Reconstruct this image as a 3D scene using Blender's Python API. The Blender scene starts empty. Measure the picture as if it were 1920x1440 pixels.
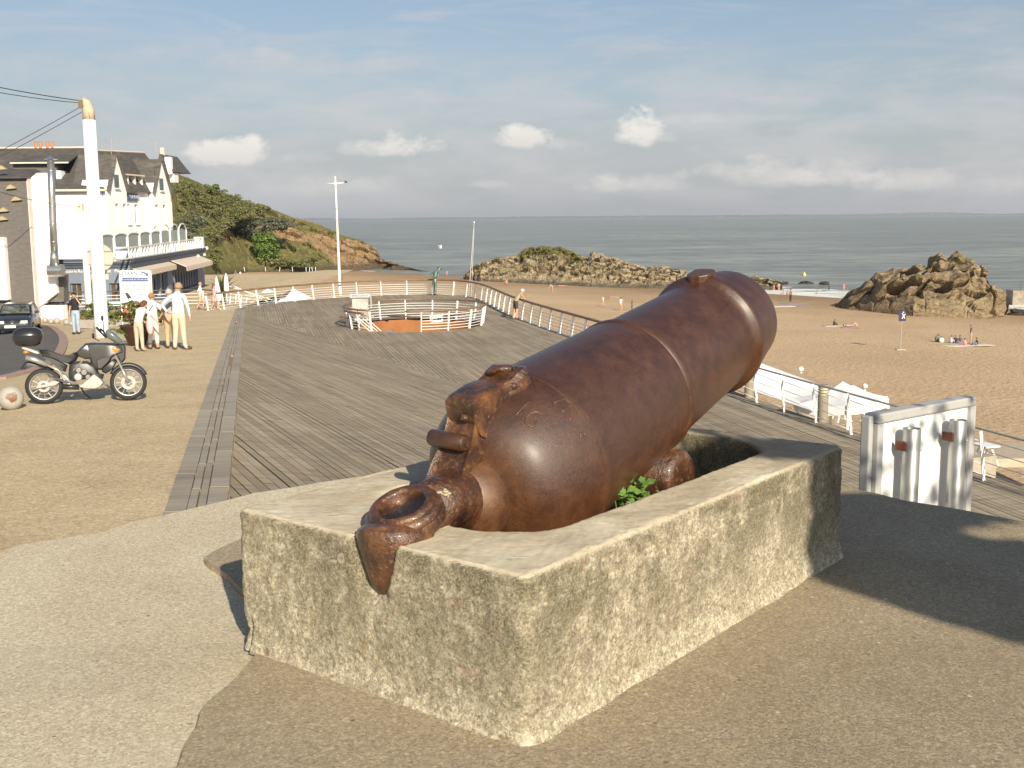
import bpy, math, random
from mathutils import Vector, Matrix, noise
from math import sin, cos, pi, radians as rad, atan2, sqrt
random.seed(7)
S = bpy.context.scene
col = S.collection

# ---------------------------------------------------------------- camera
F = 2107.0
PITCH, ROLL = rad(8.42), rad(0.45)
FWD = Vector((0, cos(PITCH), -sin(PITCH)))
UP0 = Vector((0, sin(PITCH), cos(PITCH))); RT0 = Vector((1, 0, 0))
RT = RT0*cos(ROLL) - UP0*sin(ROLL); UP = UP0*cos(ROLL) + RT0*sin(ROLL)
cd = bpy.data.cameras.new('camera'); cam = bpy.data.objects.new('camera', cd); col.objects.link(cam)
cd.sensor_width = 36; cd.lens = 36*F/1920; cd.clip_end = 60000; cd.clip_start = 0.05
cam.matrix_world = Matrix(((RT.x, UP.x, -FWD.x, 0), (RT.y, UP.y, -FWD.y, 0), (RT.z, UP.z, -FWD.z, 0), (0, 0, 0, 1)))
S.camera = cam

# ---------------------------------------------------------------- sun, sky, exposure
SUN_EL = rad(26.8)
SUN_H = Vector((0.34, -0.94, 0)).normalized()            # horizontal direction towards the sun
SUN = Vector((SUN_H.x*cos(SUN_EL), SUN_H.y*cos(SUN_EL), sin(SUN_EL)))
sl = bpy.data.lights.new('sun', 'SUN'); sl.energy = 4.7; sl.angle = rad(0.53); sl.color = (1.0, 0.89, 0.71)
so = bpy.data.objects.new('sun', sl); col.objects.link(so); so.location = (20, -40, 40)
so.rotation_euler = SUN.to_track_quat('Z', 'Y').to_euler()
S.view_settings.view_transform = 'Standard'; S.view_settings.look = 'None'
S.view_settings.exposure = 0.64; S.view_settings.gamma = 1.0
S.render.resolution_x = 1024; S.render.resolution_y = 768

W = bpy.data.worlds.new('World'); S.world = W; W.use_nodes = True
nt = W.node_tree; nt.nodes.clear()
def N(t, ty, **kw):
    n = t.nodes.new(ty)
    for k, v in kw.items():
        if k in n.inputs.keys(): n.inputs[k].default_value = v
        else: setattr(n, k, v)
    return n
def L(t, a, b): t.links.new(a, b)
def mth(t, op, a, b=None, c=None, clamp=False):
    n = t.nodes.new('ShaderNodeMath'); n.operation = op; n.use_clamp = clamp
    for i, x in enumerate((a, b, c)):
        if x is None: continue
        if isinstance(x, (int, float)): n.inputs[i].default_value = x
        else: t.links.new(x, n.inputs[i])
    return n.outputs[0]
def mixc(t, fac, a, b, bt='MIX'):
    n = t.nodes.new('ShaderNodeMix'); n.data_type = 'RGBA'; n.blend_type = bt
    for s, x in ((n.inputs[0], fac), (n.inputs[6], a), (n.inputs[7], b)):
        if isinstance(x, (int, float)): s.default_value = x
        elif isinstance(x, tuple): s.default_value = (*x[:3], 1)
        else: t.links.new(x, s)
    return n.outputs[2]
def ramp(t, fac, stops):
    n = t.nodes.new('ShaderNodeValToRGB'); e = n.color_ramp.elements
    while len(e) < len(stops): e.new(0.5)
    for i, (p, c) in enumerate(stops):
        e[i].position = p; e[i].color = (*c, 1) if isinstance(c, tuple) else (c, c, c, 1)
    t.links.new(fac, n.inputs[0]); return n.outputs[0]
def noisex(t, vec, scale, detail=4, rough=.55, dist=0.0):
    n = t.nodes.new('ShaderNodeTexNoise'); n.inputs['Scale'].default_value = scale
    n.inputs['Detail'].default_value = detail; n.inputs['Roughness'].default_value = rough
    n.inputs['Distortion'].default_value = dist; t.links.new(vec, n.inputs['Vector']); return n.outputs[0]

sky = N(nt, 'ShaderNodeTexSky'); sky.sky_type = 'NISHITA'; sky.sun_disc = False
sky.sun_elevation = SUN_EL; sky.sun_rotation = atan2(SUN_H.x, SUN_H.y)
sky.air_density = 1.0; sky.dust_density = 1.6; sky.ozone_density = 1.2
tc = N(nt, 'ShaderNodeTexCoord'); sep = N(nt, 'ShaderNodeSeparateXYZ'); L(nt, tc.outputs['Generated'], sep.inputs[0])
X, Y, Z = sep.outputs
AZ = mth(nt, 'ARCTAN2', X, Y)                              # azimuth of the view direction, 0 = seaward
EL = mth(nt, 'ARCSINE', Z)
skyc = mixc(nt, 1.0, sky.outputs[0], (0.56, 0.64, 0.70), 'MULTIPLY')
# a layer of thin milky air and high veil over the blue
veil_h = ramp(nt, mth(nt, 'MULTIPLY', EL, 2.0, clamp=True), [(0.0, 1.0), (0.10, 0.92), (0.20, 0.62), (0.38, 0.28), (1.0, 0.08)])
cv = N(nt, 'ShaderNodeCombineXYZ'); L(nt, mth(nt, 'MULTIPLY', AZ, 2.2), cv.inputs[0]); L(nt, mth(nt, 'MULTIPLY', EL, 13.0), cv.inputs[1])
vn = noisex(nt, cv.outputs[0], 1.6, 6, .6, .3)
veil = mth(nt, 'MULTIPLY', veil_h, mth(nt, 'ADD', mth(nt, 'MULTIPLY', vn, 0.9), 0.42), clamp=True)
skyc = mixc(nt, veil, skyc, (3.45, 3.50, 3.66))
cvb = N(nt, 'ShaderNodeCombineXYZ'); L(nt, mth(nt, 'MULTIPLY', AZ, 5.0), cvb.inputs[0]); L(nt, mth(nt, 'MULTIPLY', EL, 17.0), cvb.inputs[1])
bank = ramp(nt, noisex(nt, cvb.outputs[0], 1.7, 8, .58, .3), [(.42, 0.0), (.60, 1.0)])
bandb = ramp(nt, mth(nt, 'MULTIPLY', EL, 4.0, clamp=True), [(0.02, 0.0), (.10, .8), (.38, .9), (.62, 0.0)])
skyc = mixc(nt, mth(nt, 'MULTIPLY', mth(nt, 'MULTIPLY', bank, bandb), .55), skyc, (4.35, 4.25, 4.30))
# thin warm cirrus streaks
cn = ramp(nt, noisex(nt, cv.outputs[0], 3.1, 8, .62, .7), [(0.50, 0.0), (0.72, 1.0)])
band = ramp(nt, mth(nt, 'MULTIPLY', EL, 2.5, clamp=True), [(0.12, 0.0), (0.26, .9), (0.5, .8), (0.8, 0.15)])
skyc = mixc(nt, mth(nt, 'MULTIPLY', mth(nt, 'MULTIPLY', cn, band), 0.5), skyc, (4.5, 4.25, 4.2))
# separate clouds: (azimuth px, elevation px, half width, half height, brightness, softness)
CL = [(1192, 252, 40, 34, 1.0), (1245, 262, 26, 9, .35), (985, 262, 48, 22, .85), (1070, 272, 45, 14, .45), (770, 275, 60, 26, .8), (680, 282, 42, 16, .65),
      (425, 292, 72, 26, .85), (560, 298, 50, 14, .4), (1430, 330, 110, 26, .55), (1560, 330, 70, 24, .6), (1690, 345, 75, 22, .5), (1130, 352, 45, 14, .5),
      (1215, 345, 80, 20, .45), (915, 348, 36, 10, .45), (590, 350, 130, 24, .3), (1900, 350, 60, 20, .35), (540, 120, 190, 24, .42), (400, 104, 110, 20, .35), (110, 138, 110, 20, .38),
      (240, 113, 70, 12, .25), (1290, 136, 70, 9, .2), (900, 186, 130, 10, .22), (1430, 248, 56, 15, -.5), (1650, 180, 60, 8, .12), (1850, 188, 50, 6, .2), (1350, 225, 240, 8, .18), (1060, 28, 50, 6, .2)]
cv2 = N(nt, 'ShaderNodeCombineXYZ'); L(nt, AZ, cv2.inputs[0]); L(nt, mth(nt, 'MULTIPLY', EL, 1.5), cv2.inputs[1])
puff = noisex(nt, cv2.outputs[0], 40, 9, .66, .25); wob = noisex(nt, cv2.outputs[0], 14, 4, .6, .1)
white = None
for (px, py, w, h, b) in CL:
    d = FWD + RT*((px-960)/F) - UP*((py-720)/F); d.normalize()
    a0, e0 = atan2(d.x, d.y), math.asin(d.z)
    dx = mth(nt, 'DIVIDE', mth(nt, 'SUBTRACT', AZ, a0), w*1.2/F)
    dy = mth(nt, 'DIVIDE', mth(nt, 'SUBTRACT', EL, e0), h*1.35/F)
    dyl = mth(nt, 'MULTIPLY', dy, ramp_sel := mth(nt, 'ADD', mth(nt, 'MULTIPLY', mth(nt, 'LESS_THAN', dy, 0.0), 0.8), 1.0))
    r2 = mth(nt, 'ADD', mth(nt, 'MULTIPLY', dx, dx), mth(nt, 'MULTIPLY', dyl, dyl))
    nn = mth(nt, 'ADD', mth(nt, 'MULTIPLY', mth(nt, 'SUBTRACT', puff, .5), 3.0), mth(nt, 'MULTIPLY', mth(nt, 'SUBTRACT', wob, .5), 3.4))
    f = mth(nt, 'SUBTRACT', mth(nt, 'ADD', 1.0, nn), r2)
    hard = 0.8 if b > .75 else 1.5
    m = mth(nt, 'DIVIDE', f, hard, clamp=True)
    m = mth(nt, 'MULTIPLY', m, abs(b))
    lit = mth(nt, 'ADD', mth(nt, 'MULTIPLY', dy, 0.35), 0.72, clamp=True)
    cc = (2.95, 2.95, 3.2) if b < 0 else mixc(nt, lit, (3.7, 3.65, 3.8), (6.3, 6.0, 5.5) if py > 200 else (4.7, 4.35, 4.2))
    skyc = mixc(nt, m, skyc, cc)
bg = N(nt, 'ShaderNodeBackground', Strength=0.098); L(nt, skyc, bg.inputs[0])
wo = N(nt, 'ShaderNodeOutputWorld'); L(nt, bg.outputs[0], wo.inputs[0])

# ---------------------------------------------------------------- sight helpers (pixel of the 1920 x 1440 photograph -> point in the place)
def ray(px, py): return FWD + RT*((px-960)/F) - UP*((py-720)/F)
def at_z(px, py, z): d = ray(px, py); return d*(z/d.z)
def at_y(px, py, y): d = ray(px, py); return d*(y/d.y)

# ---------------------------------------------------------------- ground levels (camera eye = 0)
DECK = -5.35; SEA = -12.5; TOP = -1.65
F0 = Vector((-16.6, 67.5)); FD = Vector((.43, -.903)).normalized(); FN = Vector((FD.y, -FD.x))
K2 = Vector((-3.7, 12.0)); KS = 2.5/(K2-F0).dot(FN)
def deck_z(x, y): return DECK + KS*max(0.0, (Vector((x, y))-F0).dot(FN))
def prom_z(y): return DECK if y > 68 else (-2.85-(max(y, 2)-12)*.0446)
def kerb_x(y): return -3.7 + (y-12)*(-12.9/55.5)
def beach_z(x, y):
    t = y + 1.2*x
    return SEA + (230-t)*.018 + .12*noise.noise(Vector((x*.08, y*.08, 0)))
def on(fn, px, py):
    z = -4.0
    for i in range(60):
        P = at_z(px, py, z); z = .5*z + .5*fn(P.x, P.y)
    return at_z(px, py, z)
def street_z(x, y):                                       # promenade falls off sideways towards the street
    yy = min(y, 68); return max(prom_z(y) - .085*max(0.0, kerb_x(yy)-x-3.0), -5.75)
def prom(px, py): return on(street_z, px, py)
def sand(px, py): return on(lambda x, y: min(beach_z(x, y), -8), px, py)

# ---------------------------------------------------------------- mesh builder
class MB:
    def __init__(s): s.v = []; s.f = []; s.m = []; s.mi = 0
    def add(s, vs, fs):
        o = len(s.v); s.v += [tuple(v) for v in vs]; s.f += [tuple(i+o for i in f) for f in fs]; s.m += [s.mi]*len(fs)
    def box(s, c, d, rz=0, M=None):
        hx, hy, hz = d[0]/2, d[1]/2, d[2]/2; vs = []
        for x, y, z in ((-1,-1,-1),(1,-1,-1),(1,1,-1),(-1,1,-1),(-1,-1,1),(1,-1,1),(1,1,1),(-1,1,1)):
            p = Vector((x*hx, y*hy, z*hz))
            if M is not None: p = M @ p
            elif rz: p = Vector((p.x*cos(rz)-p.y*sin(rz), p.x*sin(rz)+p.y*cos(rz), p.z))
            vs.append(p + Vector(c))
        s.add(vs, [(0,3,2,1),(4,5,6,7),(0,1,5,4),(1,2,6,5),(2,3,7,6),(3,0,4,7)])
    def beam(s, a, b, w, h, upv=(0,0,1)):
        a, b = Vector(a), Vector(b); d = (b-a); l = d.length
        if l < 1e-6: return
        d /= l; r = d.cross(Vector(upv))
        if r.length < 1e-4: r = d.cross(Vector((1,0,0)))
        r.normalize(); u = r.cross(d)
        vs = [p + r*sx*w/2 + u*sz*h/2 for p in (a, b) for sx, sz in ((-1,-1),(1,-1),(1,1),(-1,1))]
        s.add(vs, [(3,2,1,0),(4,5,6,7),(0,1,5,4),(1,2,6,5),(2,3,7,6),(3,0,4,7)])
    def tube(s, pts, r, n=8, cap=True, closed=False):
        pts = [Vector(p) for p in pts]; k = len(pts); rs = r if isinstance(r, (list, tuple)) else [r]*k
        vs = []; prev = None
        for i, p in enumerate(pts):
            if closed: t = pts[(i+1) % k]-pts[i-1]
            else: t = pts[min(i+1, k-1)]-pts[max(i-1, 0)]
            t = t.normalized() if t.length > 1e-9 else Vector((0,0,1))
            if prev is None:
                a = t.cross(Vector((0,0,1)))
                if a.length < 1e-3: a = t.cross(Vector((1,0,0)))
            else: a = prev - t*prev.dot(t)
            a.normalize(); prev = a; b = t.cross(a)
            vs += [p + (a*cos(2*pi*j/n)+b*sin(2*pi*j/n))*rs[i] for j in range(n)]
        fs = []
        for i in range(k if closed else k-1):
            i2 = (i+1) % k
            fs += [(i*n+j, i*n+(j+1) % n, i2*n+(j+1) % n, i2*n+j) for j in range(n)]
        if cap and not closed: fs += [tuple(reversed(range(n))), tuple(range((k-1)*n, k*n))]
        s.add(vs, fs)
    def lathe(s, prof, C=(0,0,0), axis=(0,0,1), n=24, ref=None, caps=True):
        C = Vector(C); ax = Vector(axis).normalized()
        a = Vector(ref) if ref is not None else ax.cross(Vector((0,0,1)))
        if a.length < 1e-3: a = Vector((1,0,0))
        a.normalize(); b = ax.cross(a); vs = []
        for (h, r) in prof: vs += [C + ax*h + (a*cos(2*pi*j/n)+b*sin(2*pi*j/n))*max(r, 1e-5) for j in range(n)]
        k = len(prof); fs = [(i*n+j, i*n+(j+1) % n, (i+1)*n+(j+1) % n, (i+1)*n+j) for i in range(k-1) for j in range(n)]
        if caps and prof[0][1] > 1e-4: fs.append(tuple(reversed(range(n))))
        if caps and prof[-1][1] > 1e-4: fs.append(tuple(range((k-1)*n, k*n)))
        s.add(vs, fs)
    def ball(s, C, r, n=16, m=10, M=None):
        C = Vector(C); rx, ry, rz = r if isinstance(r, (tuple, list)) else (r, r, r); vs = []
        for i in range(m+1):
            t = pi*i/m
            for j in range(n):
                p = Vector((rx*sin(t)*cos(2*pi*j/n), ry*sin(t)*sin(2*pi*j/n), -rz*cos(t)))
                if M is not None: p = M @ p
                vs.append(C+p)
        s.add(vs, [(i*n+j, i*n+(j+1) % n, (i+1)*n+(j+1) % n, (i+1)*n+j) for i in range(m) for j in range(n)])
    def poly(s, pts): s.add(pts, [tuple(range(len(pts)))])
    def prism(s, pts, d):                                   # polygon (3D points) extruded along vector d
        k = len(pts); d = Vector(d); pts = [Vector(p) for p in pts]
        s.add(pts + [p+d for p in pts], [tuple(reversed(range(k))), tuple(range(k, 2*k))] + [(i, (i+1) % k, k+(i+1) % k, k+i) for i in range(k)])
    def build(s, name, mat, parent=None, smooth=False, loc=None, bevel=0, wn=False):
        me = bpy.data.meshes.new(name); me.from_pydata(s.v, [], s.f)
        mats = mat if isinstance(mat, (list, tuple)) else [mat]
        for m in mats: me.materials.append(m)
        if len(mats) > 1: me.polygons.foreach_set('material_index', s.m)
        if smooth: me.polygons.foreach_set('use_smooth', [True]*len(me.polygons))
        me.update(); o = bpy.data.objects.new(name, me); col.objects.link(o)
        if parent: o.parent = parent
        if loc is not None: o.location = loc
        if bevel:
            b = o.modifiers.new('Bevel', 'BEVEL'); b.width = bevel; b.segments = 2; b.limit_method = 'ANGLE'; b.angle_limit = rad(40)
        return o
def smooth_angle(o, deg=35):
    me = o.data
    me.polygons.foreach_set('use_smooth', [True]*len(me.polygons))
    me.update()
    try: me.set_sharp_from_angle(angle=rad(deg))
    except Exception: pass
    return o
def tag(o, label=None, cat=None, group=None, kind=None):
    if label: o['label'] = label
    if cat: o['category'] = cat
    if group: o['group'] = group
    if kind: o['kind'] = kind
    return o
def thing(name, label, cat, loc=(0,0,0), rz=0, group=None):
    o = bpy.data.objects.new(name, None); col.objects.link(o); o.location = loc; o.rotation_euler = (0, 0, rz)
    o.empty_display_size = .2
    return tag(o, label, cat, group)
def copy_tree(o, parent=None):
    c = o.copy(); col.objects.link(c); c.parent = parent
    for ch in list(o.children): copy_tree(ch, c)
    return c
def text_mb(txt, size, M, mat, name, parent, ext=.003, shear=0):
    cu = bpy.data.curves.new(name, 'FONT'); cu.body = txt; cu.size = size; cu.extrude = ext; cu.resolution_u = 2; cu.shear = shear
    cu.align_x = 'CENTER'; cu.align_y = 'CENTER'
    t = bpy.data.objects.new(name+'_tmp', cu); col.objects.link(t)
    bpy.context.view_layer.update()
    me = bpy.data.meshes.new_from_object(t.evaluated_get(bpy.context.evaluated_depsgraph_get()))
    bpy.data.objects.remove(t); me.transform(M); me.materials.clear(); me.materials.append(mat); me.name = name
    o = bpy.data.objects.new(name, me); col.objects.link(o); o.parent = parent
    return o

# ---------------------------------------------------------------- materials
def mat(name, stops, scale=5, detail=6, rough=.8, bump=0, bscale=None, metal=0, spec=.5, stretch=None, speck=None, coord='Object', dist=0, nrough=.6, coat=0, sub=None):
    m = bpy.data.materials.new(name); m.use_nodes = True; t = m.node_tree; p = t.nodes['Principled BSDF']
    tcn = N(t, 'ShaderNodeTexCoord'); vec = tcn.outputs[coord] if coord != 'World' else N(t, 'ShaderNodeNewGeometry').outputs['Position']
    if stretch:
        mp = N(t, 'ShaderNodeMapping'); mp.inputs['Scale'].default_value = stretch; L(t, vec, mp.inputs[0]); vec = mp.outputs[0]
    if isinstance(stops, tuple): c = N(t, 'ShaderNodeRGB'); c.outputs[0].default_value = (*stops, 1); c = c.outputs[0]
    else: c = ramp(t, noisex(t, vec, scale, detail, nrough, dist), stops)
    if speck:                                                # (scale, lo, hi, colour, amount)
        for (sc, lo, hi, cc, am) in speck:
            f = ramp(t, noisex(t, vec, sc, 3, .6), [(lo, 0.0), (hi, 1.0)])
            c = mixc(t, mth(t, 'MULTIPLY', f, am), c, cc)
    L(t, c, p.inputs['Base Color'])
    p.inputs['Roughness'].default_value = rough; p.inputs['Metallic'].default_value = metal
    p.inputs['Specular IOR Level'].default_value = spec
    if coat: p.inputs['Coat Weight'].default_value = coat; p.inputs['Coat Roughness'].default_value = .1
    if bump:
        b = N(t, 'ShaderNodeBump'); b.inputs['Strength'].default_value = 1; b.inputs['Distance'].default_value = bump
        L(t, noisex(t, vec, bscale or scale*4, 5, .65), b.inputs['Height']); L(t, b.outputs[0], p.inputs['Normal'])
    return m
def flat(name, c, rough=.6, metal=0, spec=.5, bump=0, bscale=30, coat=0, var=.12):
    lo = tuple(x*(1-var) for x in c); hi = tuple(min(1, x*(1+var)) for x in c)
    return mat(name, [(.3, lo), (.7, hi)], 4, 5, rough, bump, bscale, metal, spec, coat=coat)
M = {}
M['white'] = flat('white_paint', (.80, .79, .76), .45, var=.04)
M['white_metal'] = mat('white_enamel', [(.3, (.74, .73, .69)), (.7, (.82, .81, .78))], 3, 5, .4, speck=[(9, .66, .74, (.42, .25, .12), .7)])
M['pole_white'] = flat('pole_white', (.86, .86, .85), .5, var=.03)
M['canvas'] = flat('white_canvas', (.82, .81, .79), .8, var=.04, bump=.004, bscale=3)
M['grey_steel'] = mat('grey_steel', [(.3, (.34, .34, .33)), (.7, (.44, .43, .41))], 3, 5, .45, metal=.15, stretch=(1, 1, .2))
M['dark'] = flat('dark_void', (.015, .015, .017), .7)
M['black'] = flat('black_plastic', (.018, .018, .02), .35)
M['rubber'] = flat('rubber', (.02, .02, .02), .75, bump=.002, bscale=60)
M['brown_rail'] = mat('brown_handrail', [(.3, (.16, .095, .055)), (.7, (.24, .15, .09))], 2, 5, .5)
M['glass_dark'] = flat('dark_glass', (.03, .035, .04), .08, var=.3)
M['skin'] = flat('skin', (.50, .28, .19), .55, var=.08)
M['skin_tan'] = flat('tanned_skin', (.36, .18, .11), .55, var=.08)
# ================================================================ THE GROUND
def concrete_mat(name, base, dark, lite, peb=True, sc=1.0):
    m = bpy.data.materials.new(name); m.use_nodes = True; t = m.node_tree; p = t.nodes['Principled BSDF']
    vec = N(t, 'ShaderNodeTexCoord').outputs['Object']
    c = ramp(t, noisex(t, vec, 1.1*sc, 7, .62, .3), [(.3, dark), (.5, base), (.72, lite)])
    fine = noisex(t, vec, 75*sc, 6, .85)
    c = mixc(t, .5, c, ramp(t, fine, [(.30, (.12, .1, .08)), (.45, (.46, .45, .43)), (.55, (.54, .53, .50)), (.70, (.90, .87, .80))]), 'OVERLAY')
    v = N(t, 'ShaderNodeTexVoronoi'); v.inputs['Scale'].default_value = 26*sc; L(t, vec, v.inputs['Vector'])
    hsv = N(t, 'ShaderNodeSeparateColor'); L(t, v.outputs['Color'], hsv.inputs[0])
    for (s2, am) in ((95*sc, .36), (180*sc, .36)):
        v2 = N(t, 'ShaderNodeTexVoronoi'); v2.inputs['Scale'].default_value = s2; L(t, vec, v2.inputs['Vector']); h2_ = N(t, 'ShaderNodeSeparateColor'); L(t, v2.outputs['Color'], h2_.inputs[0])
        c = mixc(t, am, c, ramp(t, h2_.outputs[0], [(0, (.20, .19, .18)), (.3, (.44, .44, .43)), (.7, (.55, .55, .54)), (1, (.88, .86, .82))]), 'OVERLAY')
    near = mth(t, 'LESS_THAN', mth(t, 'ADD', v.outputs['Distance'], mth(t, 'MULTIPLY', mth(t, 'SUBTRACT', fine, .5), .25)), mth(t, 'MULTIPLY', hsv.outputs[1], .26))
    sel = mth(t, 'MULTIPLY', mth(t, 'GREATER_THAN', hsv.outputs[0], .955), mth(t, 'GREATER_THAN', hsv.outputs[1], .35))
    if peb: c = mixc(t, mth(t, 'MULTIPLY', mth(t, 'MULTIPLY', near, sel), .75), c, (.62, .57, .50))
    sel2 = mth(t, 'LESS_THAN', hsv.outputs[0], .06)
    c = mixc(t, mth(t, 'MULTIPLY', mth(t, 'MULTIPLY', near, sel2), .6), c, (.10, .08, .06))
    L(t, c, p.inputs['Base Color']); p.inputs['Roughness'].default_value = .9; p.inputs['Specular IOR Level'].default_value = .25
    b = N(t, 'ShaderNodeBump'); b.inputs['Distance'].default_value = .006
    L(t, mth(t, 'ADD', fine, mth(t, 'MULTIPLY', noisex(t, vec, 170*sc, 4, .6), .5)), b.inputs['Height']); L(t, b.outputs[0], p.inputs['Normal'])
    return m
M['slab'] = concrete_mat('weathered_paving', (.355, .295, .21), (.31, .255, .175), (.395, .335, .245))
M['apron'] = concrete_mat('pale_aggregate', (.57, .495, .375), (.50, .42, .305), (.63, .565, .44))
def gravel_mat():
    m = bpy.data.materials.new('tan_aggregate'); m.use_nodes = True; t = m.node_tree; p = t.nodes['Principled BSDF']
    vec = N(t, 'ShaderNodeTexCoord').outputs['Object']
    c = ramp(t, noisex(t, vec, .7, 7, .62, .4), [(.3, (.44, .345, .21)), (.5, (.51, .405, .255)), (.72, (.57, .46, .30))])
    for (sc, am) in ((42, .55), (17, .15)):
        v = N(t, 'ShaderNodeTexVoronoi'); v.inputs['Scale'].default_value = sc; L(t, vec, v.inputs['Vector']); hs = N(t, 'ShaderNodeSeparateColor'); L(t, v.outputs['Color'], hs.inputs[0])
        c = mixc(t, am, c, ramp(t, hs.outputs[0], [(0, (.26, .25, .24)), (.35, (.47, .47, .47)), (.75, (.54, .54, .53)), (1, (.82, .80, .76))]), 'OVERLAY')
    L(t, c, p.inputs['Base Color']); p.inputs['Roughness'].default_value = .9; p.inputs['Specular IOR Level'].default_value = .25
    b = N(t, 'ShaderNodeBump'); b.inputs['Distance'].default_value = .01; L(t, noisex(t, vec, 40, 5, .7), b.inputs['Height']); L(t, b.outputs[0], p.inputs['Normal'])
    return m
M['gravel'] = gravel_mat()
M['asphalt'] = mat('asphalt', [(.3, (.075, .070, .068)), (.7, (.12, .11, .10))], 2, 8, .9, bump=.004, bscale=80, speck=[(60, .6, .7, (.22, .2, .18), .6)])
M['kerbstone'] = mat('pink_kerbstone', [(.3, (.27, .18, .14)), (.7, (.38, .27, .21))], 6, 6, .85, bump=.003)

# --- raised terrace round the cannon (top at TOP), with its retaining skirt
edge = [(-2.9, 4.9), (-2.65, 5.45), (-2.60, 5.75), (-2.29, 5.98), (-2.04, 6.31), (-1.6, 6.82), (-1.0, 7.25), (-.37, 7.46), (.6, 7.5), (1.5, 7.15), (2.1, 6.72), (2.3, 6.42), (2.57, 6.18), (2.77, 5.93), (4, 4.6), (6, 2.6), (11, -3), (12, -12), (-12, -12), (-9, -3), (-5, 1.5)]
def poly_sheet(name, pts, z, m, depth, jit=0.0, cell=.35):
    """closed outline -> refined, slightly wavy edge, top face + skirt"""
    out = []
    for i, a in enumerate(pts):
        b = pts[(i+1) % len(pts)]; a = Vector(a); b = Vector(b); k = max(1, int((b-a).length/cell))
        if (a+b).length/2 > 14 or a.y < -2: k = 1
        for j in range(k):
            q = a.lerp(b, j/k)
            if jit: q += Vector((noise.noise(Vector((q.x*5, q.y*5, 0))), noise.noise(Vector((q.x*5, q.y*5, 9)))))*jit + Vector((noise.noise(Vector((q.x*23, q.y*23, 4))), noise.noise(Vector((q.x*23, q.y*23, 8)))))*jit*.4
            out.append(Vector((q.x, q.y, z)))
    mb = MB(); mb.prism([Vector((q.x, q.y, z-depth)) for q in out], (0, 0, depth))
    return tag(mb.build(name, m), kind='structure')
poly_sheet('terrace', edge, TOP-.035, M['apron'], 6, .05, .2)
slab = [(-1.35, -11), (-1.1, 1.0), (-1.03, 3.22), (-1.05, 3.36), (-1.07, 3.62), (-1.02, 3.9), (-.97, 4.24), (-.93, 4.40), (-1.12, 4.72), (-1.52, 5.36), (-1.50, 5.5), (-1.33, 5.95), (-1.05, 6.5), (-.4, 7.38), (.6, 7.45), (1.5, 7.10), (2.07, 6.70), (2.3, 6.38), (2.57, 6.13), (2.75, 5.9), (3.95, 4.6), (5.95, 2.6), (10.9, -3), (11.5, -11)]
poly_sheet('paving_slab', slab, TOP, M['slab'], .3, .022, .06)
# front apron brought level with the slab, leaving an irregular open crack between them
sp_ = tuple(); pts_ = []
for i, a in enumerate(slab[:8]):
    if i == 7: break
    a = Vector(a); b = Vector(slab[i+1]); k = max(1, int((b-a).length/.06)) if i else 20
    if (a+b).length/2 > 14 or a.y < -2: k = 1
    for j in range(k):
        q = a.lerp(b, j/k); q += Vector((noise.noise(Vector((q.x*5, q.y*5, 0))), noise.noise(Vector((q.x*5, q.y*5, 9)))))*.022 + Vector((noise.noise(Vector((q.x*23, q.y*23, 4))), noise.noise(Vector((q.x*23, q.y*23, 8)))))*.022*.4
        pts_.append(q)
mb = MB()
for a, b in zip(pts_, pts_[1:]):
    r = []
    for q in (a, b):
        g_ = .004+.010*max(0, .3+noise.noise(Vector((q.x*3, q.y*7, 2)))); z_ = TOP-.006-.028*max(0, min(1, (q.y-3.75)/.6))
        r.append([Vector((q.x-g_, q.y, TOP-.034)), Vector((q.x-g_, q.y, z_)), Vector((q.x-1.2, q.y, z_-.004)), Vector((-11, q.y, TOP-.03))])
    for j in range(3): mb.add([r[0][j], r[1][j], r[1][j+1], r[0][j+1]], [(3, 2, 1, 0)])
tag(mb.build('apron', M['apron'], smooth=True), kind='structure')
mb = MB()                                                    # dark joint of the crack between slab and apron
cr = [(-1.045, 3.1), (-1.045, 3.22), (-1.065, 3.36), (-1.085, 3.62), (-1.035, 3.9), (-.99, 4.24)]

# --- promenade: aggregate paving falling gently towards the street
mb = MB(); ys = [2, 5, 8, 10]+[12+2*i for i in range(29)]+[75, 90, 120]
offs = [0, .6, 1.5, 3, 4.5, 6, 8, 10, 12.5, 15, 18, 25, 40, 140]
rows = [[((kerb_x(min(y, 68))-o), y, street_z(kerb_x(min(y, 68))-o, y)) for o in reversed(offs)] for y in ys]
vs = [v for r in rows for v in r]; w = len(rows[0])
mb.add(vs, [(i*w+j, i*w+j+1, (i+1)*w+j+1, (i+1)*w+j) for i in range(len(rows)-1) for j in range(w-1)])
tag(mb.build('promenade', M['gravel']), kind='structure')
# ramp from the terrace down to the promenade, under the near end of the kerb
mb = MB(); mb.poly([(-12, -12, TOP-.5), (-2.5, -12, TOP-.5), (-2.2, 6.2, TOP-.45), (-3.3, 8.5, prom_z(8.5)+.02), (-14, 8.5, prom_z(8.5)+.02)])
tag(mb.build('ramp', M['apron']), kind='structure')

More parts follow.
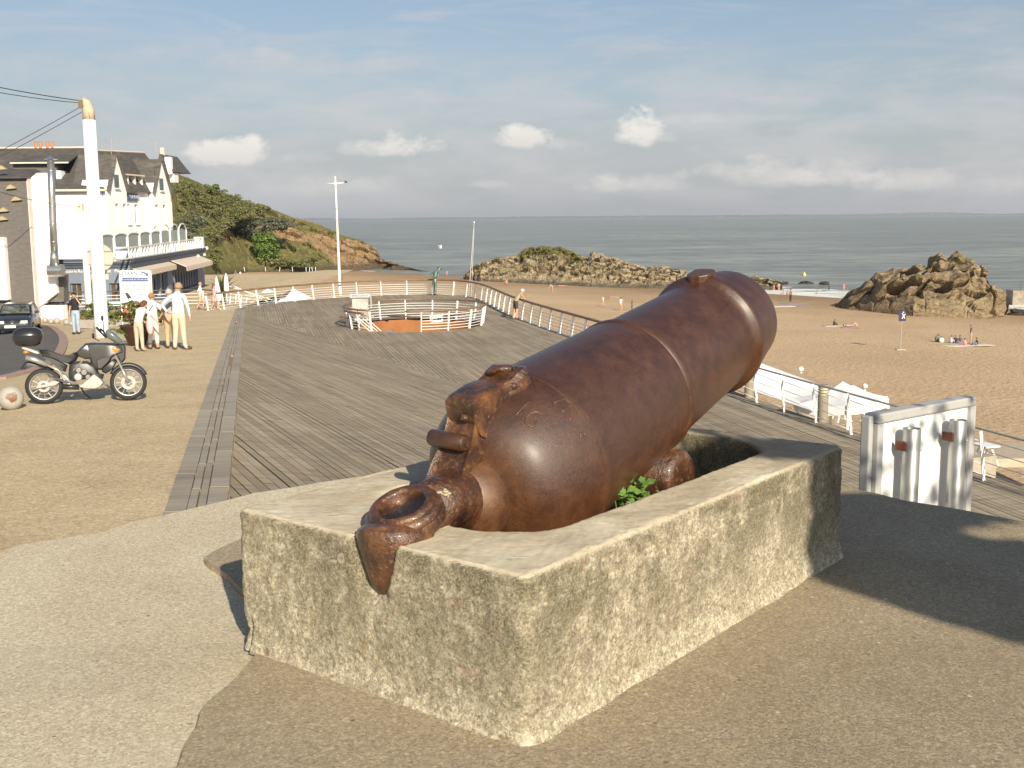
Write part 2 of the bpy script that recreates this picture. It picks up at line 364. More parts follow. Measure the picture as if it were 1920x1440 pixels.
# --- road, with a rounded end and a pink kerbstone border
rd_px = [(0, 712), (40, 702), (78, 690), (103, 674), (116, 655), (119, 638), (110, 624), (88, 612), (40, 606), (0, 602)]
rd = [prom(*q) for q in rd_px]
def smooth_line(pts, k=6):
    out = []
    for i in range(len(pts)-1):
        p0, p1, p2, p3 = pts[max(i-1, 0)], pts[i], pts[i+1], pts[min(i+2, len(pts)-1)]
        for j in range(k):
            t = j/k
            out.append(.5*((2*p1)+(p2-p0)*t+(2*p0-5*p1+4*p2-p3)*t*t+(3*p1-p0-3*p2+p3)*t**3))
    out.append(pts[-1]); return out
rd = smooth_line(rd)
mb = MB(); far_l = [Vector((-45, q.y + (q.y-rd[0].y)*.0, 0)) for q in rd]
for i in range(len(rd)-1):
    a, b = rd[i], rd[i+1]; n = 10
    if abs(a.y-b.y) < 1e-4: continue
    ra = [Vector((a.x+(-60-a.x)*(j/n)**1.5, a.y, 0)) for j in range(n+1)]; rb = [Vector((b.x+(-60-b.x)*(j/n)**1.5, b.y, 0)) for j in range(n+1)]
    for q in ra+rb: q.z = street_z(q.x, q.y)+.012
    for j in range(n): mb.add([ra[j], rb[j], rb[j+1], ra[j+1]], [(0, 1, 2, 3)])
tag(mb.build('road', M['asphalt']), kind='structure')
mb = MB()
for i in range(len(rd)-1):
    a, b = rd[i], rd[i+1]; mb.beam((a.x, a.y, street_z(a.x, a.y)+.02), (b.x, b.y, street_z(b.x, b.y)+.02), .30, .09)
tag(mb.build('road_kerb', M['kerbstone']), kind='structure')

# --- timber deck: real planks with open joints
def wood_mat(name, a, b, c, rz, tn=.85):
    m = bpy.data.materials.new(name); m.use_nodes = True; t = m.node_tree; p = t.nodes['Principled BSDF']
    vec = N(t, 'ShaderNodeTexCoord').outputs['Object']
    mp = N(t, 'ShaderNodeMapping'); mp.vector_type = 'TEXTURE'; mp.inputs['Rotation'].default_value = (0, 0, rz); mp.inputs['Scale'].default_value = (1, 14, 1); L(t, vec, mp.inputs[0])
    at = N(t, 'ShaderNodeAttribute'); at.attribute_name = 'tone'
    g = noisex(t, mp.outputs[0], 9, 6, .7)
    col_ = ramp(t, g, [(.28, a), (.5, b), (.74, c)])
    col_ = mixc(t, tn, col_, ramp(t, at.outputs['Fac'], [(0, (.41, .40, .39)), (.5, (.50, .50, .50)), (1, (.59, .59, .59))]), 'OVERLAY')
    big = ramp(t, noisex(t, vec, .35, 5, .6), [(.35, (.44, .43, .43)), (.65, (.56, .56, .55))])
    col_ = mixc(t, .8, col_, big, 'OVERLAY')
    sandy = ramp(t, noisex(t, vec, 1.7, 6, .7), [(.56, 0.0), (.68, 1.0)])
    col_ = mixc(t, mth(t, 'MULTIPLY', sandy, .40), col_, (.42, .29, .165))
    L(t, col_, p.inputs['Base Color']); p.inputs['Roughness'].default_value = .8; p.inputs['Specular IOR Level'].default_value = .3
    bp = N(t, 'ShaderNodeBump'); bp.inputs['Distance'].default_value = .004; L(t, g, bp.inputs['Height']); L(t, bp.outputs[0], p.inputs['Normal'])
    return m
RZ_NEAR = atan2(FD.y, FD.x); RZ_FAR = atan2(cos(rad(167)), sin(rad(167)))
M['wood_near'] = wood_mat('deck_wood_near', (.20, .165, .12), (.30, .25, .18), (.39, .33, .24), RZ_NEAR)
M['wood_far'] = wood_mat('deck_wood_far', (.19, .155, .115), (.28, .235, .172), (.36, .31, .23), RZ_FAR)
OVC = Vector((-4.9, 57.1)); OVA, OVB = 3.35, 3.75
rail_ctrl = [(-17.9, 65.2), (-16.6, 69.6), (-14.4, 74.2), (-11.9, 77.6), (-8.2, 79.9), (-4.6, 79.4), (-2.2, 74.5), (.28, 60.3), (3.9, 45.2), (7.15, 32), (8.5, 26.6), (9.75, 22.0), (12.4, 12.5), (16, 0), (18, -8)]
rail_line = smooth_line([Vector((x, y, DECK)) for x, y in rail_ctrl], 10)
def clip_line(poly, p, d):
    """parameter intervals where the line p+t*d lies inside polygon"""
    ts = []
    for i in range(len(poly)):
        a = poly[i]; b = poly[(i+1) % len(poly)]; e = b-a
        den = d.x*e.y-d.y*e.x
        if abs(den) < 1e-9: continue
        w_ = a-p; t = (w_.x*e.y-w_.y*e.x)/den; u_ = (w_.x*d.y-w_.y*d.x)/den
        if 0 <= u_ < 1: ts.append(t)
    ts.sort(); return list(zip(ts[::2], ts[1::2]))
def planks(name, poly, d, m, zf, pitch=.145, gap=.011, hole=None, seglen=3.4):
    d = d.normalized(); nrm = Vector((-d.y, d.x)); poly = [Vector(p) for p in poly]
    lo = min(p.dot(nrm) for p in poly); hi = max(p.dot(nrm) for p in poly)
    mb = MB(); tone = []; k = 0; x = lo
    while x < hi:
        g = gap*random.uniform(.5, 1.3) + (.016 if random.random() < .16 else 0)
        for (t0, t1) in clip_line(poly, nrm*(x+pitch/2), d):
            segs = [(t0, t1)]
            if hole: 
                for (h0, h1) in clip_line(hole, nrm*(x+pitch/2), d):
                    segs = [(t0, max(t0, h0)), (min(t1, h1), t1)]
            for (s0, s1) in segs:
                if s1-s0 < .05: continue
                q = s0 + (0 if s0 != t0 else 0); cuts = [s0]; c = s0 + random.uniform(.4, seglen)
                while c < s1-.3: cuts.append(c); c += seglen*random.choice((1, 1, .75))
                cuts.append(s1)
                for a_, b_ in zip(cuts, cuts[1:]):
                    dz = random.uniform(-.0025, .0025); tn = random.random(); vs = []
                    for (tt, xx) in ((a_+.003, x+g/2), (b_-.003, x+g/2), (b_-.003, x+pitch-g/2), (a_+.003, x+pitch-g/2)):
                        P = d*tt + nrm*xx; vs.append((P.x, P.y, zf(P.x, P.y)+dz))
                    mb.add(vs, [(0, 1, 2, 3)]); tone.append(tn)
        x += pitch
    o = mb.build(name, m); at = o.data.attributes.new('tone', 'FLOAT', 'FACE'); at.data.foreach_set('value', tone)
    # make sure normals look up
    o.data.polygons[0].normal.z < 0 and o.data.flip_normals()
    return tag(o, kind='structure')
hole = [OVC + Vector((OVA*cos(t*pi/24), OVB*sin(t*pi/24))) for t in range(48)]
def fold_at(y): return F0.x + (y-F0.y)*FD.x/FD.y
rl = [Vector((p.x, p.y)) for p in rail_line]
off = []
for i, p in enumerate(rl):                                     # deck edge just outside the railing
    t = (rl[min(i+1, len(rl)-1)]-rl[max(i-1, 0)]).normalized(); off.append(p + Vector((-t.y, t.x))*.22)
far_poly = [Vector((fold_at(-3)+0, -3)), Vector((-16.6, 67.5)), Vector((-18.0, 66.4))] + off[:-10]
near_poly = [Vector((kerb_x(67.5)+.62, 67.5)), Vector((-16.5, 67.5)), Vector((fold_at(2), 2)), Vector((-1.0, 2)), Vector((kerb_x(4)+.62, 4))]
kerb_w = .60
near_poly[0] = Vector((-16.61, 67.5)); near_poly = [Vector((-16.55, 67.45)), Vector((fold_at(1), 1)), Vector((-1.6, 1)), Vector((kerb_x(5)+.42, 5)), Vector((kerb_x(66)+.42, 66))]
planks('deck_boards_upper', near_poly, FD, M['wood_near'], lambda x, y: deck_z(x, y))
planks('deck_boards', far_poly, Vector((sin(rad(167)), cos(rad(167)))), M['wood_far'], lambda x, y: DECK, hole=hole)
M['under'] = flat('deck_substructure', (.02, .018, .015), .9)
mb = MB()
for i in range(0, 40):                                         # dark substructure under the joints
    pass
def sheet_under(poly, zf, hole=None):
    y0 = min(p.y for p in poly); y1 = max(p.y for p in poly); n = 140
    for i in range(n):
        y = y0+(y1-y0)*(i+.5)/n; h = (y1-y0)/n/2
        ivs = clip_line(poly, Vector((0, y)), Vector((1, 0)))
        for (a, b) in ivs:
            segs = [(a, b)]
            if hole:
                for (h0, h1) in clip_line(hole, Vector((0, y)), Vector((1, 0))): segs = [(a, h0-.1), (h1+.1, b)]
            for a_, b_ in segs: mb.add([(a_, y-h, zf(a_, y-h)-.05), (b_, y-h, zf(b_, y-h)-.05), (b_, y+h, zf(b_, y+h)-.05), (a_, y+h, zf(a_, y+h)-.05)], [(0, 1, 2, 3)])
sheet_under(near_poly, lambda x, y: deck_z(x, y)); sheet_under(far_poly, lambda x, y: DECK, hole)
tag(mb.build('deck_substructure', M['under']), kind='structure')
# kerb strip of long grey timbers between paving and deck
M['kerb_wood'] = wood_mat('kerb_timber', (.22, .19, .15), (.30, .265, .215), (.37, .33, .265), atan2(55.5, -12.9), .4)
mb = MB(); tone = []
for (o0, o1, seg, dz) in ((0, .205, 2.9, .02), (.213, .295, 2.2, .014), (.312, .385, 2.6, .012), (.40, .60, 2.4, .02)):
    y = 4+random.random()
    while y < 66.5:
        y2 = min(y+seg*random.choice((1, .7, 1.3)), 66.5); g = .012
        za, zb = prom_z(y)+dz, prom_z(y2)+dz
        if random.random() > (.08 if .2 < o0 < .39 else 0):
            mb.add([(kerb_x(y)+o0, y+g, za), (kerb_x(y)+o1, y+g, za), (kerb_x(y2)+o1, y2-g, zb), (kerb_x(y2)+o0, y2-g, zb),
                (kerb_x(y)+o0, y+g, za-.2), (kerb_x(y)+o1, y+g, za-.2), (kerb_x(y2)+o1, y2-g, zb-.2), (kerb_x(y2)+o0, y2-g, zb-.2)],
                [(0, 1, 2, 3), (0, 4, 5, 1), (1, 5, 6, 2), (2, 6, 7, 3), (3, 7, 4, 0)]); tone += [random.random()]*5
        y = y2
o = mb.build('deck_edging', M['kerb_wood']); at = o.data.attributes.new('tone', 'FLOAT', 'FACE'); at.data.foreach_set('value', tone); tag(o, kind='structure')
mb = MB()                                                     # sandy dirt bed under the edging gaps
mb.add([(kerb_x(4), 4, prom_z(4)-.03), (kerb_x(4)+.605, 4, prom_z(4)-.03), (kerb_x(12)+.605, 12, prom_z(12)-.03), (kerb_x(12), 12, prom_z(12)-.03), (kerb_x(66.5)+.605, 66.5, prom_z(66.5)-.03), (kerb_x(66.5), 66.5, prom_z(66.5)-.03)], [(0, 1, 2, 3), (3, 2, 4, 5)])
tag(mb.build('edging_bed', flat('sandy_dirt', (.26, .17, .09), .95)), kind='structure')
# fascia and sea wall under the deck edge
mb = MB()
for i in range(len(off)-1):
    a, b = off[i], off[i+1]
    mb.add([(a.x, a.y, DECK+.0), (b.x, b.y, DECK+.0), (b.x, b.y, -13), (a.x, a.y, -13)], [(0, 1, 2, 3)])
tag(mb.build('sea_wall', flat('sea_wall_concrete', (.35, .31, .26), .9, bump=.01, bscale=3)), kind='structure')
mb = MB()
for i in range(len(off)-1):
    a, b = off[i], off[i+1]
    if b.y < 36 and i > 20: continue
    mb.beam((a.x, a.y, DECK-.08), (b.x, b.y, DECK-.08), .07, .2)
tag(mb.build('deck_fascia', M['white_metal']), kind='structure')

# --- beach, sea bed, sea, far coast
def beach_mat():
    m = bpy.data.materials.new('beach_sand'); m.use_nodes = True; t = m.node_tree; p = t.nodes['Principled BSDF']
    vec = N(t, 'ShaderNodeTexCoord').outputs['Object']
    c = ramp(t, noisex(t, vec, .09, 6, .6, .4), [(.35, (.51, .365, .22)), (.6, (.58, .42, .26))])
    c = mixc(t, .5, c, ramp(t, noisex(t, vec, 2.4, 6, .75), [(.3, (.36, .34, .33)), (.55, (.52, .52, .52)), (.75, (.62, .62, .6))]), 'OVERLAY')
    sp = N(t, 'ShaderNodeSeparateXYZ'); L(t, vec, sp.inputs[0])
    sh = mth(t, 'ADD', sp.outputs[1], mth(t, 'MULTIPLY', sp.outputs[0], 1.2))
    sh = mth(t, 'ADD', sh, mth(t, 'MULTIPLY', noisex(t, vec, .06, 4, .6), 50))
    wet = ramp(t, mth(t, 'DIVIDE', mth(t, 'SUBTRACT', sh, 190), 60, clamp=True), [(0.0, 0.0), (.6, .55), (1.0, 1.0)])
    c = mixc(t, mth(t, 'MULTIPLY', wet, .75), c, (.25, .155, .085))
    weed = ramp(t, noisex(t, vec, .8, 6, .7, 1.0), [(.66, 0.0), (.72, 1.0)])
    wband = ramp(t, mth(t, 'DIVIDE', mth(t, 'SUBTRACT', sh, 150), 60, clamp=True), [(0, 0.0), (.4, 1.0), (.8, 0.0)])
    c = mixc(t, mth(t, 'MULTIPLY', mth(t, 'MULTIPLY', weed, wband), .7), c, (.10, .07, .045))
    L(t, c, p.inputs['Base Color']); p.inputs['Roughness'].default_value = .92; p.inputs['Specular IOR Level'].default_value = .2
    b = N(t, 'ShaderNodeBump'); b.inputs['Distance'].default_value = .14
    v = N(t, 'ShaderNodeTexVoronoi'); v.inputs['Scale'].default_value = 3.2; v.feature = 'SMOOTH_F1'; L(t, vec, v.inputs['Vector'])
    L(t, mth(t, 'ADD', noisex(t, vec, 4.5, 5, .7), mth(t, 'MULTIPLY', v.outputs['Distance'], .6)), b.inputs['Height']); L(t, b.outputs[0], p.inputs['Normal'])
    return m
mb = MB(); xs = [-140+4*i for i in range(75)]; yl = [-30+4*i for i in range(100)]
vs = [(x, y, beach_z(x, y)) for y in yl for x in xs]; w = len(xs)
mb.add(vs, [(i*w+j, i*w+j+1, (i+1)*w+j+1, (i+1)*w+j) for i in range(len(yl)-1) for j in range(w-1)])
tag(mb.build('beach', beach_mat(), smooth=True), kind='structure')
mb = MB(); mb.add([(-14000, -2400, -17), (14000, -2400, -17), (14000, 14000, -17), (-14000, 14000, -17)], [(0, 1, 2, 3)])
tag(mb.build('ground', flat('sea_bed', (.10, .09, .07), .9)), kind='structure')
def sea_mat():
    m = bpy.data.materials.new('sea_water'); m.use_nodes = True; t = m.node_tree; p = t.nodes['Principled BSDF']
    vec = N(t, 'ShaderNodeTexCoord').outputs['Object']
    mp = N(t, 'ShaderNodeMapping'); mp.inputs['Scale'].default_value = (.35, 1, 1); mp.inputs['Rotation'].default_value = (0, 0, .25); L(t, vec, mp.inputs[0])
    sp = N(t, 'ShaderNodeSeparateXYZ'); L(t, vec, sp.inputs[0])
    c = ramp(t, noisex(t, mp.outputs[0], .012, 5, .6), [(.35, (.19, .20, .17)), (.65, (.26, .265, .22))])
    w1 = noisex(t, mp.outputs[0], .22, 8, .68, .3)
    c = mixc(t, .7, c, ramp(t, w1, [(.36, (.22, .22, .23)), (.5, (.5, .5, .5)), (.64, (.80, .80, .78))]), 'OVERLAY')
    c = mixc(t, .6, c, ramp(t, noisex(t, mp.outputs[0], .035, 7, .7, .5), [(.36, (.30, .30, .31)), (.5, (.5, .5, .5)), (.64, (.70, .70, .69))]), 'OVERLAY')
    caps = ramp(t, noisex(t, mp.outputs[0], .9, 5, .7, .5), [(.72, 0.0), (.77, 1.0)])
    sh = mth(t, 'ADD', sp.outputs[1], mth(t, 'MULTIPLY', sp.outputs[0], 1.2))
    sh2 = mth(t, 'ADD', sh, mth(t, 'MULTIPLY', mth(t, 'SUBTRACT', noisex(t, vec, .05, 3, .5), .5), 26))
    gate = mth(t, 'MULTIPLY', mth(t, 'GREATER_THAN', sp.outputs[0], 30), 1.0)
    band = ramp(t, mth(t, 'DIVIDE', mth(t, 'SUBTRACT', sh2, 218), 60, clamp=True), [(0.0, 1.0), (.35, .9), (.62, .55), (1.0, 0.0)])
    fo = noisex(t, mp.outputs[0], .35, 7, .72, .8)
    foam = mth(t, 'GREATER_THAN', mth(t, 'ADD', fo, mth(t, 'MULTIPLY', band, .36)), .74)
    foam = mth(t, 'MULTIPLY', foam, gate, clamp=True)
    thin = ramp(t, mth(t, 'DIVIDE', mth(t, 'SUBTRACT', sh2, 226), 7, clamp=True), [(0.0, 1.0), (.5, .8), (1.0, 0.0)])
    foam = mth(t, 'MAXIMUM', foam, mth(t, 'MULTIPLY', mth(t, 'GREATER_THAN', mth(t, 'ADD', fo, mth(t, 'MULTIPLY', thin, .3)), .72), .8))
    c = mixc(t, foam, c, (.72, .72, .70))
    L(t, c, p.inputs['Base Color']); p.inputs['Specular IOR Level'].default_value = .42
    L(t, mth(t, 'ADD', .34, mth(t, 'MULTIPLY', foam, .5)), p.inputs['Roughness'])
    b = N(t, 'ShaderNodeBump'); b.inputs['Distance'].default_value = .55
    L(t, mth(t, 'ADD', mth(t, 'ADD', w1, mth(t, 'MULTIPLY', noisex(t, mp.outputs[0], .12, 3, .5), 2.2)), mth(t, 'MULTIPLY', noisex(t, mp.outputs[0], 1.7, 4, .6), .35)), b.inputs['Height']); L(t, b.outputs[0], p.inputs['Normal'])
    return m
mb = MB(); mb.add([(-14000, 100, SEA), (14000, 100, SEA), (14000, 14000, SEA), (-14000, 14000, SEA)], [(0, 1, 2, 3)])
tag(mb.build('sea', sea_mat()), kind='structure')
M['coast'] = mat('coast_land', [(.3, (.08, .10, .06)), (.7, (.16, .17, .12))], .01, 6, .9, coord='Object', speck=[(.012, .62, .66, (.5, .48, .44), .6)])
mb = MB(); n = 520; top = []
for i in range(n+1):
    x = -3600 + 9400*i/n; y = 11200 + 500*noise.noise(Vector((x*.0005, 3, 0)))
    h = 10 + 24*max(0, noise.noise(Vector((x*.0011, 7, 0)))+.45) + 7*noise.noise(Vector((x*.02, 1, 0))) + 4*noise.noise(Vector((x*.06, 2, 0)))
    h *= min(1, (x+3600)/1500) if x < -2100 else 1
    top.append((x, y, max(2.0, h)))
vs = []
for (x, y, h) in top: vs += [(x, y-120, SEA), (x, y, SEA+h), (x, y+900, SEA+h*.8), (x, y+1500, SEA)]
mb.add(vs, [(i*4+j, i*4+j+1, (i+1)*4+j+1, (i+1)*4+j) for i in range(n) for j in range(3)])
tag(mb.build('far_coast', M['coast']), kind='structure')
# ================================================================ CONCRETE PLINTH
PN = Vector((.04, 3.34)); PU = Vector((1.63, 2.06)).normalized(); PV = Vector((-PU.y, PU.x)); PL, PWD, PH = 2.52, 1.42, .55
def puv(u, v, z=TOP): return Vector((PN.x+PU.x*u+PV.x*v, PN.y+PU.y*u+PV.y*v, z))
def plinth_mat():
    m = bpy.data.materials.new('lichened_concrete'); m.use_nodes = True; t = m.node_tree; p = t.nodes['Principled BSDF']
    g = N(t, 'ShaderNodeTexCoord'); vec = g.outputs['Object']; geo = N(t, 'ShaderNodeNewGeometry')
    nz = N(t, 'ShaderNodeSeparateXYZ'); L(t, geo.outputs['True Normal'], nz.inputs[0]); ps = N(t, 'ShaderNodeSeparateXYZ'); L(t, vec, ps.inputs[0])
    side = mth(t, 'SUBTRACT', 1.0, ramp(t, nz.outputs[2], [(.55, 0.0), (.85, 1.0)]))
    big = noisex(t, vec, 3.0, 7, .66, .4); mid = noisex(t, vec, 24, 9, .84); fine = noisex(t, vec, 120, 5, .8)
    mp = N(t, 'ShaderNodeMapping'); mp.inputs['Scale'].default_value = (5, 5, 3.6); L(t, vec, mp.inputs[0]); streak = noisex(t, mp.outputs[0], 1.9, 8, .75)
    sidec = ramp(t, mid, [(.32, (.20, .172, .12)), (.43, (.35, .305, .22)), (.53, (.48, .43, .325)), (.66, (.64, .59, .48))])
    for (s2, am) in ((85, .42), (190, .45)):
        v2 = N(t, 'ShaderNodeTexVoronoi'); v2.inputs['Scale'].default_value = s2; L(t, vec, v2.inputs['Vector']); h2_ = N(t, 'ShaderNodeSeparateColor'); L(t, v2.outputs['Color'], h2_.inputs[0])
        sidec = mixc(t, am, sidec, ramp(t, h2_.outputs[0], [(0, (.14, .13, .11)), (.3, (.42, .42, .40)), (.7, (.57, .57, .56)), (1, (.9, .88, .84))]), 'OVERLAY')
    # grey-olive lichen film, strongest below the rim, less near the foot
    h = mth(t, 'DIVIDE', mth(t, 'SUBTRACT', ps.outputs[2], TOP), PH)
    zone = ramp(t, h, [(0.02, .0), (.18, .30), (.55, .75), (.80, .95), (.97, 1.0)])
    lic = mth(t, 'MULTIPLY', ramp(t, mth(t, 'ADD', mth(t, 'MULTIPLY', big, .75), mth(t, 'MULTIPLY', streak, .25)), [(.43, 0.0), (.53, 1.0)]), zone)
    sidec = mixc(t, mth(t, 'MULTIPLY', lic, .86), sidec, ramp(t, fine, [(.36, (.05, .046, .026)), (.5, (.16, .14, .085)), (.64, (.40, .36, .25))]))
    yel = ramp(t, noisex(t, vec, 7.3, 5, .6, .5), [(.64, 0.0), (.72, 1.0)]); sidec = mixc(t, mth(t, 'MULTIPLY', yel, .45), sidec, (.27, .18, .05))
    pink = ramp(t, noisex(t, vec, 4.1, 4, .6, 1.2), [(.63, 0.0), (.70, 1.0)]); sidec = mixc(t, mth(t, 'MULTIPLY', pink, .35), sidec, (.46, .23, .20))
    v = N(t, 'ShaderNodeTexVoronoi'); v.inputs['Scale'].default_value = 8.5; L(t, vec, v.inputs['Vector'])   # round lichen rosettes
    sc = N(t, 'ShaderNodeSeparateColor'); L(t, v.outputs['Color'], sc.inputs[0])
    wobd = mth(t, 'ADD', v.outputs['Distance'], mth(t, 'MULTIPLY', mth(t, 'SUBTRACT', fine, .5), .12))
    ros = mth(t, 'MULTIPLY', mth(t, 'LESS_THAN', wobd, mth(t, 'MULTIPLY', sc.outputs[1], .20)), mth(t, 'GREATER_THAN', sc.outputs[0], .72))
    ring = mth(t, 'MULTIPLY', ros, mth(t, 'GREATER_THAN', wobd, mth(t, 'MULTIPLY', sc.outputs[1], .12)))
    sidec = mixc(t, mth(t, 'MULTIPLY', ros, .28), sidec, (.40, .39, .31)); sidec = mixc(t, mth(t, 'MULTIPLY', ring, .40), sidec, (.50, .47, .37))
    # the far quarter of the long side and the back are given a darker colour
    uu = mth(t, 'ADD', mth(t, 'MULTIPLY', mth(t, 'SUBTRACT', ps.outputs[0], PN.x), PU.x), mth(t, 'MULTIPLY', mth(t, 'SUBTRACT', ps.outputs[1], PN.y), PU.y))
    far = ramp(t, mth(t, 'ADD', mth(t, 'DIVIDE', uu, 3.0), mth(t, 'MULTIPLY', mth(t, 'SUBTRACT', mid, .5), .10)), [(.60, 0.0), (.71, .55), (.8, .75)])
    farz = mth(t, 'MULTIPLY', far, ramp(t, h, [(.1, .15), (.4, .8), (1.0, 1.0)]))
    sidec = mixc(t, mth(t, 'MULTIPLY', farz, .55), sidec, ramp(t, fine, [(.3, (.03, .026, .018)), (.7, (.15, .13, .085))]))
    topc = ramp(t, big, [(.35, (.42, .355, .25)), (.5, (.52, .45, .325)), (.65, (.62, .56, .43))])
    topc = mixc(t, mth(t, 'MULTIPLY', ramp(t, mid, [(.56, 0.0), (.68, 1.0)]), .22), topc, (.26, .20, .12))
    mp2 = N(t, 'ShaderNodeMapping'); mp2.inputs['Rotation'].default_value = (0, 0, -.3); mp2.inputs['Scale'].default_value = (1, 4.5, 1); L(t, vec, mp2.inputs[0])
    topc = mixc(t, mth(t, 'MULTIPLY', ramp(t, noisex(t, mp2.outputs[0], 17, 5, .7, .6), [(.57, 0.0), (.62, 1.0)]), .6), topc, (.26, .19, .12))
    topc = mixc(t, mth(t, 'MULTIPLY', far, .55), topc, ramp(t, mid, [(.35, (.05, .048, .04)), (.7, (.30, .28, .22))]))
    # pale lime run-off down the near arris
    vv = mth(t, 'ADD', mth(t, 'MULTIPLY', mth(t, 'SUBTRACT', ps.outputs[0], PN.x), PV.x), mth(t, 'MULTIPLY', mth(t, 'SUBTRACT', ps.outputs[1], PN.y), PV.y))
    arr = mth(t, 'ADD', mth(t, 'ADD', mth(t, 'MULTIPLY', mth(t, 'MAXIMUM', uu, 0.0), 1.0), mth(t, 'MAXIMUM', vv, 0.0)), mth(t, 'MULTIPLY', mth(t, 'SUBTRACT', mid, .5), .10))
    sidec = mixc(t, mth(t, 'MULTIPLY', ramp(t, arr, [(.0, 1.0), (.022, 0.0)]), mth(t, 'MULTIPLY', ramp(t, h, [(.3, .9), (.75, .35)]), .9)), sidec, (.72, .67, .56))
    c = mixc(t, side, topc, sidec)
    depth = ramp(t, mth(t, 'DIVIDE', mth(t, 'SUBTRACT', ps.outputs[2], TOP+.12), .5), [(0, 0.0), (1, 1.0)])
    L(t, c, p.inputs['Base Color']); p.inputs['Roughness'].default_value = .93; p.inputs['Specular IOR Level'].default_value = .2
    b = N(t, 'ShaderNodeBump'); b.inputs['Distance'].default_value = .007
    L(t, mth(t, 'ADD', mth(t, 'MULTIPLY', mid, mth(t, 'ADD', .25, mth(t, 'MULTIPLY', side, .9))), mth(t, 'MULTIPLY', fine, mth(t, 'ADD', .2, mth(t, 'MULTIPLY', side, .7)))), b.inputs['Height']); L(t, b.outputs[0], p.inputs['Normal'])
    return m
def rrect(u0, u1, v0, v1, r, n):
    """n points evenly along a rounded rectangle, starting at (u0+r, v0)"""
    segs = []; pts = []
    cs = [(u1-r, v0+r, -pi/2), (u1-r, v1-r, 0), (u0+r, v1-r, pi/2), (u0+r, v0+r, pi)]
    lens = [(u1-u0-2*r), pi*r/2, (v1-v0-2*r), pi*r/2]*2; tot = sum(lens)
    for k in range(n):
        s = tot*k/n; i = 0
        while s > lens[i]: s -= lens[i]; i += 1
        if i == 0: p = (u0+r+s, v0, 0, -1)
        elif i == 2: p = (u1, v0+r+s, 1, 0)
        elif i == 4: p = (u1-r-s, v1, 0, 1)
        elif i == 6: p = (u0, v1-r-s, -1, 0)
        else:
            c = cs[(i-1)//2]; a = c[2]+s/r; p = (c[0]+r*cos(a), c[1]+r*sin(a), cos(a), sin(a))
        pts.append(p)
    return pts
NK = 900
outer = rrect(0, PL, 0, PWD, .045, NK); inner = rrect(.34, 2.36, .26, 1.14, .30, NK)
# align the inner loop to the outer one by angle
def ang(p): return atan2(p[1]-PWD/2, (p[0]-PL/2)*.6)
oa = sorted(range(NK), key=lambda k: ang(outer[k])); ia = sorted(range(NK), key=lambda k: ang(inner[k]))
outer = [outer[k] for k in oa]; inner = [inner[k] for k in ia]
rings = []
for j in range(72): rings.append(('o', j/71))
for j in range(1, 8): rings.append(('b', j/8))
for j in range(0, 26): rings.append(('t', j/25))
for j in range(1, 22): rings.append(('i', j/21))
vs = []
CONE_C = None
for kind, f in rings:
    for k in range(NK):
        ou, ov, nu, nv = outer[k]; iu, iv, mu, mv = inner[k]
        wob = .010*noise.noise(Vector((ou*2.1, ov*2.1, 3)))
        if kind == 'o': u, v, z, n3 = ou, ov, TOP+(PH-.03)*f-.01, Vector((nu, nv, .0))
        elif kind == 'b':
            a = f*pi/2; u, v, z, n3 = ou-nu*.03*(1-cos(a)), ov-nv*.03*(1-cos(a)), TOP+PH-.03+.03*sin(a), Vector((nu*cos(a), nv*cos(a), sin(a)))
        elif kind == 't':
            u = ou-nu*.03+(iu-ou+nu*.03)*f; v = ov-nv*.03+(iv-ov+nv*.03)*f; z = TOP+PH; n3 = Vector((0, 0, 1)); 
            if f > .9: z -= .02*((f-.9)/.1)**2
        else: u, v, z, n3 = iu-mu*.02*f, iv-mv*.02*f, TOP+PH-.02-.42*f, Vector((-mu, -mv, .1))
        q = Vector((u, v, z)); P3 = q*1.0
        if kind in 'ob':
            d = (.0035*noise.fractal(P3*14, 1.0, 2.0, 3) + .0032*noise.noise(P3*60) + .0030*noise.noise(P3*110))*(1 if kind == 'o' else .35) + wob*.6
            foot = max(0, 1-(z-TOP)/.10); d += .022*foot*foot + .012*noise.noise(P3*6)*foot
            if u < .05 and v < .1: d -= .012*max(0, noise.noise(P3*14)+.2)              # broken near arris
            if v > 1.34 and z < TOP+.14: d -= .03*max(0, min(1, (TOP+.14-z)*14))*(.7+.5*noise.noise(P3*20))
            # lip under the rim where the render has spalled
            if kind == 'o' and f > .86: d += .008*noise.noise(P3*20)*(f-.86)/.14 - .004
        elif kind == 't': d = .004*noise.fractal(P3*4, 1.0, 2.0, 3) + .0022*noise.noise(P3*45) + (.004*noise.noise(P3*22) if f < .12 else 0)
        else: d = .03*noise.fractal(P3*4, 1.0, 2.0, 4) + .008*noise.noise(P3*30)
        q = q + n3*d
        # notch in the short face for the elevating screw housing
        if q.x < .24:
            zz = max(0.0, min(1.0, (q.z-(TOP+.30))/.25)); rr = .060+.062*zz; dv = abs(q.y-.675)
            if q.z > TOP+.28 and dv < rr:
                push = max(0, 1-(dv/rr)**2)*(.015+.045*zz)*min(1, (q.z-(TOP+.28))/.06)
                if kind in 'ob': q.x += push*(1-.0)
                elif q.x < .2: q.z -= .10*sqrt(1-(dv/rr)**2)*max(0, 1-q.x/.2); q.x += push*max(0, 1-q.x/.12)*.4
        w3 = puv(q.x, q.y, q.z); vs.append(w3)
nr = len(rings); fs = [(i*NK+k, i*NK+(k+1) % NK, (i+1)*NK+(k+1) % NK, (i+1)*NK+k) for i in range(nr-1) for k in range(NK)]
mb = MB(); mb.add(vs, fs)
plinth = mb.build('cannon_plinth', plinth_mat(), smooth=True)
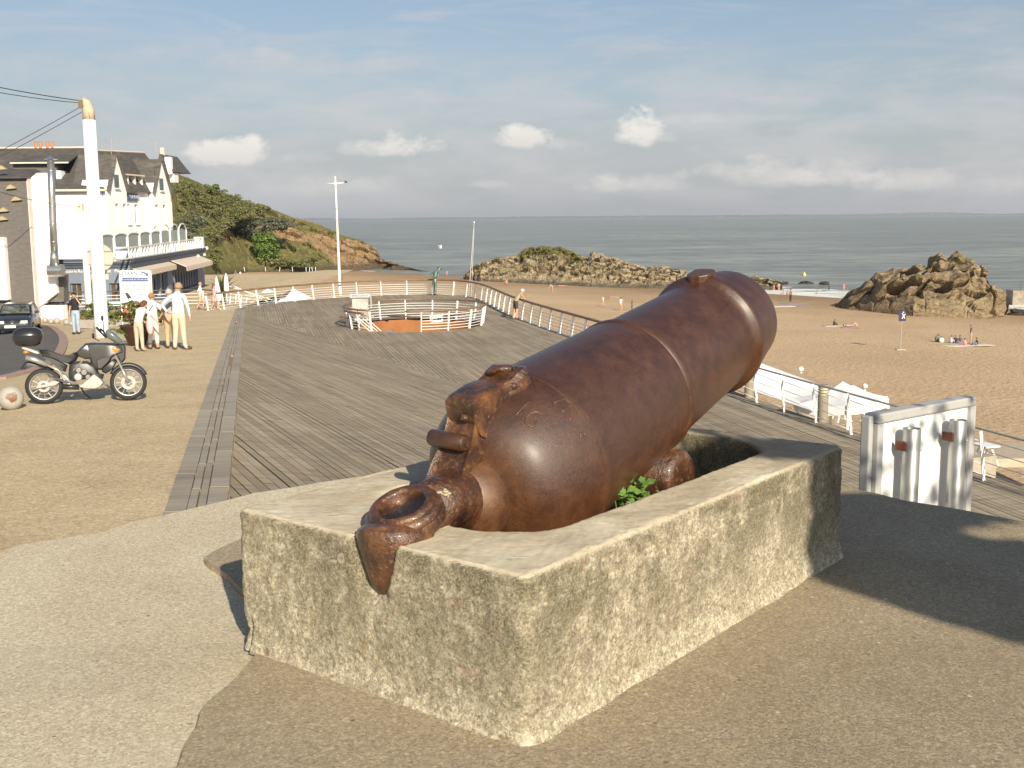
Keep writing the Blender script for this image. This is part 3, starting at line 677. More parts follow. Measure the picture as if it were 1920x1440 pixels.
tag(plinth, 'lichen-stained rectangular concrete box with hollow top carrying the rusty cannon', 'plinth')
mb = MB(); fl = []
for j in range(30):
    for i in range(40):
        u, v = .3+2.1*i/39, .22+.96*j/29
        zz = TOP+.16+.05*noise.noise(Vector((u*3, v*3, 1)))+.02*noise.noise(Vector((u*14, v*14, 1)))+.20*max(0, 1-abs(u-.85)/.45)*max(0, 1-abs(v-.35)/.3)
        fl.append(puv(u, v, zz))
mb.add(fl, [(j*40+i, j*40+i+1, (j+1)*40+i+1, (j+1)*40+i) for j in range(29) for i in range(39)])
mb.build('plinth_fill', mat('earth_fill', [(.3, (.07, .05, .03)), (.7, (.20, .14, .08))], 12, 7, .95, bump=.01, bscale=50), plinth, smooth=True)

# ================================================================ CANNON
def iron_mat():
    m = bpy.data.materials.new('painted_rusty_iron'); m.use_nodes = True; t = m.node_tree; p = t.nodes['Principled BSDF']
    g = N(t, 'ShaderNodeTexCoord'); vec = g.outputs['Object']; geo = N(t, 'ShaderNodeNewGeometry')
    nz = N(t, 'ShaderNodeSeparateXYZ'); L(t, geo.outputs['True Normal'], nz.inputs[0])
    big = noisex(t, vec, 2.6, 6, .6, .3); mid = noisex(t, vec, 11, 6, .7); fine = noisex(t, vec, 150, 5, .85)
    c = ramp(t, mid, [(.32, (.030, .0110, .0065)), (.5, (.048, .0180, .0095)), (.68, (.072, .029, .0145))])
    c = mixc(t, mth(t, 'MULTIPLY', ramp(t, big, [(.4, 0.0), (.7, 1.0)]), .4), c, (.060, .026, .015))
    grain = ramp(t, fine, [(.50, 0.0), (.72, 1.0)]); c = mixc(t, mth(t, 'MULTIPLY', grain, .45), c, (.16, .075, .036))
    dk = ramp(t, noisex(t, vec, 90, 3, .6), [(.58, 0.0), (.7, 1.0)]); c = mixc(t, mth(t, 'MULTIPLY', dk, .45), c, (.022, .012, .010))
    under = ramp(t, mth(t, 'ADD', nz.outputs[2], mth(t, 'MULTIPLY', mth(t, 'SUBTRACT', big, .5), .5)), [(-.75+.0, 1.0), (-.15+.15, 0.0)])
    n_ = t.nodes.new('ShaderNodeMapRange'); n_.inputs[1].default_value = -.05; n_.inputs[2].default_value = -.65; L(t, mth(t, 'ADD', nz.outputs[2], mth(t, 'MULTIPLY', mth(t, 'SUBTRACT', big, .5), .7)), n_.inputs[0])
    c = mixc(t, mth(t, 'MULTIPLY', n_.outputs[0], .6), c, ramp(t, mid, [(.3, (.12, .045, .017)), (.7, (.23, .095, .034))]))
    at = N(t, 'ShaderNodeAttribute'); at.attribute_name = 'rust'
    c = mixc(t, mth(t, 'MULTIPLY', at.outputs['Fac'], .85), c, ramp(t, mid, [(.3, (.06, .027, .013)), (.5, (.115, .050, .020)), (.7, (.20, .095, .036))]))
    L(t, c, p.inputs['Base Color']); p.inputs['Specular IOR Level'].default_value = .55
    L(t, ramp(t, mid, [(.3, .36), (.7, .46)]), p.inputs['Roughness'])
    p.inputs['Coat Weight'].default_value = .38; p.inputs['Coat Roughness'].default_value = .37
    b = N(t, 'ShaderNodeBump'); b.inputs['Distance'].default_value = .0022
    L(t, mth(t, 'ADD', mth(t, 'ADD', fine, mth(t, 'MULTIPLY', noisex(t, vec, 45, 4, .7), .8)), mth(t, 'MULTIPLY', mid, .9)), b.inputs['Height']); L(t, b.outputs[0], p.inputs['Normal'])
    return m
def scale_iron_mat():
    m = mat('flaking_iron', [(.30, (.022, .012, .009)), (.48, (.060, .025, .012)), (.62, (.12, .050, .019)), (.78, (.24, .12, .042))], 14, 8, .34, bump=.008, bscale=38, spec=.6, coat=.2,
            speck=[(26, .60, .72, (.30, .17, .07), .35), (70, .60, .70, (.32, .22, .12), .35)])
    return m
M['iron'] = iron_mat(); M['scale'] = scale_iron_mat()
AEL, AAZ = .252, .674
AD = Vector((sin(AAZ)*cos(AEL), cos(AAZ)*cos(AEL), sin(AEL))); AA = AD.cross(Vector((0, 0, 1))).normalized(); AB = AA.cross(AD)
C1 = Vector((.0748, 4.5699, -.9826))
def cax(s, a=0, b=0): return C1 + AD*s + AA*a + AB*b
cannon = thing('cannon', 'huge rusty brown carronade barrel pointing to sea from the concrete plinth', 'cannon', cax(0))
def cp(mb, name, m, smooth=True, bevel=0, rust=None, ang=None):
    o = mb.build(name, m, None, smooth=smooth, bevel=bevel)
    me = o.data
    if rust is not None:
        at = me.attributes.new('rust', 'FLOAT', 'POINT'); at.data.foreach_set('value', [rust(v.co) if callable(rust) else rust for v in me.vertices])
    for v in me.vertices: v.co -= cannon.location
    o.parent = cannon
    if ang: smooth_angle(o, ang)
    return o
prof = [(-.545, .0), (-.54, .08), (-.52, .125), (-.48, .160), (-.43, .178), (-.375, .176), (-.362, .172), (-.357, .188), (-.348, .225), (-.328, .266), (-.300, .296), (-.262, .320), (-.21, .342), (-.14, .362), (-.07, .375), (-.015, .381),
        (-.012, .386), (.004, .388), (.016, .3875), (.022, .378), (.10, .374), (.30, .362), (.55, .348), (.745, .336), (.752, .341), (.778, .340), (.785, .330), (.79, .322), (1.0, .313), (1.25, .300), (1.44, .290),
        (1.468, .293), (1.485, .302), (1.497, .316), (1.505, .320), (1.535, .319), (1.545, .312), (1.552, .305), (1.60, .299), (1.603, .295), (1.66, .288), (1.664, .283), (1.73, .273), (1.80, .260), (1.815, .254), (1.822, .240), (1.822, .17), (1.75, .165), (1.2, .16), (1.1, 0)]
pr = []
for (a, b) in zip(prof, prof[1:]):
    k = 1 if b[0]-a[0] < .04 else int((b[0]-a[0])/.03)
    pr += [(a[0]+(b[0]-a[0])*j/k, a[1]+(b[1]-a[1])*j/k) for j in range(k)]
pr.append(prof[-1])
mb = MB(); mb.lathe(pr, C1, AD, 128, ref=AA)
def brust(co):
    r = co-C1; s = r.dot(AD); b = r.dot(AB); a = r.dot(AA); f = 0
    if s < -.355: f = .9
    f = max(f, max(0, 1-abs(s+.355)/.035)*.9)
    f = max(f, min(1, max(0, (-b-.17)/.2))*.55 if s > -.3 else 0)
    f = max(f, max(0, 1-abs(s-.82)/.06)*.35*(.5+noise.noise(co*9)))
    f += max(0, .25*noise.noise(co*5))*.8
    return min(1, f)
cp(mb, 'barrel', M['iron'], ang=38, rust=brust)
# vent field and lock lump on top of the breech: stepped, corroded casting
def slabloft(mb, secs):
    """secs: list of (s, a0, a1, b_low, b_top, round) -> lofted lump along the axis"""
    n = 14; vs = []
    for (s, a0, a1, bl, bt, rr) in secs:
        ring = []
        for j in range(n):
            f = j/(n-1); a = a0+(a1-a0)*f; e = min(f, 1-f)*(a1-a0)
            ring.append((a, bt-rr*max(0, 1-e/.02)**2))
        pts = [(a0-.01, bl)]+ring+[(a1+.01, bl)]
        vs += [cax(s, a, b)+AB*.004*noise.noise(Vector((a*60, b*60, s*60))) for a, b in pts]
    w = n+2; k = len(secs)
    mb.add(vs, [(i*w+j, i*w+j+1, (i+1)*w+j+1, (i+1)*w+j) for i in range(k-1) for j in range(w-1)]+[tuple(range(w)), tuple(reversed(range((k-1)*w, k*w)))])
mb = MB(); slabloft(mb, [(-.362, -.066, .066, .275, .375, .004), (-.358, -.072, .072, .262, .400, .012), (-.335, -.075, .075, .24, .408, .012), (-.24, -.078, .078, .26, .412, .01), (-.19, -.078, .078, .3, .410, .01), (-.165, -.080, .080, .33, .398, .012), (-.13, -.083, .095, .33, .402, .014), (-.10, -.085, .105, .34, .418, .02), (-.05, -.085, .105, .34, .424, .02), (-.015, -.07, .085, .36, .415, .02), (.0, -.06, .07, .36, .396, .02)])
cp(mb, 'vent_field', M['scale'], rust=.5, ang=28)
mb = MB(); mb.ball(cax(-.13, .085, .375), .018, 12, 8); cp(mb, 'rivet', M['scale'], rust=.8)
mb = MB(); mb.tube([cax(-.358, .02, .34), cax(-.372, .02, .32)], .018, 8); cp(mb, 'hinge_stub', M['scale'], rust=.8)
mb = MB(); mb.tube([cax(-.12, -.04, .41), cax(-.10, .0, .43), cax(-.08, .05, .425)], .014, 8)
cp(mb, 'lock_fitting', M['scale'], rust=.8)
# spine joining the vent field to the loop, with hinge roller and lower roller
sp_ = [(-.345, .31, .070), (-.385, .25, .072), (-.425, .205, .076), (-.475, .165, .080), (-.52, .115, .082), (-.558, .065, .082), (-.60, .02, .08), (-.65, -.01, .06)]
vs = []; n = 10
for (s, b, hw) in sp_:
    for j in range(n+1):
        a = -hw+2*hw*j/n; e = abs(j-n/2)/(n/2); edge = .018 if e > .85 else 0
        vs.append(cax(s-.015+.012*0, a, b+edge))
    for j in range(n+1):
        a = hw-2*hw*j/n; vs.append(cax(s+.14, a, b-.10))
w = 2*(n+1); k = len(sp_); mb = MB()
mb.add(vs, [(i*w+j, i*w+(j+1) % w, (i+1)*w+(j+1) % w, (i+1)*w+j) for i in range(k-1) for j in range(w)]+[tuple(reversed(range(w))), tuple(range((k-1)*w, k*w))])
cp(mb, 'spine', M['scale'], rust=.7, ang=50)
mb = MB(); mb.tube([cax(-.43, -.115, .262), cax(-.43, -.107, .262), cax(-.43, .055, .258), cax(-.43, .065, .258)], [.024, .033, .033, .026], 24)
mb.tube([cax(-.43, .064, .258), cax(-.43, .072, .258)], .014, 16)
cp(mb, 'upper_roller', M['iron'], rust=.25, ang=50)
mb = MB(); mb.tube([cax(-.615, -.115, .055), cax(-.615, -.105, .055), cax(-.615, -.005, .053), cax(-.615, .01, .053)], [.022, .034, .034, .022], 20)
cp(mb, 'lower_roller', M['scale'], rust=.6, ang=50)
# breech loop: thick ring with a raised collar, tilted like the casting, on a tapering screw housing
LC = puv(.165, .675, -1.032); LN = (Vector((0, 0, 1))*.93 - Vector((PU.x, PU.y, 0))*.40 ).normalized()
def tor(mb, C, R1, R2, n1=56, n2=14, ax=LN, sq=1.0, stretch=1.0):
    a = Vector((PU.x, PU.y, 0)); a = (a-ax*a.dot(ax)).normalized(); b = ax.cross(a); vs = []
    for i in range(n1):
        t = 2*pi*i/n1; rd_ = a*cos(t)*stretch+b*sin(t)
        for j in range(n2):
            q = 2*pi*j/n2; P = C + rd_*(R1+R2*cos(q)) + ax*(R2*sq*sin(q)); P += rd_*.003*noise.noise(P*30) + ax*.003*noise.noise(P*25); vs.append(P)
    mb.add(vs, [(i*n2+j, i*n2+(j+1) % n2, ((i+1) % n1)*n2+(j+1) % n2, ((i+1) % n1)*n2+j) for i in range(n1) for j in range(n2)])
mb = MB(); tor(mb, LC, .112, .030, sq=.9); tor(mb, LC+LN*.024, .104, .020, sq=.8); tor(mb, LC+LN*-.03, .112, .032, sq=1.3)
cp(mb, 'breech_ring', M['scale'], rust=.75)
mb = MB(); mb.lathe([(-.075, .0), (-.07, .075), (-.03, .086), (.02, .089), (.03, .093), (.026, .10)], LC, LN, 40)
cp(mb, 'ring_bore', M['scale'], rust=.9)
# neck casting between ring and breech
mb = MB(); pts = []; a0 = LC+Vector((PU.x, PU.y, 0))*.09+Vector((0, 0, -.02)); a1 = cax(-.37, 0, -.01)
mb.tube([a0, a0.lerp(a1, .35)+Vector((0, 0, .015)), a0.lerp(a1, .7)+Vector((0, 0, .01)), a1], [.096, .108, .130, .142], 28)
cp(mb, 'neck', M['scale'], rust=.9)
mb = MB(); HC = LC + Vector((-PU.x*.050, -PU.y*.050, 0))
hp = [(-.275, .0), (-.272, .034), (-.255, .058), (-.21, .086), (-.14, .115), (-.09, .132), (-.055, .139), (-.035, .132), (-.015, .1)]
mb.lathe([(h_, r_+.0) for h_, r_ in hp], HC-LN*.02, Vector((0, 0, 1))*.94+Vector((PU.x, PU.y, 0))*.20+Vector((PV.x, PV.y, 0))*.12, 40)
for i, v in enumerate(mb.v): P = Vector(v); mb.v[i] = tuple(P + (P-HC)*.05*noise.noise(P*14))
cp(mb, 'screw_housing', M['scale'], rust=.85)
# trunnion lug under the barrel
mb = MB(); T0, T1 = cax(.66, -.30, -.36), cax(.66, .305, -.36)
mb.tube([T0, T0+AA*.02, T1-AA*.02, T1, T1+AA*.002], [.10, .125, .125, .108, .07], 32)
cp(mb, 'trunnion', M['scale'], rust=.8, ang=50)
mb = MB(); mb.beam(cax(.66, 0, -.30), cax(.66, 0, -.48), .14, .24); cp(mb, 'trunnion_lug', M['scale'], rust=.8, bevel=.02)
# muzzle sight
mb = MB(); mb.prism([cax(s_, a_, .285) for s_, a_ in ((1.47, -.025), (1.50, -.06), (1.585, -.06), (1.60, -.03), (1.60, .03), (1.585, .06), (1.50, .06), (1.47, .025))], AB*.046)
cp(mb, 'muzzle_sight', M['iron'], rust=.3, smooth=False, bevel=.006)
# raised numerals and lettering on the breech
def on_breech(s, th):
    for (a, b) in zip(prof, prof[1:]):
        if a[0] <= s <= b[0]: r = a[1]+(b[1]-a[1])*(s-a[0])/(b[0]-a[0]+1e-9); sl_ = (b[1]-a[1])/(b[0]-a[0]+1e-9); break
    o = AA*cos(th)+AB*sin(th); return C1+AD*s+o*r, o
def stroke(mb, pts, r=.0042):                                   # pts in (s, theta)
    out = []
    for (a, b) in zip(pts, pts[1:]):
        for j in range(5): out.append(on_breech(a[0]+(b[0]-a[0])*j/5, a[1]+(b[1]-a[1])*j/5)[0])
    out.append(on_breech(*pts[-1])[0]); mb.tube(out, r, 6)
def inv_breech(px, py):
    d = ray(px, py).normalized(); best = None
    for i in range(400):
        P = d*(3.6+i*.004); r = P-C1; s = r.dot(AD); q = sqrt(r.dot(AA)**2+r.dot(AB)**2)
        for (a, b) in zip(prof, prof[1:]):
            if a[0] <= s <= b[0]:
                if q <= a[1]+(b[1]-a[1])*(s-a[0])/(b[0]-a[0]+1e-9): return (s, atan2(r.dot(AB), r.dot(AA)))
                break
    return None
def z2(x, y): return (780+x/6, 640+y/6)
marks = [[z2(1255, 690), z2(1125, 830)], [z2(1240, 680), z2(1275, 700)], [z2(1110, 822), z2(1140, 835)],
         [z2(1420, 825), z2(1385, 805), z2(1330, 795), z2(1275, 820), z2(1240, 865), z2(1232, 915), z2(1255, 955), z2(1300, 968), z2(1340, 945), z2(1350, 905), z2(1320, 880), z2(1290, 895), z2(1292, 925)],
         [z2(1550, 690), z2(1680, 645)], [z2(1535, 675), z2(1565, 712)], [z2(1655, 630), z2(1715, 685)],
         [z2(1645, 790), z2(1745, 720), z2(1730, 890), z2(1835, 815)], [z2(1635, 775), z2(1660, 805)], [z2(1735, 712), z2(1755, 735)], [z2(1815, 790), z2(1840, 835)]]
c0 = z2(1870, 1055); marks.append([(c0[0]+4.6*cos(t*pi/5), c0[1]+4.6*sin(t*pi/5)) for t in range(11)])
for nm_, idx_ in (('raised_numeral', (0, 1, 2)), ('raised_numeral', (3,)), ('raised_letter', (4, 5, 6)), ('raised_letter', (7, 8, 9, 10)), ('raised_circle', (11,))):
    mb = MB()
    for i_ in idx_:
        q = [inv_breech(*p) for p in marks[i_]]
        if all(q): stroke(mb, q, .0040)
    if mb.v: cp(mb, nm_, M['iron'], rust=.55)
# drips of old mortar on the neck
mb = MB(); random.seed(3)
for i in range(26):
    P = LC + Vector((PU.x, PU.y, 0))*(.13+random.uniform(-.03, .03)) + AA*random.uniform(.03, .075) + Vector((0, 0, .045+random.uniform(-.01, .015)))
    mb.ball(P, (random.uniform(.006, .014), random.uniform(.006, .014), .006), 8, 6)
cp(mb, 'mortar_crust', mat('mortar_crust', [(.3, (.25, .2, .1)), (.7, (.55, .48, .33))], 40, 5, .8, bump=.004, bscale=90))
# ---- weed growing between trunnion and wall
M['leaf_bright'] = mat('bright_leaf', [(.3, (.06, .13, .02)), (.7, (.15, .26, .05))], 8, 4, .6)
mb = MB(); random.seed(5); W0 = at_z(1185, 925, -1.14)
for i in range(60):
    c = W0 + Vector((random.gauss(0, .05), random.gauss(0, .04), random.uniform(-.05, .05))); r = random.uniform(.010, .02)
    nrm = Vector((random.gauss(0, .5), random.gauss(-.3, .5), 1)).normalized(); a = nrm.cross(Vector((1, .2, 0))).normalized(); b = nrm.cross(a); k = 9
    mb.poly([c+(a*cos(2*pi*j/k)+b*sin(2*pi*j/k))*r*(1+.25*cos(5*2*pi*j/k)) + nrm*.2*r*(j % 2) for j in range(k)])
weed = mb.build('weed', M['leaf_bright']); tag(weed, 'small bright green weed growing between the trunnion and the plinth wall', 'weed')
mb = MB()
for i in range(12): a = W0+Vector((random.gauss(0, .05), random.gauss(0, .05), -.02)); mb.tube([a+Vector((0, 0, -.12)), a+Vector((random.gauss(0, .02), 0, -.05)), a], .002, 5)
mb.build('stem', M['leaf_bright'], weed)
# ================================================================ RAILINGS AND DECK THINGS
def polyline_len(pts): return sum((b-a).length for a, b in zip(pts, pts[1:]))
def resample(pts, step):
    out = [pts[0]]; acc = 0; 
    for a, b in zip(pts, pts[1:]):
        l = (b-a).length; pos = 0
        while acc + (l-pos) >= step:
            pos += step-acc; acc = 0; out.append(a.lerp(b, pos/l))
        acc += l-pos
    return out
# far curved deck railing with brown handrail
i_split = max(i for i, p in enumerate(rail_line) if p.y > 38)
farline = rail_line[2:i_split+1]
def nrm_out(pts, i):
    t = (pts[min(i+1, len(pts)-1)]-pts[max(i-1, 0)]).normalized(); return Vector((-t.y, t.x, 0))
rail = thing('deck_railing', 'long curved white bar railing with brown handrail round the far edge of the timber deck', 'railing', farline[0])
o_ = farline[0]
def rp(mb, name, m, par=rail, org=o_, **k):
    mb.v = [tuple(Vector(v)-org) for v in mb.v]; return mb.build(name, m, par, **k)
dense = resample(farline, .75)
hr = [p + nrm_out(dense, i)*.16 + Vector((0, 0, 1.02)) for i, p in enumerate(dense)]
mb = MB(); mb.tube(hr, .06, 10); rp(mb, 'handrail', M['brown_rail'], smooth=True)
for h in (.12, .27, .42, .57, .72):
    mb = MB(); mb.tube([p + nrm_out(dense, i)*(.02+.13*h) + Vector((0, 0, h)) for i, p in enumerate(dense)], .014, 6); rp(mb, 'bar', M['white_metal'], smooth=True)
posts = resample(farline, 1.85)
for i, p in enumerate(posts):
    n_ = nrm_out(posts, i); t_ = Vector((n_.y, -n_.x, 0)); mb = MB(); mb.beam(p+Vector((0, 0, -.1)), p+n_*.15+Vector((0, 0, .97)), .045, .10, upv=n_)
    mb.box(p+Vector((0, 0, .01)), (.16, .16, .02)); rp(mb, 'post', M['white_metal'])
# near right: slim tube rail on slanted flat posts
nearline = [p for p in rail_line[i_split:] if p.y > -6]
rail2 = thing('slanted_post_railing', 'grey tube railing on slanted white posts beside the round bollard lights', 'railing', nearline[0]); o2 = nearline[0]
dense = resample(nearline, 1.0)
ins = lambda pts, i: -nrm_out(pts, i)
mb = MB(); mb.tube([p + ins(dense, i)*.10 + Vector((0, 0, 1.03)) for i, p in enumerate(dense)], .026, 8); rp(mb, 'handrail', M['grey_steel'], rail2, o2, smooth=True)
posts2 = []
for (px, py) in ((1349, 727), (1420, 755), (1472, 773), (1531, 793), (1597, 815), (1672, 842), (1846, 901)): posts2.append(at_z(px, py, DECK))
posts2 += [Vector((11.0, 17.4, DECK)), Vector((12.3, 12.6, DECK))]
for i, p in enumerate(posts2):
    t_ = Vector((.24, -.97, 0)); mb = MB(); mb.beam(p+Vector((0, 0, -.1)), p+Vector((-.14, -.02, 1.03)), .03, .06, upv=(1, 0, 0)); rp(mb, 'post', M['white_metal'], rail2, o2)
    if i: 
        q = posts2[i-1]
        for (ha, hb) in ((.86, .70), (.62, .50), (.38, .28), (.16, .06)):
            mb = MB(); mb.tube([q+Vector((.03-.13*ha, 0, ha)), p+Vector((.03-.13*ha, 0, ha-.06))], .009, 6); rp(mb, 'wire', M['white_metal'], rail2, o2, smooth=True)
# bollard lights
M['bollard'] = mat('bronze_paint', [(.3, (.23, .20, .145)), (.7, (.28, .245, .18))], 3, 4, .45)
M['lens'] = flat('frosted_lens', (.55, .50, .36), .35)
def bollard(p, label):
    t = thing('bollard_light', label, 'bollard light', p, group='bollard lights along the rail')
    mb = MB(); mb.lathe([(0, .135), (.70, .135), (.70, .11)], n=28); mb.build('column', M['bollard'], t, smooth=False); 
    for k in range(3):
        mb = MB(); mb.lathe([(.705+k*.075, .118), (.75+k*.075, .118)], n=28); mb.build('lens', M['lens'], t)
        mb = MB(); mb.lathe([(.75+k*.075, .0), (.75+k*.075, .138), (.78+k*.075, .138), (.78+k*.075, .0)], n=28); mb.build('louvre', M['bollard'], t)
    mb = MB(); mb.lathe([(.93, .137), (.965, .135), (.975, .12), (.975, 0)], n=28); mb.build('cap', M['bollard'], t)
    return t
b1 = bollard(at_z(1404, 745, DECK), 'bronze bollard light just under the cannon muzzle at the deck rail')
b2 = bollard(at_z(1542, 790, DECK), 'bronze bollard light between the white canopy and the sign panel')
b1.scale = (1, 1, 1.12)
# ---- flagpole with yard
fp = at_z(638, 556, DECK)
t = thing('flagpole', 'tall white flagpole with crossarm standing on the far side of the deck', 'flagpole', fp)
tilt = Vector((-.012, 0, 1)).normalized(); H = 8.25
mb = MB(); mb.lathe([(0, .13), (.5, .12), (.52, .10), (3, .085), (6, .065), (H, .045)], axis=tilt, n=14); mb.build('mast', mat('rust_streaked_white', [(.3, (.70, .68, .62)), (.7, (.80, .78, .73))], 2, 5, .5, speck=[(3, .60, .68, (.36, .20, .09), .8)]), t, smooth=True)
mb = MB(); mb.tube([tilt*(H-.48)+Vector((-.56, 0, 0)), tilt*(H-.48)+Vector((.56, .05, .03))], [.028, .028], 8); mb.build('crossarm', M['white_metal'], t, smooth=True)
mb = MB(); mb.box(tilt*(H-.48), (.16, .16, .18)); mb.build('bracket', M['white_metal'], t)
mb = MB(); mb.box((.14, 0, 1.35), (.1, .08, .42)); mb.build('cleat', M['brown_rail'], t)
# slim mast standing on the beach
bp = sand(870, 560); bp = Vector((-3.4, 95, beach_z(-3.4, 95)))
tp = at_y(889, 417, 95)
t = thing('beach_mast', 'thin leaning grey mast with a stay rope in front of the rocks', 'mast', (at_y(872, 541, 95).x, 95, bp.z))
mb = MB(); mb.tube([(0, 0, 0), (tp.x-t.location.x, 0, tp.z-bp.z)], [.05, .03], 8); mb.build('mast', flat('grey_mast', (.38, .36, .32), .5), t, smooth=True)
mb = MB(); mb.tube([(.35, 0, 0), (tp.x-t.location.x, 0, tp.z-bp.z-.1)], .012, 5); mb.build('stay_rope', M['white_metal'], t)
mb = MB(); mb.ball((tp.x-t.location.x, 0, tp.z-bp.z), .07, 8, 6); mb.build('truck', M['white_metal'], t)
# ---- oval stair railing
ov = thing('stairwell_railing', 'oval white bar railing with brown handrail round the stairwell in the deck', 'railing', (OVC.x, OVC.y, DECK))
def oe(t_, g=0.0, z=0): return Vector(((OVA+g)*cos(t_), (OVB+g)*sin(t_), z))
NO = 72
gap0, gap1 = rad(248), rad(268)                                 # entrance in the near side
def arc(a0, a1, g, z, k=60): return [oe(a0+(a1-a0)*i/k, g, z) for i in range(k+1)]
mb = MB(); mb.tube(arc(rad(-92), rad(238), .26, 1.0, 80), .05, 10); mb.build('handrail', M['brown_rail'], ov, smooth=True)
mb = MB(); mb.tube(arc(rad(200), rad(232), .26, .86, 12), .05, 10); mb.build('handrail', M['brown_rail'], ov, smooth=True)
for i in range(6):
    h = .12+i*.135
    mb = MB(); mb.tube(arc(rad(-80), rad(238), .10+.14*h, h, 80), .016, 6); mb.build('bar', M['white_metal'], ov, smooth=True)
for a in (-80, -58, -35, -12, 8, 32, 56, 80, 104, 128, 152, 176, 200, 212, 224, 238):
    mb = MB(); mb.beam(oe(rad(a), .10, -.05), oe(rad(a), .25, .96), .05, .10); mb.build('post', M['white_metal'], ov)
# short inner handrail on the stair
mb = MB(); mb.tube([(-1.2, -1.9, .62), (.6, -2.6, .60), (2.0, -2.6, .66), (3.2, -1.7, .76)], .04, 10); mb.build('handrail', M['brown_rail'], ov, smooth=True)
for k in range(4):
    mb = MB(); mb.beam((-1.9+k*.18, -3.3, .0+.0), (-2.6+k*.18, -3.2, .62), .03, .03); mb.build('stair_bar', M['white_metal'], ov)
# notice boards on the railing
mb = MB(); mb.box((1.25, -2.62, .52), (.62, .03, .34)); nb = mb.build('notice_plate', M['white'], ov)
mb = MB(); mb.tube([Vector((1.1+.10*cos(q*pi/8), -2.65, .53+.10*sin(q*pi/8))) for q in range(16)], .014, 6, closed=True); mb.tube([(1.03, -2.65, .60), (1.17, -2.65, .46)], .012, 6); mb.build('prohibition_mark', flat('sign_red', (.55, .05, .04), .5), ov)
mb = MB(); mb.box((1.36, -2.642, .50), (.05, .01, .16)); mb.box((1.45, -2.642, .50), (.05, .01, .16)); mb.build('pictogram', M['black'], ov)
# stairwell: orange rendered drum going down
sw = MB(); k = 60
for i in range(k):
    a, b = oe(2*pi*i/k, -.02), oe(2*pi*(i+1)/k, -.02)
    sw.add([a+Vector((0, 0, -.06)), b+Vector((0, 0, -.06)), b+Vector((0, 0, -4.2)), a+Vector((0, 0, -4.2))], [(0, 1, 2, 3)])
sw.add([oe(2*pi*i/k, 0, -4.1) for i in range(k)], [tuple(range(k))])
w_ = sw.build('stairwell', mat('orange_render', [(.3, (.27, .105, .035)), (.7, (.35, .145, .05))], .8, 5, .8, bump=.006, bscale=10), loc=(OVC.x, OVC.y, DECK)); tag(w_, kind='structure')
for s_ in range(12):
    pass
mb = MB()
for s_ in range(12): mb.box((OVC.x-1.2+.31*s_, OVC.y-1.5, DECK-.25-.22*s_), (.31, 1.8, .12))
tag(mb.build('staircase', flat('step_concrete', (.35, .30, .24), .8)), 'concrete steps leading down inside the oval stairwell', 'stairs')
# lectern-like menu stand clipped to the left end of the oval railing
ls = thing('menu_stand', 'grey tilted menu board with blue and white header at left end of the stair railing', 'menu stand', (at_y(676, 600, 55.6).x, 55.6, DECK), .12)
mb = MB(); mb.beam((0, .25, .72), (0, .62, 1.50), .8, .06, upv=(0, -1, .4)); mb.build('board', flat('menu_board', (.36, .32, .29), .6, var=.3), ls)
mb = MB(); mb.box((0, .5, 1.56), (1.0, .10, .20)); h_ = mb.build('header', flat('header_grey', (.42, .42, .42), .6), ls)
text_mb('DIRECT LA PLAGE', .10, Matrix.Translation((0, .445, 1.56)) @ Matrix.Rotation(pi/2, 4, 'X'), flat('sign_blue', (.04, .07, .22), .5), 'lettering', ls)
mb = MB(); mb.box((.54, .3, 1.3), (.04, .5, .6)); mb.build('side_panel', flat('side_grey', (.45, .44, .42), .6), ls)
mb = MB(); mb.box((0, .05, .52), (1.35, .5, .07)); mb.box((0, .0, .42), (1.0, .4, .1)); mb.build('shelf', flat('pale_wood', (.48, .36, .24), .6), ls, bevel=.01)
mb = MB(); mb.tube([(-1.0, -.2, .60), (-.4, -.3, .55), (.5, -.2, .52)], .05, 8); mb.build('handrail', M['brown_rail'], ls, smooth=True)
for x in (-.45, .45):
    mb = MB(); mb.tube([(x, .0, 0), (x, .05, .45)], .03, 8); mb.build('leg', M['grey_steel'], ls)
# ---- sign panel seen from behind, with two round aluminium posts
M['alu'] = mat('brushed_aluminium', [(.3, (.33, .33, .32)), (.7, (.46, .46, .44))], 30, 4, .42, metal=.75, stretch=(1, 1, .04))
M['alu_frame'] = mat('aluminium_frame', [(.3, (.36, .36, .35)), (.7, (.41, .41, .40))], 3, 4, .55, metal=.05)
PA, PB = at_y(1648, 772, 7.15), at_y(1832, 748, 7.85); pz0 = (PA.z+PB.z)/2; PA.z = PB.z = pz0
ex = (PB-PA); ex.z = 0; wl = ex.length; ex.normalize(); ey = Vector((-ex.y, ex.x, 0))
sp = thing('sign_panel', 'aluminium framed white information panel seen from behind on two round metal posts', 'sign', (PA.x, PA.y, 0), atan2(ex.y, ex.x))
hgt = 1.75; zt = pz0; zb = zt-hgt; fw = .066; th = .11
def fr(mb, x0, x1, z0, z1, y0=0, y1=th): mb.box(((x0+x1)/2, (y0+y1)/2, (z0+z1)/2), (x1-x0, y1-y0, z1-z0))
mb = MB(); fr(mb, 0, wl, zt-fw, zt); mb.build('frame_rail', M['alu_frame'], sp, bevel=.012)
mb = MB(); fr(mb, 0, wl, zb, zb+fw); mb.build('frame_rail', M['alu_frame'], sp, bevel=.006)
mb = MB(); fr(mb, 0, fw, zb+fw, zt-fw-.001); mb.build('frame_stile', M['alu_frame'], sp, bevel=.006)
mb = MB(); fr(mb, wl-fw, wl, zb+fw, zt-fw-.001); mb.build('frame_stile', M['alu_frame'], sp, bevel=.006)
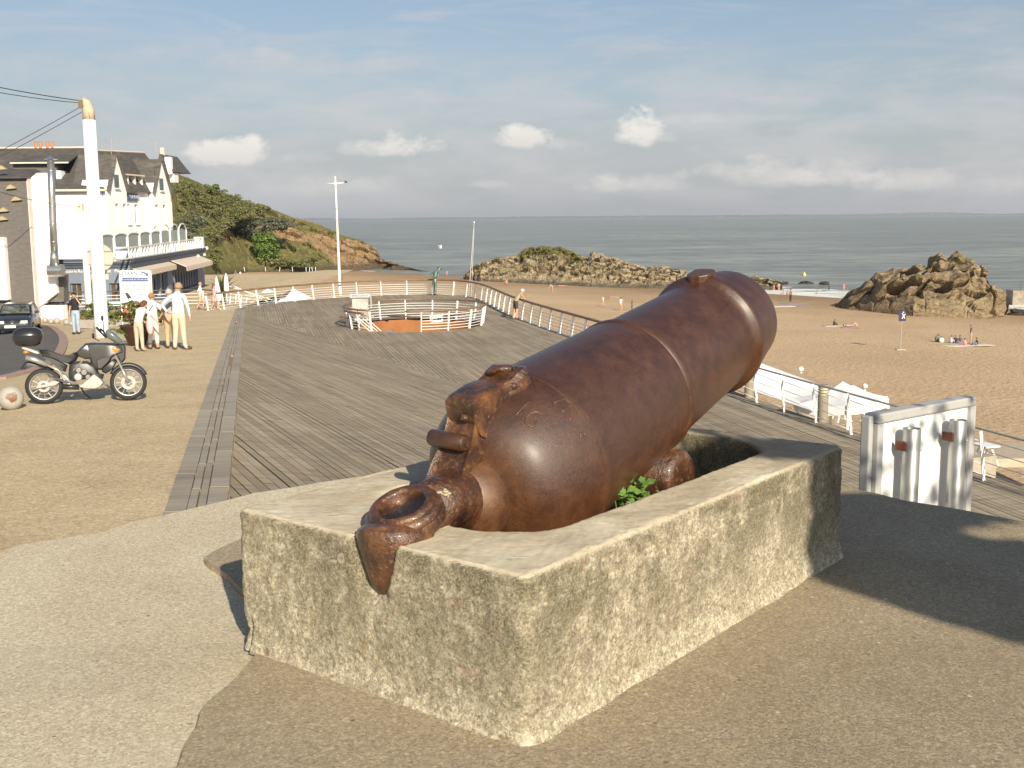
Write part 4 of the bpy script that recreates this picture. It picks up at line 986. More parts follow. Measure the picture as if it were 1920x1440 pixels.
mb = MB(); fr(mb, -.05, -.004, zb-.0, zt-.012, .03, th-.01); mb.build('door_edge', M['alu_frame'], sp, bevel=.01)
mb = MB(); fr(mb, fw+.001, wl-fw-.001, zb+fw, zt-fw-.002, .03, .06); mb.build('panel', flat('panel_white', (.80, .80, .78), .38, var=.04), sp)
mb = MB(); mb.box((-.03, .0, zt-.60), (.05, .05, .13)); mb.box((.02, -.012, zt-.60), (.04, .03, .13)); mb.tube([(-.004, -.025, zt-.67), (-.004, -.025, zt-.53)], .012, 10); mb.build('hinge', M['black'], sp, bevel=.004)
for k, (px, py) in enumerate(((1710, 803), (1797, 787))):
    
    dr_ = ray(px, py); q0_ = Vector((PA.x, PA.y, 0))-ey*.075; tt_ = q0_.dot(ey)/Vector((dr_.x, dr_.y, 0)).dot(ey); Pq = dr_*tt_; fx = (Vector((Pq.x, Pq.y, 0))-Vector((PA.x, PA.y, 0))).dot(ex); zt2 = Pq.z
    mb = MB(); mb.lathe([(-5.35-zt2, .058), (-.004, .058), (0, .056), (0, .051), (-.012, .051), (-.012, 0)], n=32, C=(fx, -.075, zt2)); pp = mb.build('post', M['alu'], sp, smooth=True); smooth_angle(pp, 40)
    mb = MB(); mb.box((fx-.062, -.04, zt2-.115), (.026, .08, .062)); mb.build('clamp', flat('rust_red_clamp', (.11, .03, .014), .5), pp, bevel=.008)
    mb = MB(); mb.tube([(fx+.045, -.09, zt2-.15), (fx+.070, -.10, zt2-.15)], .006, 8); mb.ball((fx+.072, -.10, zt2-.15), .011, 10, 6); mb.build('bolt', M['grey_steel'], pp, smooth=True)
# ---- white canopies below the right side of the deck
def canopy(name, label, p, pts, drop=.35, poles=True, zb=None):
    pass
T = thing('beach_canopy', 'large white canvas awning stretched on poles just beyond the slanted railing', 'canopy', (9, 30, -9.3))
def cv_(px, py, y): return at_y(px, py, y) - Vector((9, 30, -9.3))
a, b, c, d = cv_(1418, 676, 38), cv_(1560, 728, 36), cv_(1530, 772, 30.2), cv_(1376, 720, 34.5)
mb = MB(); g = 14; vs = []
for i in range(g+1):
    for j in range(g+1):
        u, v = i/g, j/g; P = (a*(1-u)+b*u)*(1-v)+(d*(1-u)+c*u)*v; P.z -= .25*sin(pi*u)*sin(pi*v); vs.append(P)
mb.add(vs, [(i*(g+1)+j, i*(g+1)+j+1, (i+1)*(g+1)+j+1, (i+1)*(g+1)+j) for i in range(g) for j in range(g)])
o = mb.build('awning_cloth', M['canvas'], T, smooth=True); sm = o.modifiers.new('Solid', 'SOLIDIFY'); sm.thickness = .02
mb = MB(); mb.beam(a+Vector((0, 0, .05)), b+Vector((0, 0, .05)), .14, .10); mb.build('ridge_beam', flat('ridge_wood', (.33, .25, .18), .6), T)
for q in (a, b, d):
    mb = MB(); mb.tube([q, Vector((q.x, q.y, 0))], .05, 8); mb.build('pole', M['white_metal'], T)
T2 = thing('parasol_canopy', 'white peaked canvas canopy with scalloped edge left of the metal sign panel', 'canopy', (10, 31, -9.3)); oo = Vector((10, 31, -9.3))
apex = at_y(1580, 715, 33.5)-oo
rim = [at_y(1488, 747, 33.6)-oo, at_y(1498, 757, 31.6)-oo, at_y(1590, 760, 30.6)-oo, at_y(1664, 747, 31.8)-oo, at_y(1662, 743, 34.5)-oo, at_y(1600, 722, 36)-oo]
mb = MB(); vs = [apex]; n = len(rim); sub = 8
for i in range(n):
    p, q = rim[i], rim[(i+1) % n]
    for j in range(sub): r_ = p.lerp(q, j/sub); r_.z -= .10*sin(pi*j/sub)*-1*-.6; vs.append(r_)
k = n*sub; mid_ = [(v*.5+apex*.5)+Vector((0, 0, -.12)) for v in vs[1:]]; low = [v+Vector((0, 0, -.26)) for v in vs[1:]]
allv = [apex]+mid_+vs[1:]+low
mb.add(allv, [(0, 1+i, 1+(i+1) % k) for i in range(k)]+[(1+i, 1+k+i, 1+k+(i+1) % k, 1+(i+1) % k) for i in range(k)]+[(1+k+i, 1+2*k+i, 1+2*k+(i+1) % k, 1+k+(i+1) % k) for i in range(k)])
o = mb.build('canopy_cloth', M['canvas'], T2, smooth=True); smooth_angle(o, 30)
for q in (rim[1], rim[2], rim[3], rim[4]):
    mb = MB(); mb.tube([q, Vector((q.x, q.y, 0))], .045, 8); mb.build('pole', M['white_metal'], T2)
# terrace floor with furniture below
mb = MB(); mb.box((12.2, 30, -8.9), (7.5, 16, .3)); tag(mb.build('terrace_floor', flat('terrace_paving', (.40, .34, .26), .85, bump=.004)), kind='structure')
mb = MB(); mb.beam((12, 33.5, -7.9), (15, 34.5, -7.9), .5, .9); tag(mb.build('low_wall', flat('rough_wall', (.33, .29, .23), .9, bump=.02, bscale=5)), 'low rough stone wall below the canopy near the metal sign', 'wall')
def globe(px, py, y, label):
    p = at_y(px, py, y); t = thing('globe_lamp', label, 'globe lamp', (p.x, p.y, -8.8), group='white globe lamps of the beach terrace'); h = p.z+8.8
    mb = MB(); mb.tube([(0, 0, 0), (0, 0, h-.1)], .03, 8); mb.build('stem', M['white_metal'], t); mb = MB(); mb.ball((0, 0, h), .085, 18, 12); mb.build('globe', flat('opal_globe', (.85, .84, .80), .25, var=.02), t, smooth=True)
globe(1502, 692, 37, 'white globe lamp above the large awning'); globe(1622, 724, 36.5, 'white globe lamp behind the peaked canopy')
# small table and stool at the right
def small_table(p, label, s=1, top=(.75, .6)):
    t = thing('garden_table', label, 'table', p, .3, group='white garden tables of the beach terrace')
    mb = MB(); mb.box((0, 0, .73*s), (top[0], top[1], .05)); mb.build('table_top', M['white'], t, bevel=.01)
    for sx, sy in ((-1, -1), (1, -1), (1, 1), (-1, 1)):
        mb = MB(); mb.beam((sx*.12, sy*.1, .7*s), (sx*.34, sy*.25, 0), .05, .05); mb.build('leg', M['white'], t)
    return t
def on_terr(px, py, z=-8.75): return at_z(px, py, z)
small_table(on_terr(1846, 872, -8.0)+Vector((0, 0, 0)), 'small white table on splayed legs right of the sign panel', .9, (.55, .7))
mb = MB(); P = on_terr(1858, 868, -8.3); mb.box((P.x+1.1, P.y+.6, -8.15), (3.4, 2.6, .3)); tag(mb.build('terrace_step', flat('pale_step', (.42, .35, .26), .85)), kind='structure')
for i, (px, py, lb) in enumerate(((1578, 790, 'white terrace table behind the striped bollard light'), (1634, 790, 'white terrace table farther right beneath the canopy'))):
    small_table(on_terr(px, py, -8.75), lb, 1)
# beach notice sign
bs = sand(1688, 656); t = thing('beach_sign', 'square dark blue pictogram sign on a thin pole standing in the sand', 'sign', bs)
dd = bs.y/F; hpx = (656-582)*dd
mb = MB(); mb.tube([(0, 0, -.2), (.04, 0, hpx*.96)], .035, 8); mb.build('pole', M['grey_steel'], t)
mb = MB(); mb.box((.05, -.03, hpx-.42), (13.5*dd, .05, 19*dd)); mb.build('plate', flat('sign_navy', (.02, .03, .10), .4), t)
mb = MB(); mb.tube([(.0, -.065, hpx-.2), (.12, -.065, hpx-.4), (.0, -.065, hpx-.62)], .045, 6); mb.tube([(.12, -.065, hpx-.4), (.26, -.065, hpx-.25)], .035, 6); mb.tube([(.12, -.065, hpx-.4), (.22, -.065, hpx-.62)], .04, 6); mb.ball((.1, -.065, hpx-.12), .055, 8, 6); mb.build('pictogram', M['white'], t)
mb = MB(); mb.box((0, 0, .02), (.7, .5, .12)); mb.build('footing', flat('sand_concrete', (.42, .34, .24), .9), t, bevel=.03)
# stone groyne wall with railing at far right
g0, g1 = at_z(1893, 545, -10.6), at_z(1990, 560, -10.6)
gw = thing('pier_wall', 'stone jetty wall with thin railing at right edge of the beach', 'wall', (g0.x, g0.y, -12.6))
mb = MB(); mb.beam((0, 0, .9), (26, -3, .9), 3, 2.4); mb.build('masonry', mat('jetty_stone', [(.3, (.18, .15, .11)), (.7, (.36, .31, .24))], 1.5, 6, .9, bump=.08, bscale=2), gw)
for k in range(7):
    mb = MB(); mb.tube([(1+k*2.0, -1.2, 2.1), (1+k*2.0, -1.2, 3.4)], .035, 6); mb.build('post', flat('rail_dark', (.10, .09, .08), .6), gw)
mb = MB(); mb.tube([(.5, -1.2, 3.05), (16, -1.2, 3.05)], .025, 6); mb.build('rail', flat('rail_dark2', (.10, .09, .08), .6), gw)
# white tent roofs seen through the far railing and white folded parasols + yucca at its left end
for (px, py, w_, lb) in ((502, 553, 66, 'left of two low white tent roofs behind the far deck railing'), (550, 550, 66, 'right of two low white tent roofs behind the far deck railing')):
    y = 84 if px < 520 else 86; c = at_y(px, 541, y); t = thing('tent_roof', lb, 'tent', (c.x, c.y, -9.5), group='low white tents behind the far railing'); ap = Vector((0, 0, c.z+9.5)); h = w_/2*y/F
    r_ = [Vector((-h, -1.2, ap.z-.82)), Vector((0, -1.9, ap.z-.95)), Vector((h, -1.2, ap.z-.82)), Vector((h*.8, 1.6, ap.z-.8)), Vector((-h*.8, 1.6, ap.z-.8))]
    mb = MB(); mb.add([ap]+r_, [(0, i+1, (i+1) % 5+1) for i in range(5)]); mb.add(r_+[q-Vector((0, 0, .35)) for q in r_], [(i, i+5, (i+1) % 5+5, (i+1) % 5) for i in range(5)]); mb.build('canvas', M['canvas'], t)
    for q in r_[:4]:
        mb = MB(); mb.tube([q, Vector((q.x, q.y, 0))], .05, 6); mb.build('pole', M['white_metal'], t)
for (px, pt, pb, y, lb) in ((408, 518, 568, 69, 'tall white closed parasol directly behind the woman in the patterned dress'), (425, 512, 548, 71, 'white closed parasol with ball top among the yucca leaves')):
    b = at_y(px, pb, y); tpz = at_y(px, pt, y).z; t = thing('closed_parasol', lb, 'parasol', b, group='closed white parasols'); h = tpz-b.z
    mb = MB(); mb.lathe([(0.05, .10), (.12, .25 if px < 420 else .18), (h*.4, .22 if px < 420 else .15), (h*.75, .12), (h*.97, .03), (h, .0)], n=14); mb.build('cloth', M['canvas'], t, smooth=True)
    mb = MB(); mb.tube([(0, 0, -.6), (0, 0, h)], .025, 6); mb.build('pole', M['white_metal'], t)
# stair balustrade at left end of the far railing
t0 = at_z(425, 570, DECK); sb = thing('stair_railing', 'white slanting stair railing at left end of the far deck rail', 'railing', t0)
for (x0, x1) in ((0, 2.9), (.35, 2.3)):
    mb = MB(); mb.tube([(x0, .4, 1.15), (x1, 1.6, .02)], .03, 6); mb.build('handrail', M['white_metal'], sb)
for k in range(7):
    mb = MB(); mb.beam((-.9+k*.32, .1+k*.12, -.2), (-.8+k*.32, .15+k*.12, .95-k*.1), .05, .05); mb.build('post', M['white_metal'], sb)
for k in range(3):
    mb = MB(); mb.tube([(-.9, .2, .25+k*.25), (1.6, 1.2, .0+k*.2)], .014, 5); mb.build('bar', M['white_metal'], sb)
# street side railing, from the yucca to the left edge
s0 = [prom(0, 589), prom(60, 576), prom(150, 566+0), Vector((-26.0, 69.5, DECK)), Vector((-19.4, 70.6, DECK)), Vector((-17.6, 68.9, DECK))]
s0 = [Vector((-33, 66.5, -5.25)), Vector((-29, 68, -5.3)), Vector((-24, 69.8, -5.35)), Vector((-19.6, 70.8, -5.35)), Vector((-17.9, 68.6, -5.35))]
sr = thing('street_railing', 'white bar railing with dark handrail between promenade and the blue restaurant', 'railing', s0[0]); dense = resample(smooth_line(s0, 6), .7)
mb = MB(); mb.tube([p+Vector((0, 0, 1.02)) for p in dense], .04, 8); rp(mb, 'handrail', flat('dark_handrail', (.07, .06, .05), .5), sr, s0[0], smooth=True)
for h in (.15, .36, .57, .78):
    mb = MB(); mb.tube([p+Vector((0, 0, h)) for p in dense], .018, 6); rp(mb, 'bar', M['white_metal'], sr, s0[0])
for p in resample(smooth_line(s0, 6), 1.6):
    mb = MB(); mb.beam(p, p+Vector((0, 0, 1.0)), .06, .08); rp(mb, 'post', M['white_metal'], sr, s0[0])
# ================================================================ HEADLAND, ROCKS, PLANTS
def interp(tab, x):
    if x <= tab[0][0]: return tab[0][1]
    for (a, b) in zip(tab, tab[1:]):
        if x <= b[0]: return a[1]+(b[1]-a[1])*(x-a[0])/(b[0]-a[0])
    return tab[-1][1]
def ridged(P, o=5): return noise.ridged_multi_fractal(P, 1.0, 2.1, o, 1.0, 2.0)
def blocky(P, s):                                             # faceted joint blocks: cell heights
    d, pts = noise.voronoi(P*s); return noise.cell(pts[0]*7.3), d[1]-d[0]
def rock_mat(name, lit, mid_, dark, grass=None, low=None):
    m = bpy.data.materials.new(name); m.use_nodes = True; t = m.node_tree; p = t.nodes['Principled BSDF']
    vec = N(t, 'ShaderNodeTexCoord').outputs['Object']; geo = N(t, 'ShaderNodeNewGeometry'); nz = N(t, 'ShaderNodeSeparateXYZ'); L(t, geo.outputs['Normal'], nz.inputs[0]); ps = N(t, 'ShaderNodeSeparateXYZ'); L(t, vec, ps.inputs[0])
    mp = N(t, 'ShaderNodeMapping'); mp.inputs['Rotation'].default_value = (.5, .7, .3); mp.inputs['Scale'].default_value = (1, 1, 2.6); L(t, vec, mp.inputs[0])
    a = noisex(t, mp.outputs[0], .55, 8, .72, .6); b_ = noisex(t, mp.outputs[0], 2.3, 6, .7)
    c = ramp(t, mth(t, 'ADD', mth(t, 'MULTIPLY', a, .6), mth(t, 'MULTIPLY', b_, .4)), [(.34, dark), (.47, mid_), (.62, lit)])
    v = N(t, 'ShaderNodeTexVoronoi'); v.feature = 'DISTANCE_TO_EDGE'; v.inputs['Scale'].default_value = .8; L(t, mp.outputs[0], v.inputs['Vector'])
    c = mixc(t, ramp(t, v.outputs['Distance'], [(0, .75), (.05, 0.0)]), c, tuple(x*.35 for x in dark))
    at = N(t, 'ShaderNodeAttribute'); at.attribute_name = 'grass'
    if grass: 
        g = ramp(t, noisex(t, vec, 1.2, 6, .75), [(.3, grass[0]), (.5, grass[1]), (.72, grass[2])])
        gm = ramp(t, mth(t, 'ADD', at.outputs['Fac'], mth(t, 'MULTIPLY', mth(t, 'SUBTRACT', noisex(t, vec, .45, 6, .7), .5), 1.0)), [(.42, 0.0), (.56, 1.0)])
        c = mixc(t, gm, c, g)
    if low is not None:
        lo = ramp(t, mth(t, 'ADD', mth(t, 'DIVIDE', mth(t, 'SUBTRACT', ps.outputs[2], SEA), low), mth(t, 'MULTIPLY', mth(t, 'SUBTRACT', a, .5), .8)), [(.25, 1.0), (.55, 0.0)])
        c = mixc(t, mth(t, 'MULTIPLY', lo, .72), c, (.055, .045, .035))
    L(t, c, p.inputs['Base Color']); p.inputs['Roughness'].default_value = .9; p.inputs['Specular IOR Level'].default_value = .2
    b = N(t, 'ShaderNodeBump'); b.inputs['Distance'].default_value = .5; L(t, mth(t, 'ADD', a, mth(t, 'MULTIPLY', b_, .5)), b.inputs['Height']); L(t, b.outputs[0], p.inputs['Normal'])
    return m
def ridge_mesh(crest, base, depth, nx, ny, rough, blk, hfun, back=.9, prof=.45, px0=None, px1=None, zbase=None, jag=0):
    """terrain ridge: for each direction the foot distance, the crest distance and height, real relief in between"""
    vs = []; gr = []; px0 = px0 or crest[0][0]; px1 = px1 or crest[-1][0]
    rows = [j/ny for j in range(int(ny*(1+back))+1)]
    for t in rows:
        for i in range(nx+1):
            px = px0+(px1-px0)*i/nx; cy = interp(crest, px); D = interp(base, px); dp = interp(depth, px)
            dr = ray(px, 409); ax = dr.x/dr.y
            zb = beach_z(ax*D, D)-.4 if zbase is None else zbase
            zc = at_y(px, cy, D+dp).z; y = D+dp*t
            if t <= 1: f = t**prof; z = zb+(zc-zb)*f
            else: z = zc-(zc-zb+2)*((t-1)/back)**1.3
            x = ax*y; P = Vector((x, y, z)); env = min(1, t*4)*min(1, max(.0, (zc-zb)/3))
            e2 = env*(1 if t < .90 else .22)
            rg = (ridged(P*rough[0])-1.0)*rough[1]*e2
            Pq = Vector((P.x*.82+P.z*1.1, P.y*.9, P.z*1.5-P.x*.45)); nb, ed = blocky(Pq, blk[0]); rb = (nb)*blk[1]*e2 - max(0, .12-ed)*blk[1]*4*e2
            fine = noise.fractal(P*.9, 1, 2, 4)*.25*env
            dv = rg+rb+fine
            x2 = x + noise.noise(P*.35+Vector((5, 0, 0)))*.9*e2; y2 = y - dv*.9
            z2 = z + dv*.55 + (jag*noise.noise(Vector((px*.07, 3, t*3)))*env)
            vs.append(Vector((x2, y2, z2))); gr.append(hfun(px, t, P))
    w = nx+1; fs = [(j*w+i, j*w+i+1, (j+1)*w+i+1, (j+1)*w+i) for j in range(len(rows)-1) for i in range(nx)]
    mb = MB(); mb.add(vs, fs); return mb, gr
GR = ((.085, .095, .032), (.165, .150, .055), (.28, .22, .095))
# --- headland
crest = [(250, 300), (300, 312), (340, 328), (400, 352), (460, 378), (520, 396), (560, 412), (600, 422), (640, 440), (680, 452), (703, 466), (712, 486), (730, 492), (760, 500), (790, 507), (820, 512), (865, 519)]
base = [(250, 150), (300, 175), (340, 195), (400, 228), (460, 250), (520, 256), (560, 258), (600, 262), (640, 268), (680, 276), (705, 282), (740, 276), (780, 266), (820, 260), (865, 256)]
depth = [(250, 60), (340, 60), (460, 52), (560, 44), (640, 34), (680, 26), (703, 18), (712, 10), (760, 7), (865, 4)]
def gh(px, t, P):
    g = .95 if px < 590 else .95-(px-590)/130*.85
    if t > .80: g = max(g, .75 if px < 690 else .2)
    for (cx, ct, rx, rt, am) in ((610, .50, 42, .26, .8), (455, .36, 60, .12, .75), (545, .55, 50, .16, .9), (660, .35, 60, .4, .6), (525, .78, 22, .10, .8), (400, .30, 30, .10, .45)):
        q = ((px-cx)/rx)**2+((t-ct)/rt)**2
        if q < 1: g -= am*(1-q)**.5
    if t < .12 and px < 590: g = .9
    if px > 712: g = .25 if t > .6 else 0
    return g
mb, gr = ridge_mesh(crest, base, depth, 420, 90, (.10, 1.5), (.30, 1.2), gh, prof=.62)
hm = rock_mat('headland_ground', (.46, .32, .17), (.30, .20, .105), (.13, .10, .06), GR, low=4.5)
hl = mb.build('headland', hm, smooth=False); at = hl.data.attributes.new('grass', 'FLOAT', 'POINT'); at.data.foreach_set('value', gr); tag(hl, kind='structure')
# --- rocks
c1 = [(868, 517), (880, 505), (900, 492), (940, 484), (972, 476), (985, 466), (1010, 462), (1045, 463), (1070, 470), (1085, 478), (1104, 484), (1112, 471), (1130, 477), (1160, 486), (1190, 494), (1212, 504), (1222, 498), (1250, 499), (1270, 503), (1285, 510), (1300, 518), (1330, 516), (1380, 517), (1440, 521), (1470, 528)]
bs1 = [(868, 228), (900, 218), (1000, 210), (1100, 200), (1200, 196), (1300, 196), (1470, 190)]
dp1 = [(868, 3), (900, 10), (1000, 22), (1100, 20), (1200, 14), (1300, 7), (1470, 3)]
def g1(px, t, P):
    g = 0
    if 970 < px < 1090 and t > .6: g = .75
    if 975 < px < 1120 and t > .2: g = max(g, .42)
    if px < 970: g = .34
    return g
mb, gr = ridge_mesh(c1, bs1, dp1, 460, 70, (.30, 1.1), (.85, .85), g1, prof=.60, jag=.3)
r1 = mb.build('rock_outcrop', rock_mat('outcrop_rock', (.50, .41, .27), (.33, .265, .17), (.12, .095, .06), GR, low=2.2), smooth=False); at = r1.data.attributes.new('grass', 'FLOAT', 'POINT'); at.data.foreach_set('value', gr)
tag(r1, 'long low craggy rock outcrop with grass on its crown behind the sunbathers', 'rock')
c2 = [(1572, 572), (1590, 556), (1610, 545), (1630, 532), (1641, 516), (1662, 509), (1680, 504), (1700, 500), (1720, 499), (1743, 502), (1747, 482), (1762, 476), (1785, 480), (1797, 473), (1818, 479), (1826, 492), (1840, 502), (1852, 517), (1862, 535), (1880, 545), (1893, 556), (1897, 575)]
bs2 = [(1572, 146), (1600, 141), (1650, 136), (1720, 130), (1800, 128), (1860, 127), (1897, 132)]
dp2 = [(1572, 3), (1610, 8), (1660, 13), (1760, 17), (1830, 14), (1880, 8), (1897, 4)]
def g2(px, t, P): return .62 if (1790 < px < 1820 and .65 < t < .85) else 0
mb, gr = ridge_mesh(c2, bs2, dp2, 300, 70, (.20, .9), (.34, 2.2), g2, prof=.40, jag=.35)
r2 = mb.build('sea_stack', rock_mat('stack_rock', (.44, .34, .20), (.30, .225, .135), (.11, .085, .055), GR, low=1.6), smooth=False); at = r2.data.attributes.new('grass', 'FLOAT', 'POINT'); at.data.foreach_set('value', gr)
tag(r2, 'big blocky brown rock rising from the beach at the right, with a notched summit', 'rock')
M['wetrock'] = rock_mat('wet_rock', (.10, .085, .065), (.06, .05, .04), (.025, .022, .018))
def boulder(p, r, name, label, m, seed, group=None):
    mb = MB(); n, mm = 22, 14; vs = []
    for i in range(mm+1):
        t = pi*i/mm
        for j in range(n):
            d = Vector((sin(t)*cos(2*pi*j/n), sin(t)*sin(2*pi*j/n), -cos(t))); nb, ed = blocky(d+Vector((seed, 0, 0)), 1.6)
            k = 1+.35*(nb-.3)+.2*noise.noise(d*2+Vector((seed*3, 0, 0))); vs.append(Vector((d.x*r[0]*k, d.y*r[1]*k, d.z*r[2]*k)))
    mb.add(vs, [(i*n+j, i*n+(j+1) % n, (i+1)*n+(j+1) % n, (i+1)*n+j) for i in range(mm) for j in range(n)])
    o = mb.build(name, m, loc=p); return tag(o, label, 'rock', group)
for (px, py, w_, h_, lb) in ((1463, 533, 15, 5, 'flat dark wet rock just right of the cannon muzzle at the tideline'), (1512, 532, 13, 5, 'dark wet rock in the surf, second along from the muzzle'), (1546, 534, 10, 6, 'small pointed dark rock in the surf left of the sea stack'),
                             (1440, 529, 14, 4, 'dark low rock touching the muzzle outline at the waterline'), (1907, 590, 22, 9, 'dark boulder in the foam below the jetty wall'), (1607, 562, 14, 14, 'squared brown boulder leaning on the left foot of the sea stack'), (1590, 572, 18, 9, 'low dark rock ledge at the left tip of the sea stack')):
    z = SEA if py < 540 else -12.1; P = at_z(px, py, z); s = P.y/F
    boulder(P, (w_*s, w_*s*.8, h_*s*1.1), 'tide_rock', lb, M['wetrock'], px*.37, 'dark rocks at the tideline')
# --- foliage helpers
def leafmat(name, a, b, c, sc=1.0):
    m = bpy.data.materials.new(name); m.use_nodes = True; t = m.node_tree; p = t.nodes['Principled BSDF']
    vec = N(t, 'ShaderNodeTexCoord').outputs['Object']; at = N(t, 'ShaderNodeAttribute'); at.attribute_name = 'tone'
    f = mth(t, 'ADD', mth(t, 'MULTIPLY', noisex(t, vec, sc, 4, .6), .6), mth(t, 'MULTIPLY', at.outputs['Fac'], .4))
    L(t, ramp(t, f, [(.28, a), (.5, b), (.74, c)]), p.inputs['Base Color']); p.inputs['Roughness'].default_value = .7; p.inputs['Specular IOR Level'].default_value = .25
    return m
M['scrub_dark'] = leafmat('scrub_dark', (.06, .072, .024), (.115, .125, .046), (.21, .195, .08), .35)
M['scrub_grey'] = leafmat('scrub_grey', (.055, .065, .040), (.105, .115, .072), (.17, .175, .115), .5)
M['scrub_green'] = leafmat('scrub_green', (.045, .085, .016), (.095, .155, .030), (.16, .23, .05), .5)
def leafcloud(mb, tones, C, R, n, size, clump=.6):
    C = Vector(C)
    subs = [Vector((random.gauss(0, .42)*R[0], random.gauss(0, .42)*R[1], random.gauss(0, .35)*R[2])) for _ in range(max(3, int(n/140)))]
    for i in range(n):
        s = random.choice(subs); d = Vector((random.gauss(0, 1), random.gauss(0, 1), random.gauss(0, 1))).normalized()
        P = s*1.0 + Vector((d.x*R[0], d.y*R[1], abs(d.z)*R[2]*.9 if random.random() < .75 else d.z*R[2]))*.42*random.uniform(.75, 1.05)
        q = Vector((P.x/R[0], P.y/R[1], P.z/R[2]))
        if q.length > 1: P = P/q.length*random.uniform(.85, 1.03)
        n_ = (d+Vector((random.gauss(0, .5), random.gauss(0, .5), random.gauss(.3, .5)))).normalized(); a = n_.cross(Vector((random.random(), random.random(), random.random()+.1))).normalized(); b = n_.cross(a)
        s1 = size*random.uniform(.6, 1.3); mb.add([C+P-a*s1-b*s1*.5, C+P+a*s1*.2-b*s1*.7, C+P+a*s1, C+P+b*s1*.7], [(0, 1, 2, 3)]); tones.append(random.random())
def bush(name, label, cat, C, R, n, size, m, group=None, trunk=True, kind=None):
    C = Vector(C); mb = MB(); tn = []; leafcloud(mb, tn, (0, 0, 0), R, n, size)
    t = None if kind else thing(name, label, cat, C, group=group)
    o = mb.build('crown' if t else name, m, t); at = o.data.attributes.new('tone', 'FLOAT', 'FACE'); at.data.foreach_set('value', tn)
    if t:
        mb = MB(); 
        for k in range(4): mb.tube([(random.uniform(-.1, .1), 0, -R[2]*1.2), (random.uniform(-.4, .4)*R[0], random.uniform(-.3, .3)*R[1], R[2]*.2)], [.06*max(R)/2, .02*max(R)/2], 6)
        mb.build('trunk', M['bark'], t)
    return t or o
M['bark'] = flat('bark', (.10, .07, .045), .9)
def hill(px, py, dist): return at_y(px, py, dist)
random.seed(11)
# the wooded slope reads as one mass of scrub
mb = MB(); tn = []
for i in range(330):
    px = random.uniform(326, 470); f = random.random(); top_ = interp([(320, 338), (400, 356), (470, 384), (500, 392)], px); bot = interp([(326, 440), (380, 470), (420, 430), (440, 410), (470, 404), (500, 402)], px)
    py = top_+(bot-top_)*f; dist = interp([(320, 232), (400, 262), (500, 285)], px)-f*26
    leafcloud(mb, tn, hill(px, py, dist), (2.0, 2.0, 1.2), 130, .17)
for i in range(18):
    px = random.uniform(470, 498); py = random.uniform(385, 402); leafcloud(mb, tn, hill(px, py, 282), (1.6, 1.6, 1.0), 130, .24)
o = mb.build('hillside_scrub', M['scrub_dark']); at = o.data.attributes.new('tone', 'FLOAT', 'FACE'); at.data.foreach_set('value', tn); tag(o, 'dense dark scrub covering the headland slope behind the hotel', 'scrub', kind='stuff')
mb = MB(); tn = []
for i in range(70):
    px = random.uniform(418, 545); top_ = interp([(418, 440), (440, 414), (470, 408), (520, 408), (550, 416)], px); bot = interp([(418, 470), (450, 440), (480, 445), (500, 432), (550, 424)], px)
    leafcloud(mb, tn, hill(px, random.uniform(top_, bot), 262+random.uniform(-4, 4)), (2.2, 2, 1.0), 130, .2)
for i in range(26): leafcloud(mb, tn, hill(random.uniform(322, 372), random.uniform(408, 444), 205), (2.2, 2, 1.4), 130, .2)
o = mb.build('grey_scrub', M['scrub_grey']); at = o.data.attributes.new('tone', 'FLOAT', 'FACE'); at.data.foreach_set('value', tn); tag(o, 'grey green shrub belt in the middle of the headland slope', 'scrub', kind='stuff')
mb = MB(); tn = []
for i in range(46):
    px = random.uniform(480, 590); leafcloud(mb, tn, hill(px, random.uniform(484, 500), 256), (2.4, 2, .7), 90, .2)
for i in range(16): leafcloud(mb, tn, hill(random.uniform(392, 410), random.uniform(470, 492), 225), (1.6, 1.5, .9), 80, .2)
o = mb.build('low_scrub', M['scrub_dark']); at = o.data.attributes.new('tone', 'FLOAT', 'FACE'); at.data.foreach_set('value', tn); tag(o, 'low olive scrub along the foot of the headland above the sand', 'scrub', kind='stuff')
bush('ivy_bush', 'bright green ivy covered bush on the bare earth slope of the headland', 'bush', hill(499, 462, 254), (3.6, 3, 4.0), 2600, .24, M['scrub_green'], 'bushes on the headland')
bush('leafy_bush', 'mid green bush spreading down the dark scrub beside the grey shrubs', 'bush', hill(428, 408, 258), (3.6, 3, 3.2), 1700, .25, M['scrub_green'], 'bushes on the headland')
bush('leafy_bush', 'bright green treetop standing out on the headland skyline', 'bush', hill(403, 356, 258), (1.9, 1.5, 1.3), 700, .22, M['scrub_green'], 'bushes on the headland')
bush('leafy_bush', 'dark rounded thicket at the right end of the headland wood', 'bush', hill(478, 392, 272), (3.2, 3, 1.9), 1100, .24, M['scrub_dark'], 'bushes on the headland')
# grass strip posts at the foot of the hill
for i, px in enumerate((459, 498, 524, 549, 574, 580, 586, 592)):
    P = hill(px, 508, 245); mb = MB(); mb.tube([(0, 0, 0), (.15*((i % 3)-1), 0, .95)], .06, 6); o = mb.build('fence_stake', M['white'], loc=(P.x, P.y, P.z-.1))
    tag(o, 'pale wooden stake at the sandy foot of the headland', 'stake', 'stakes at the foot of the headland')
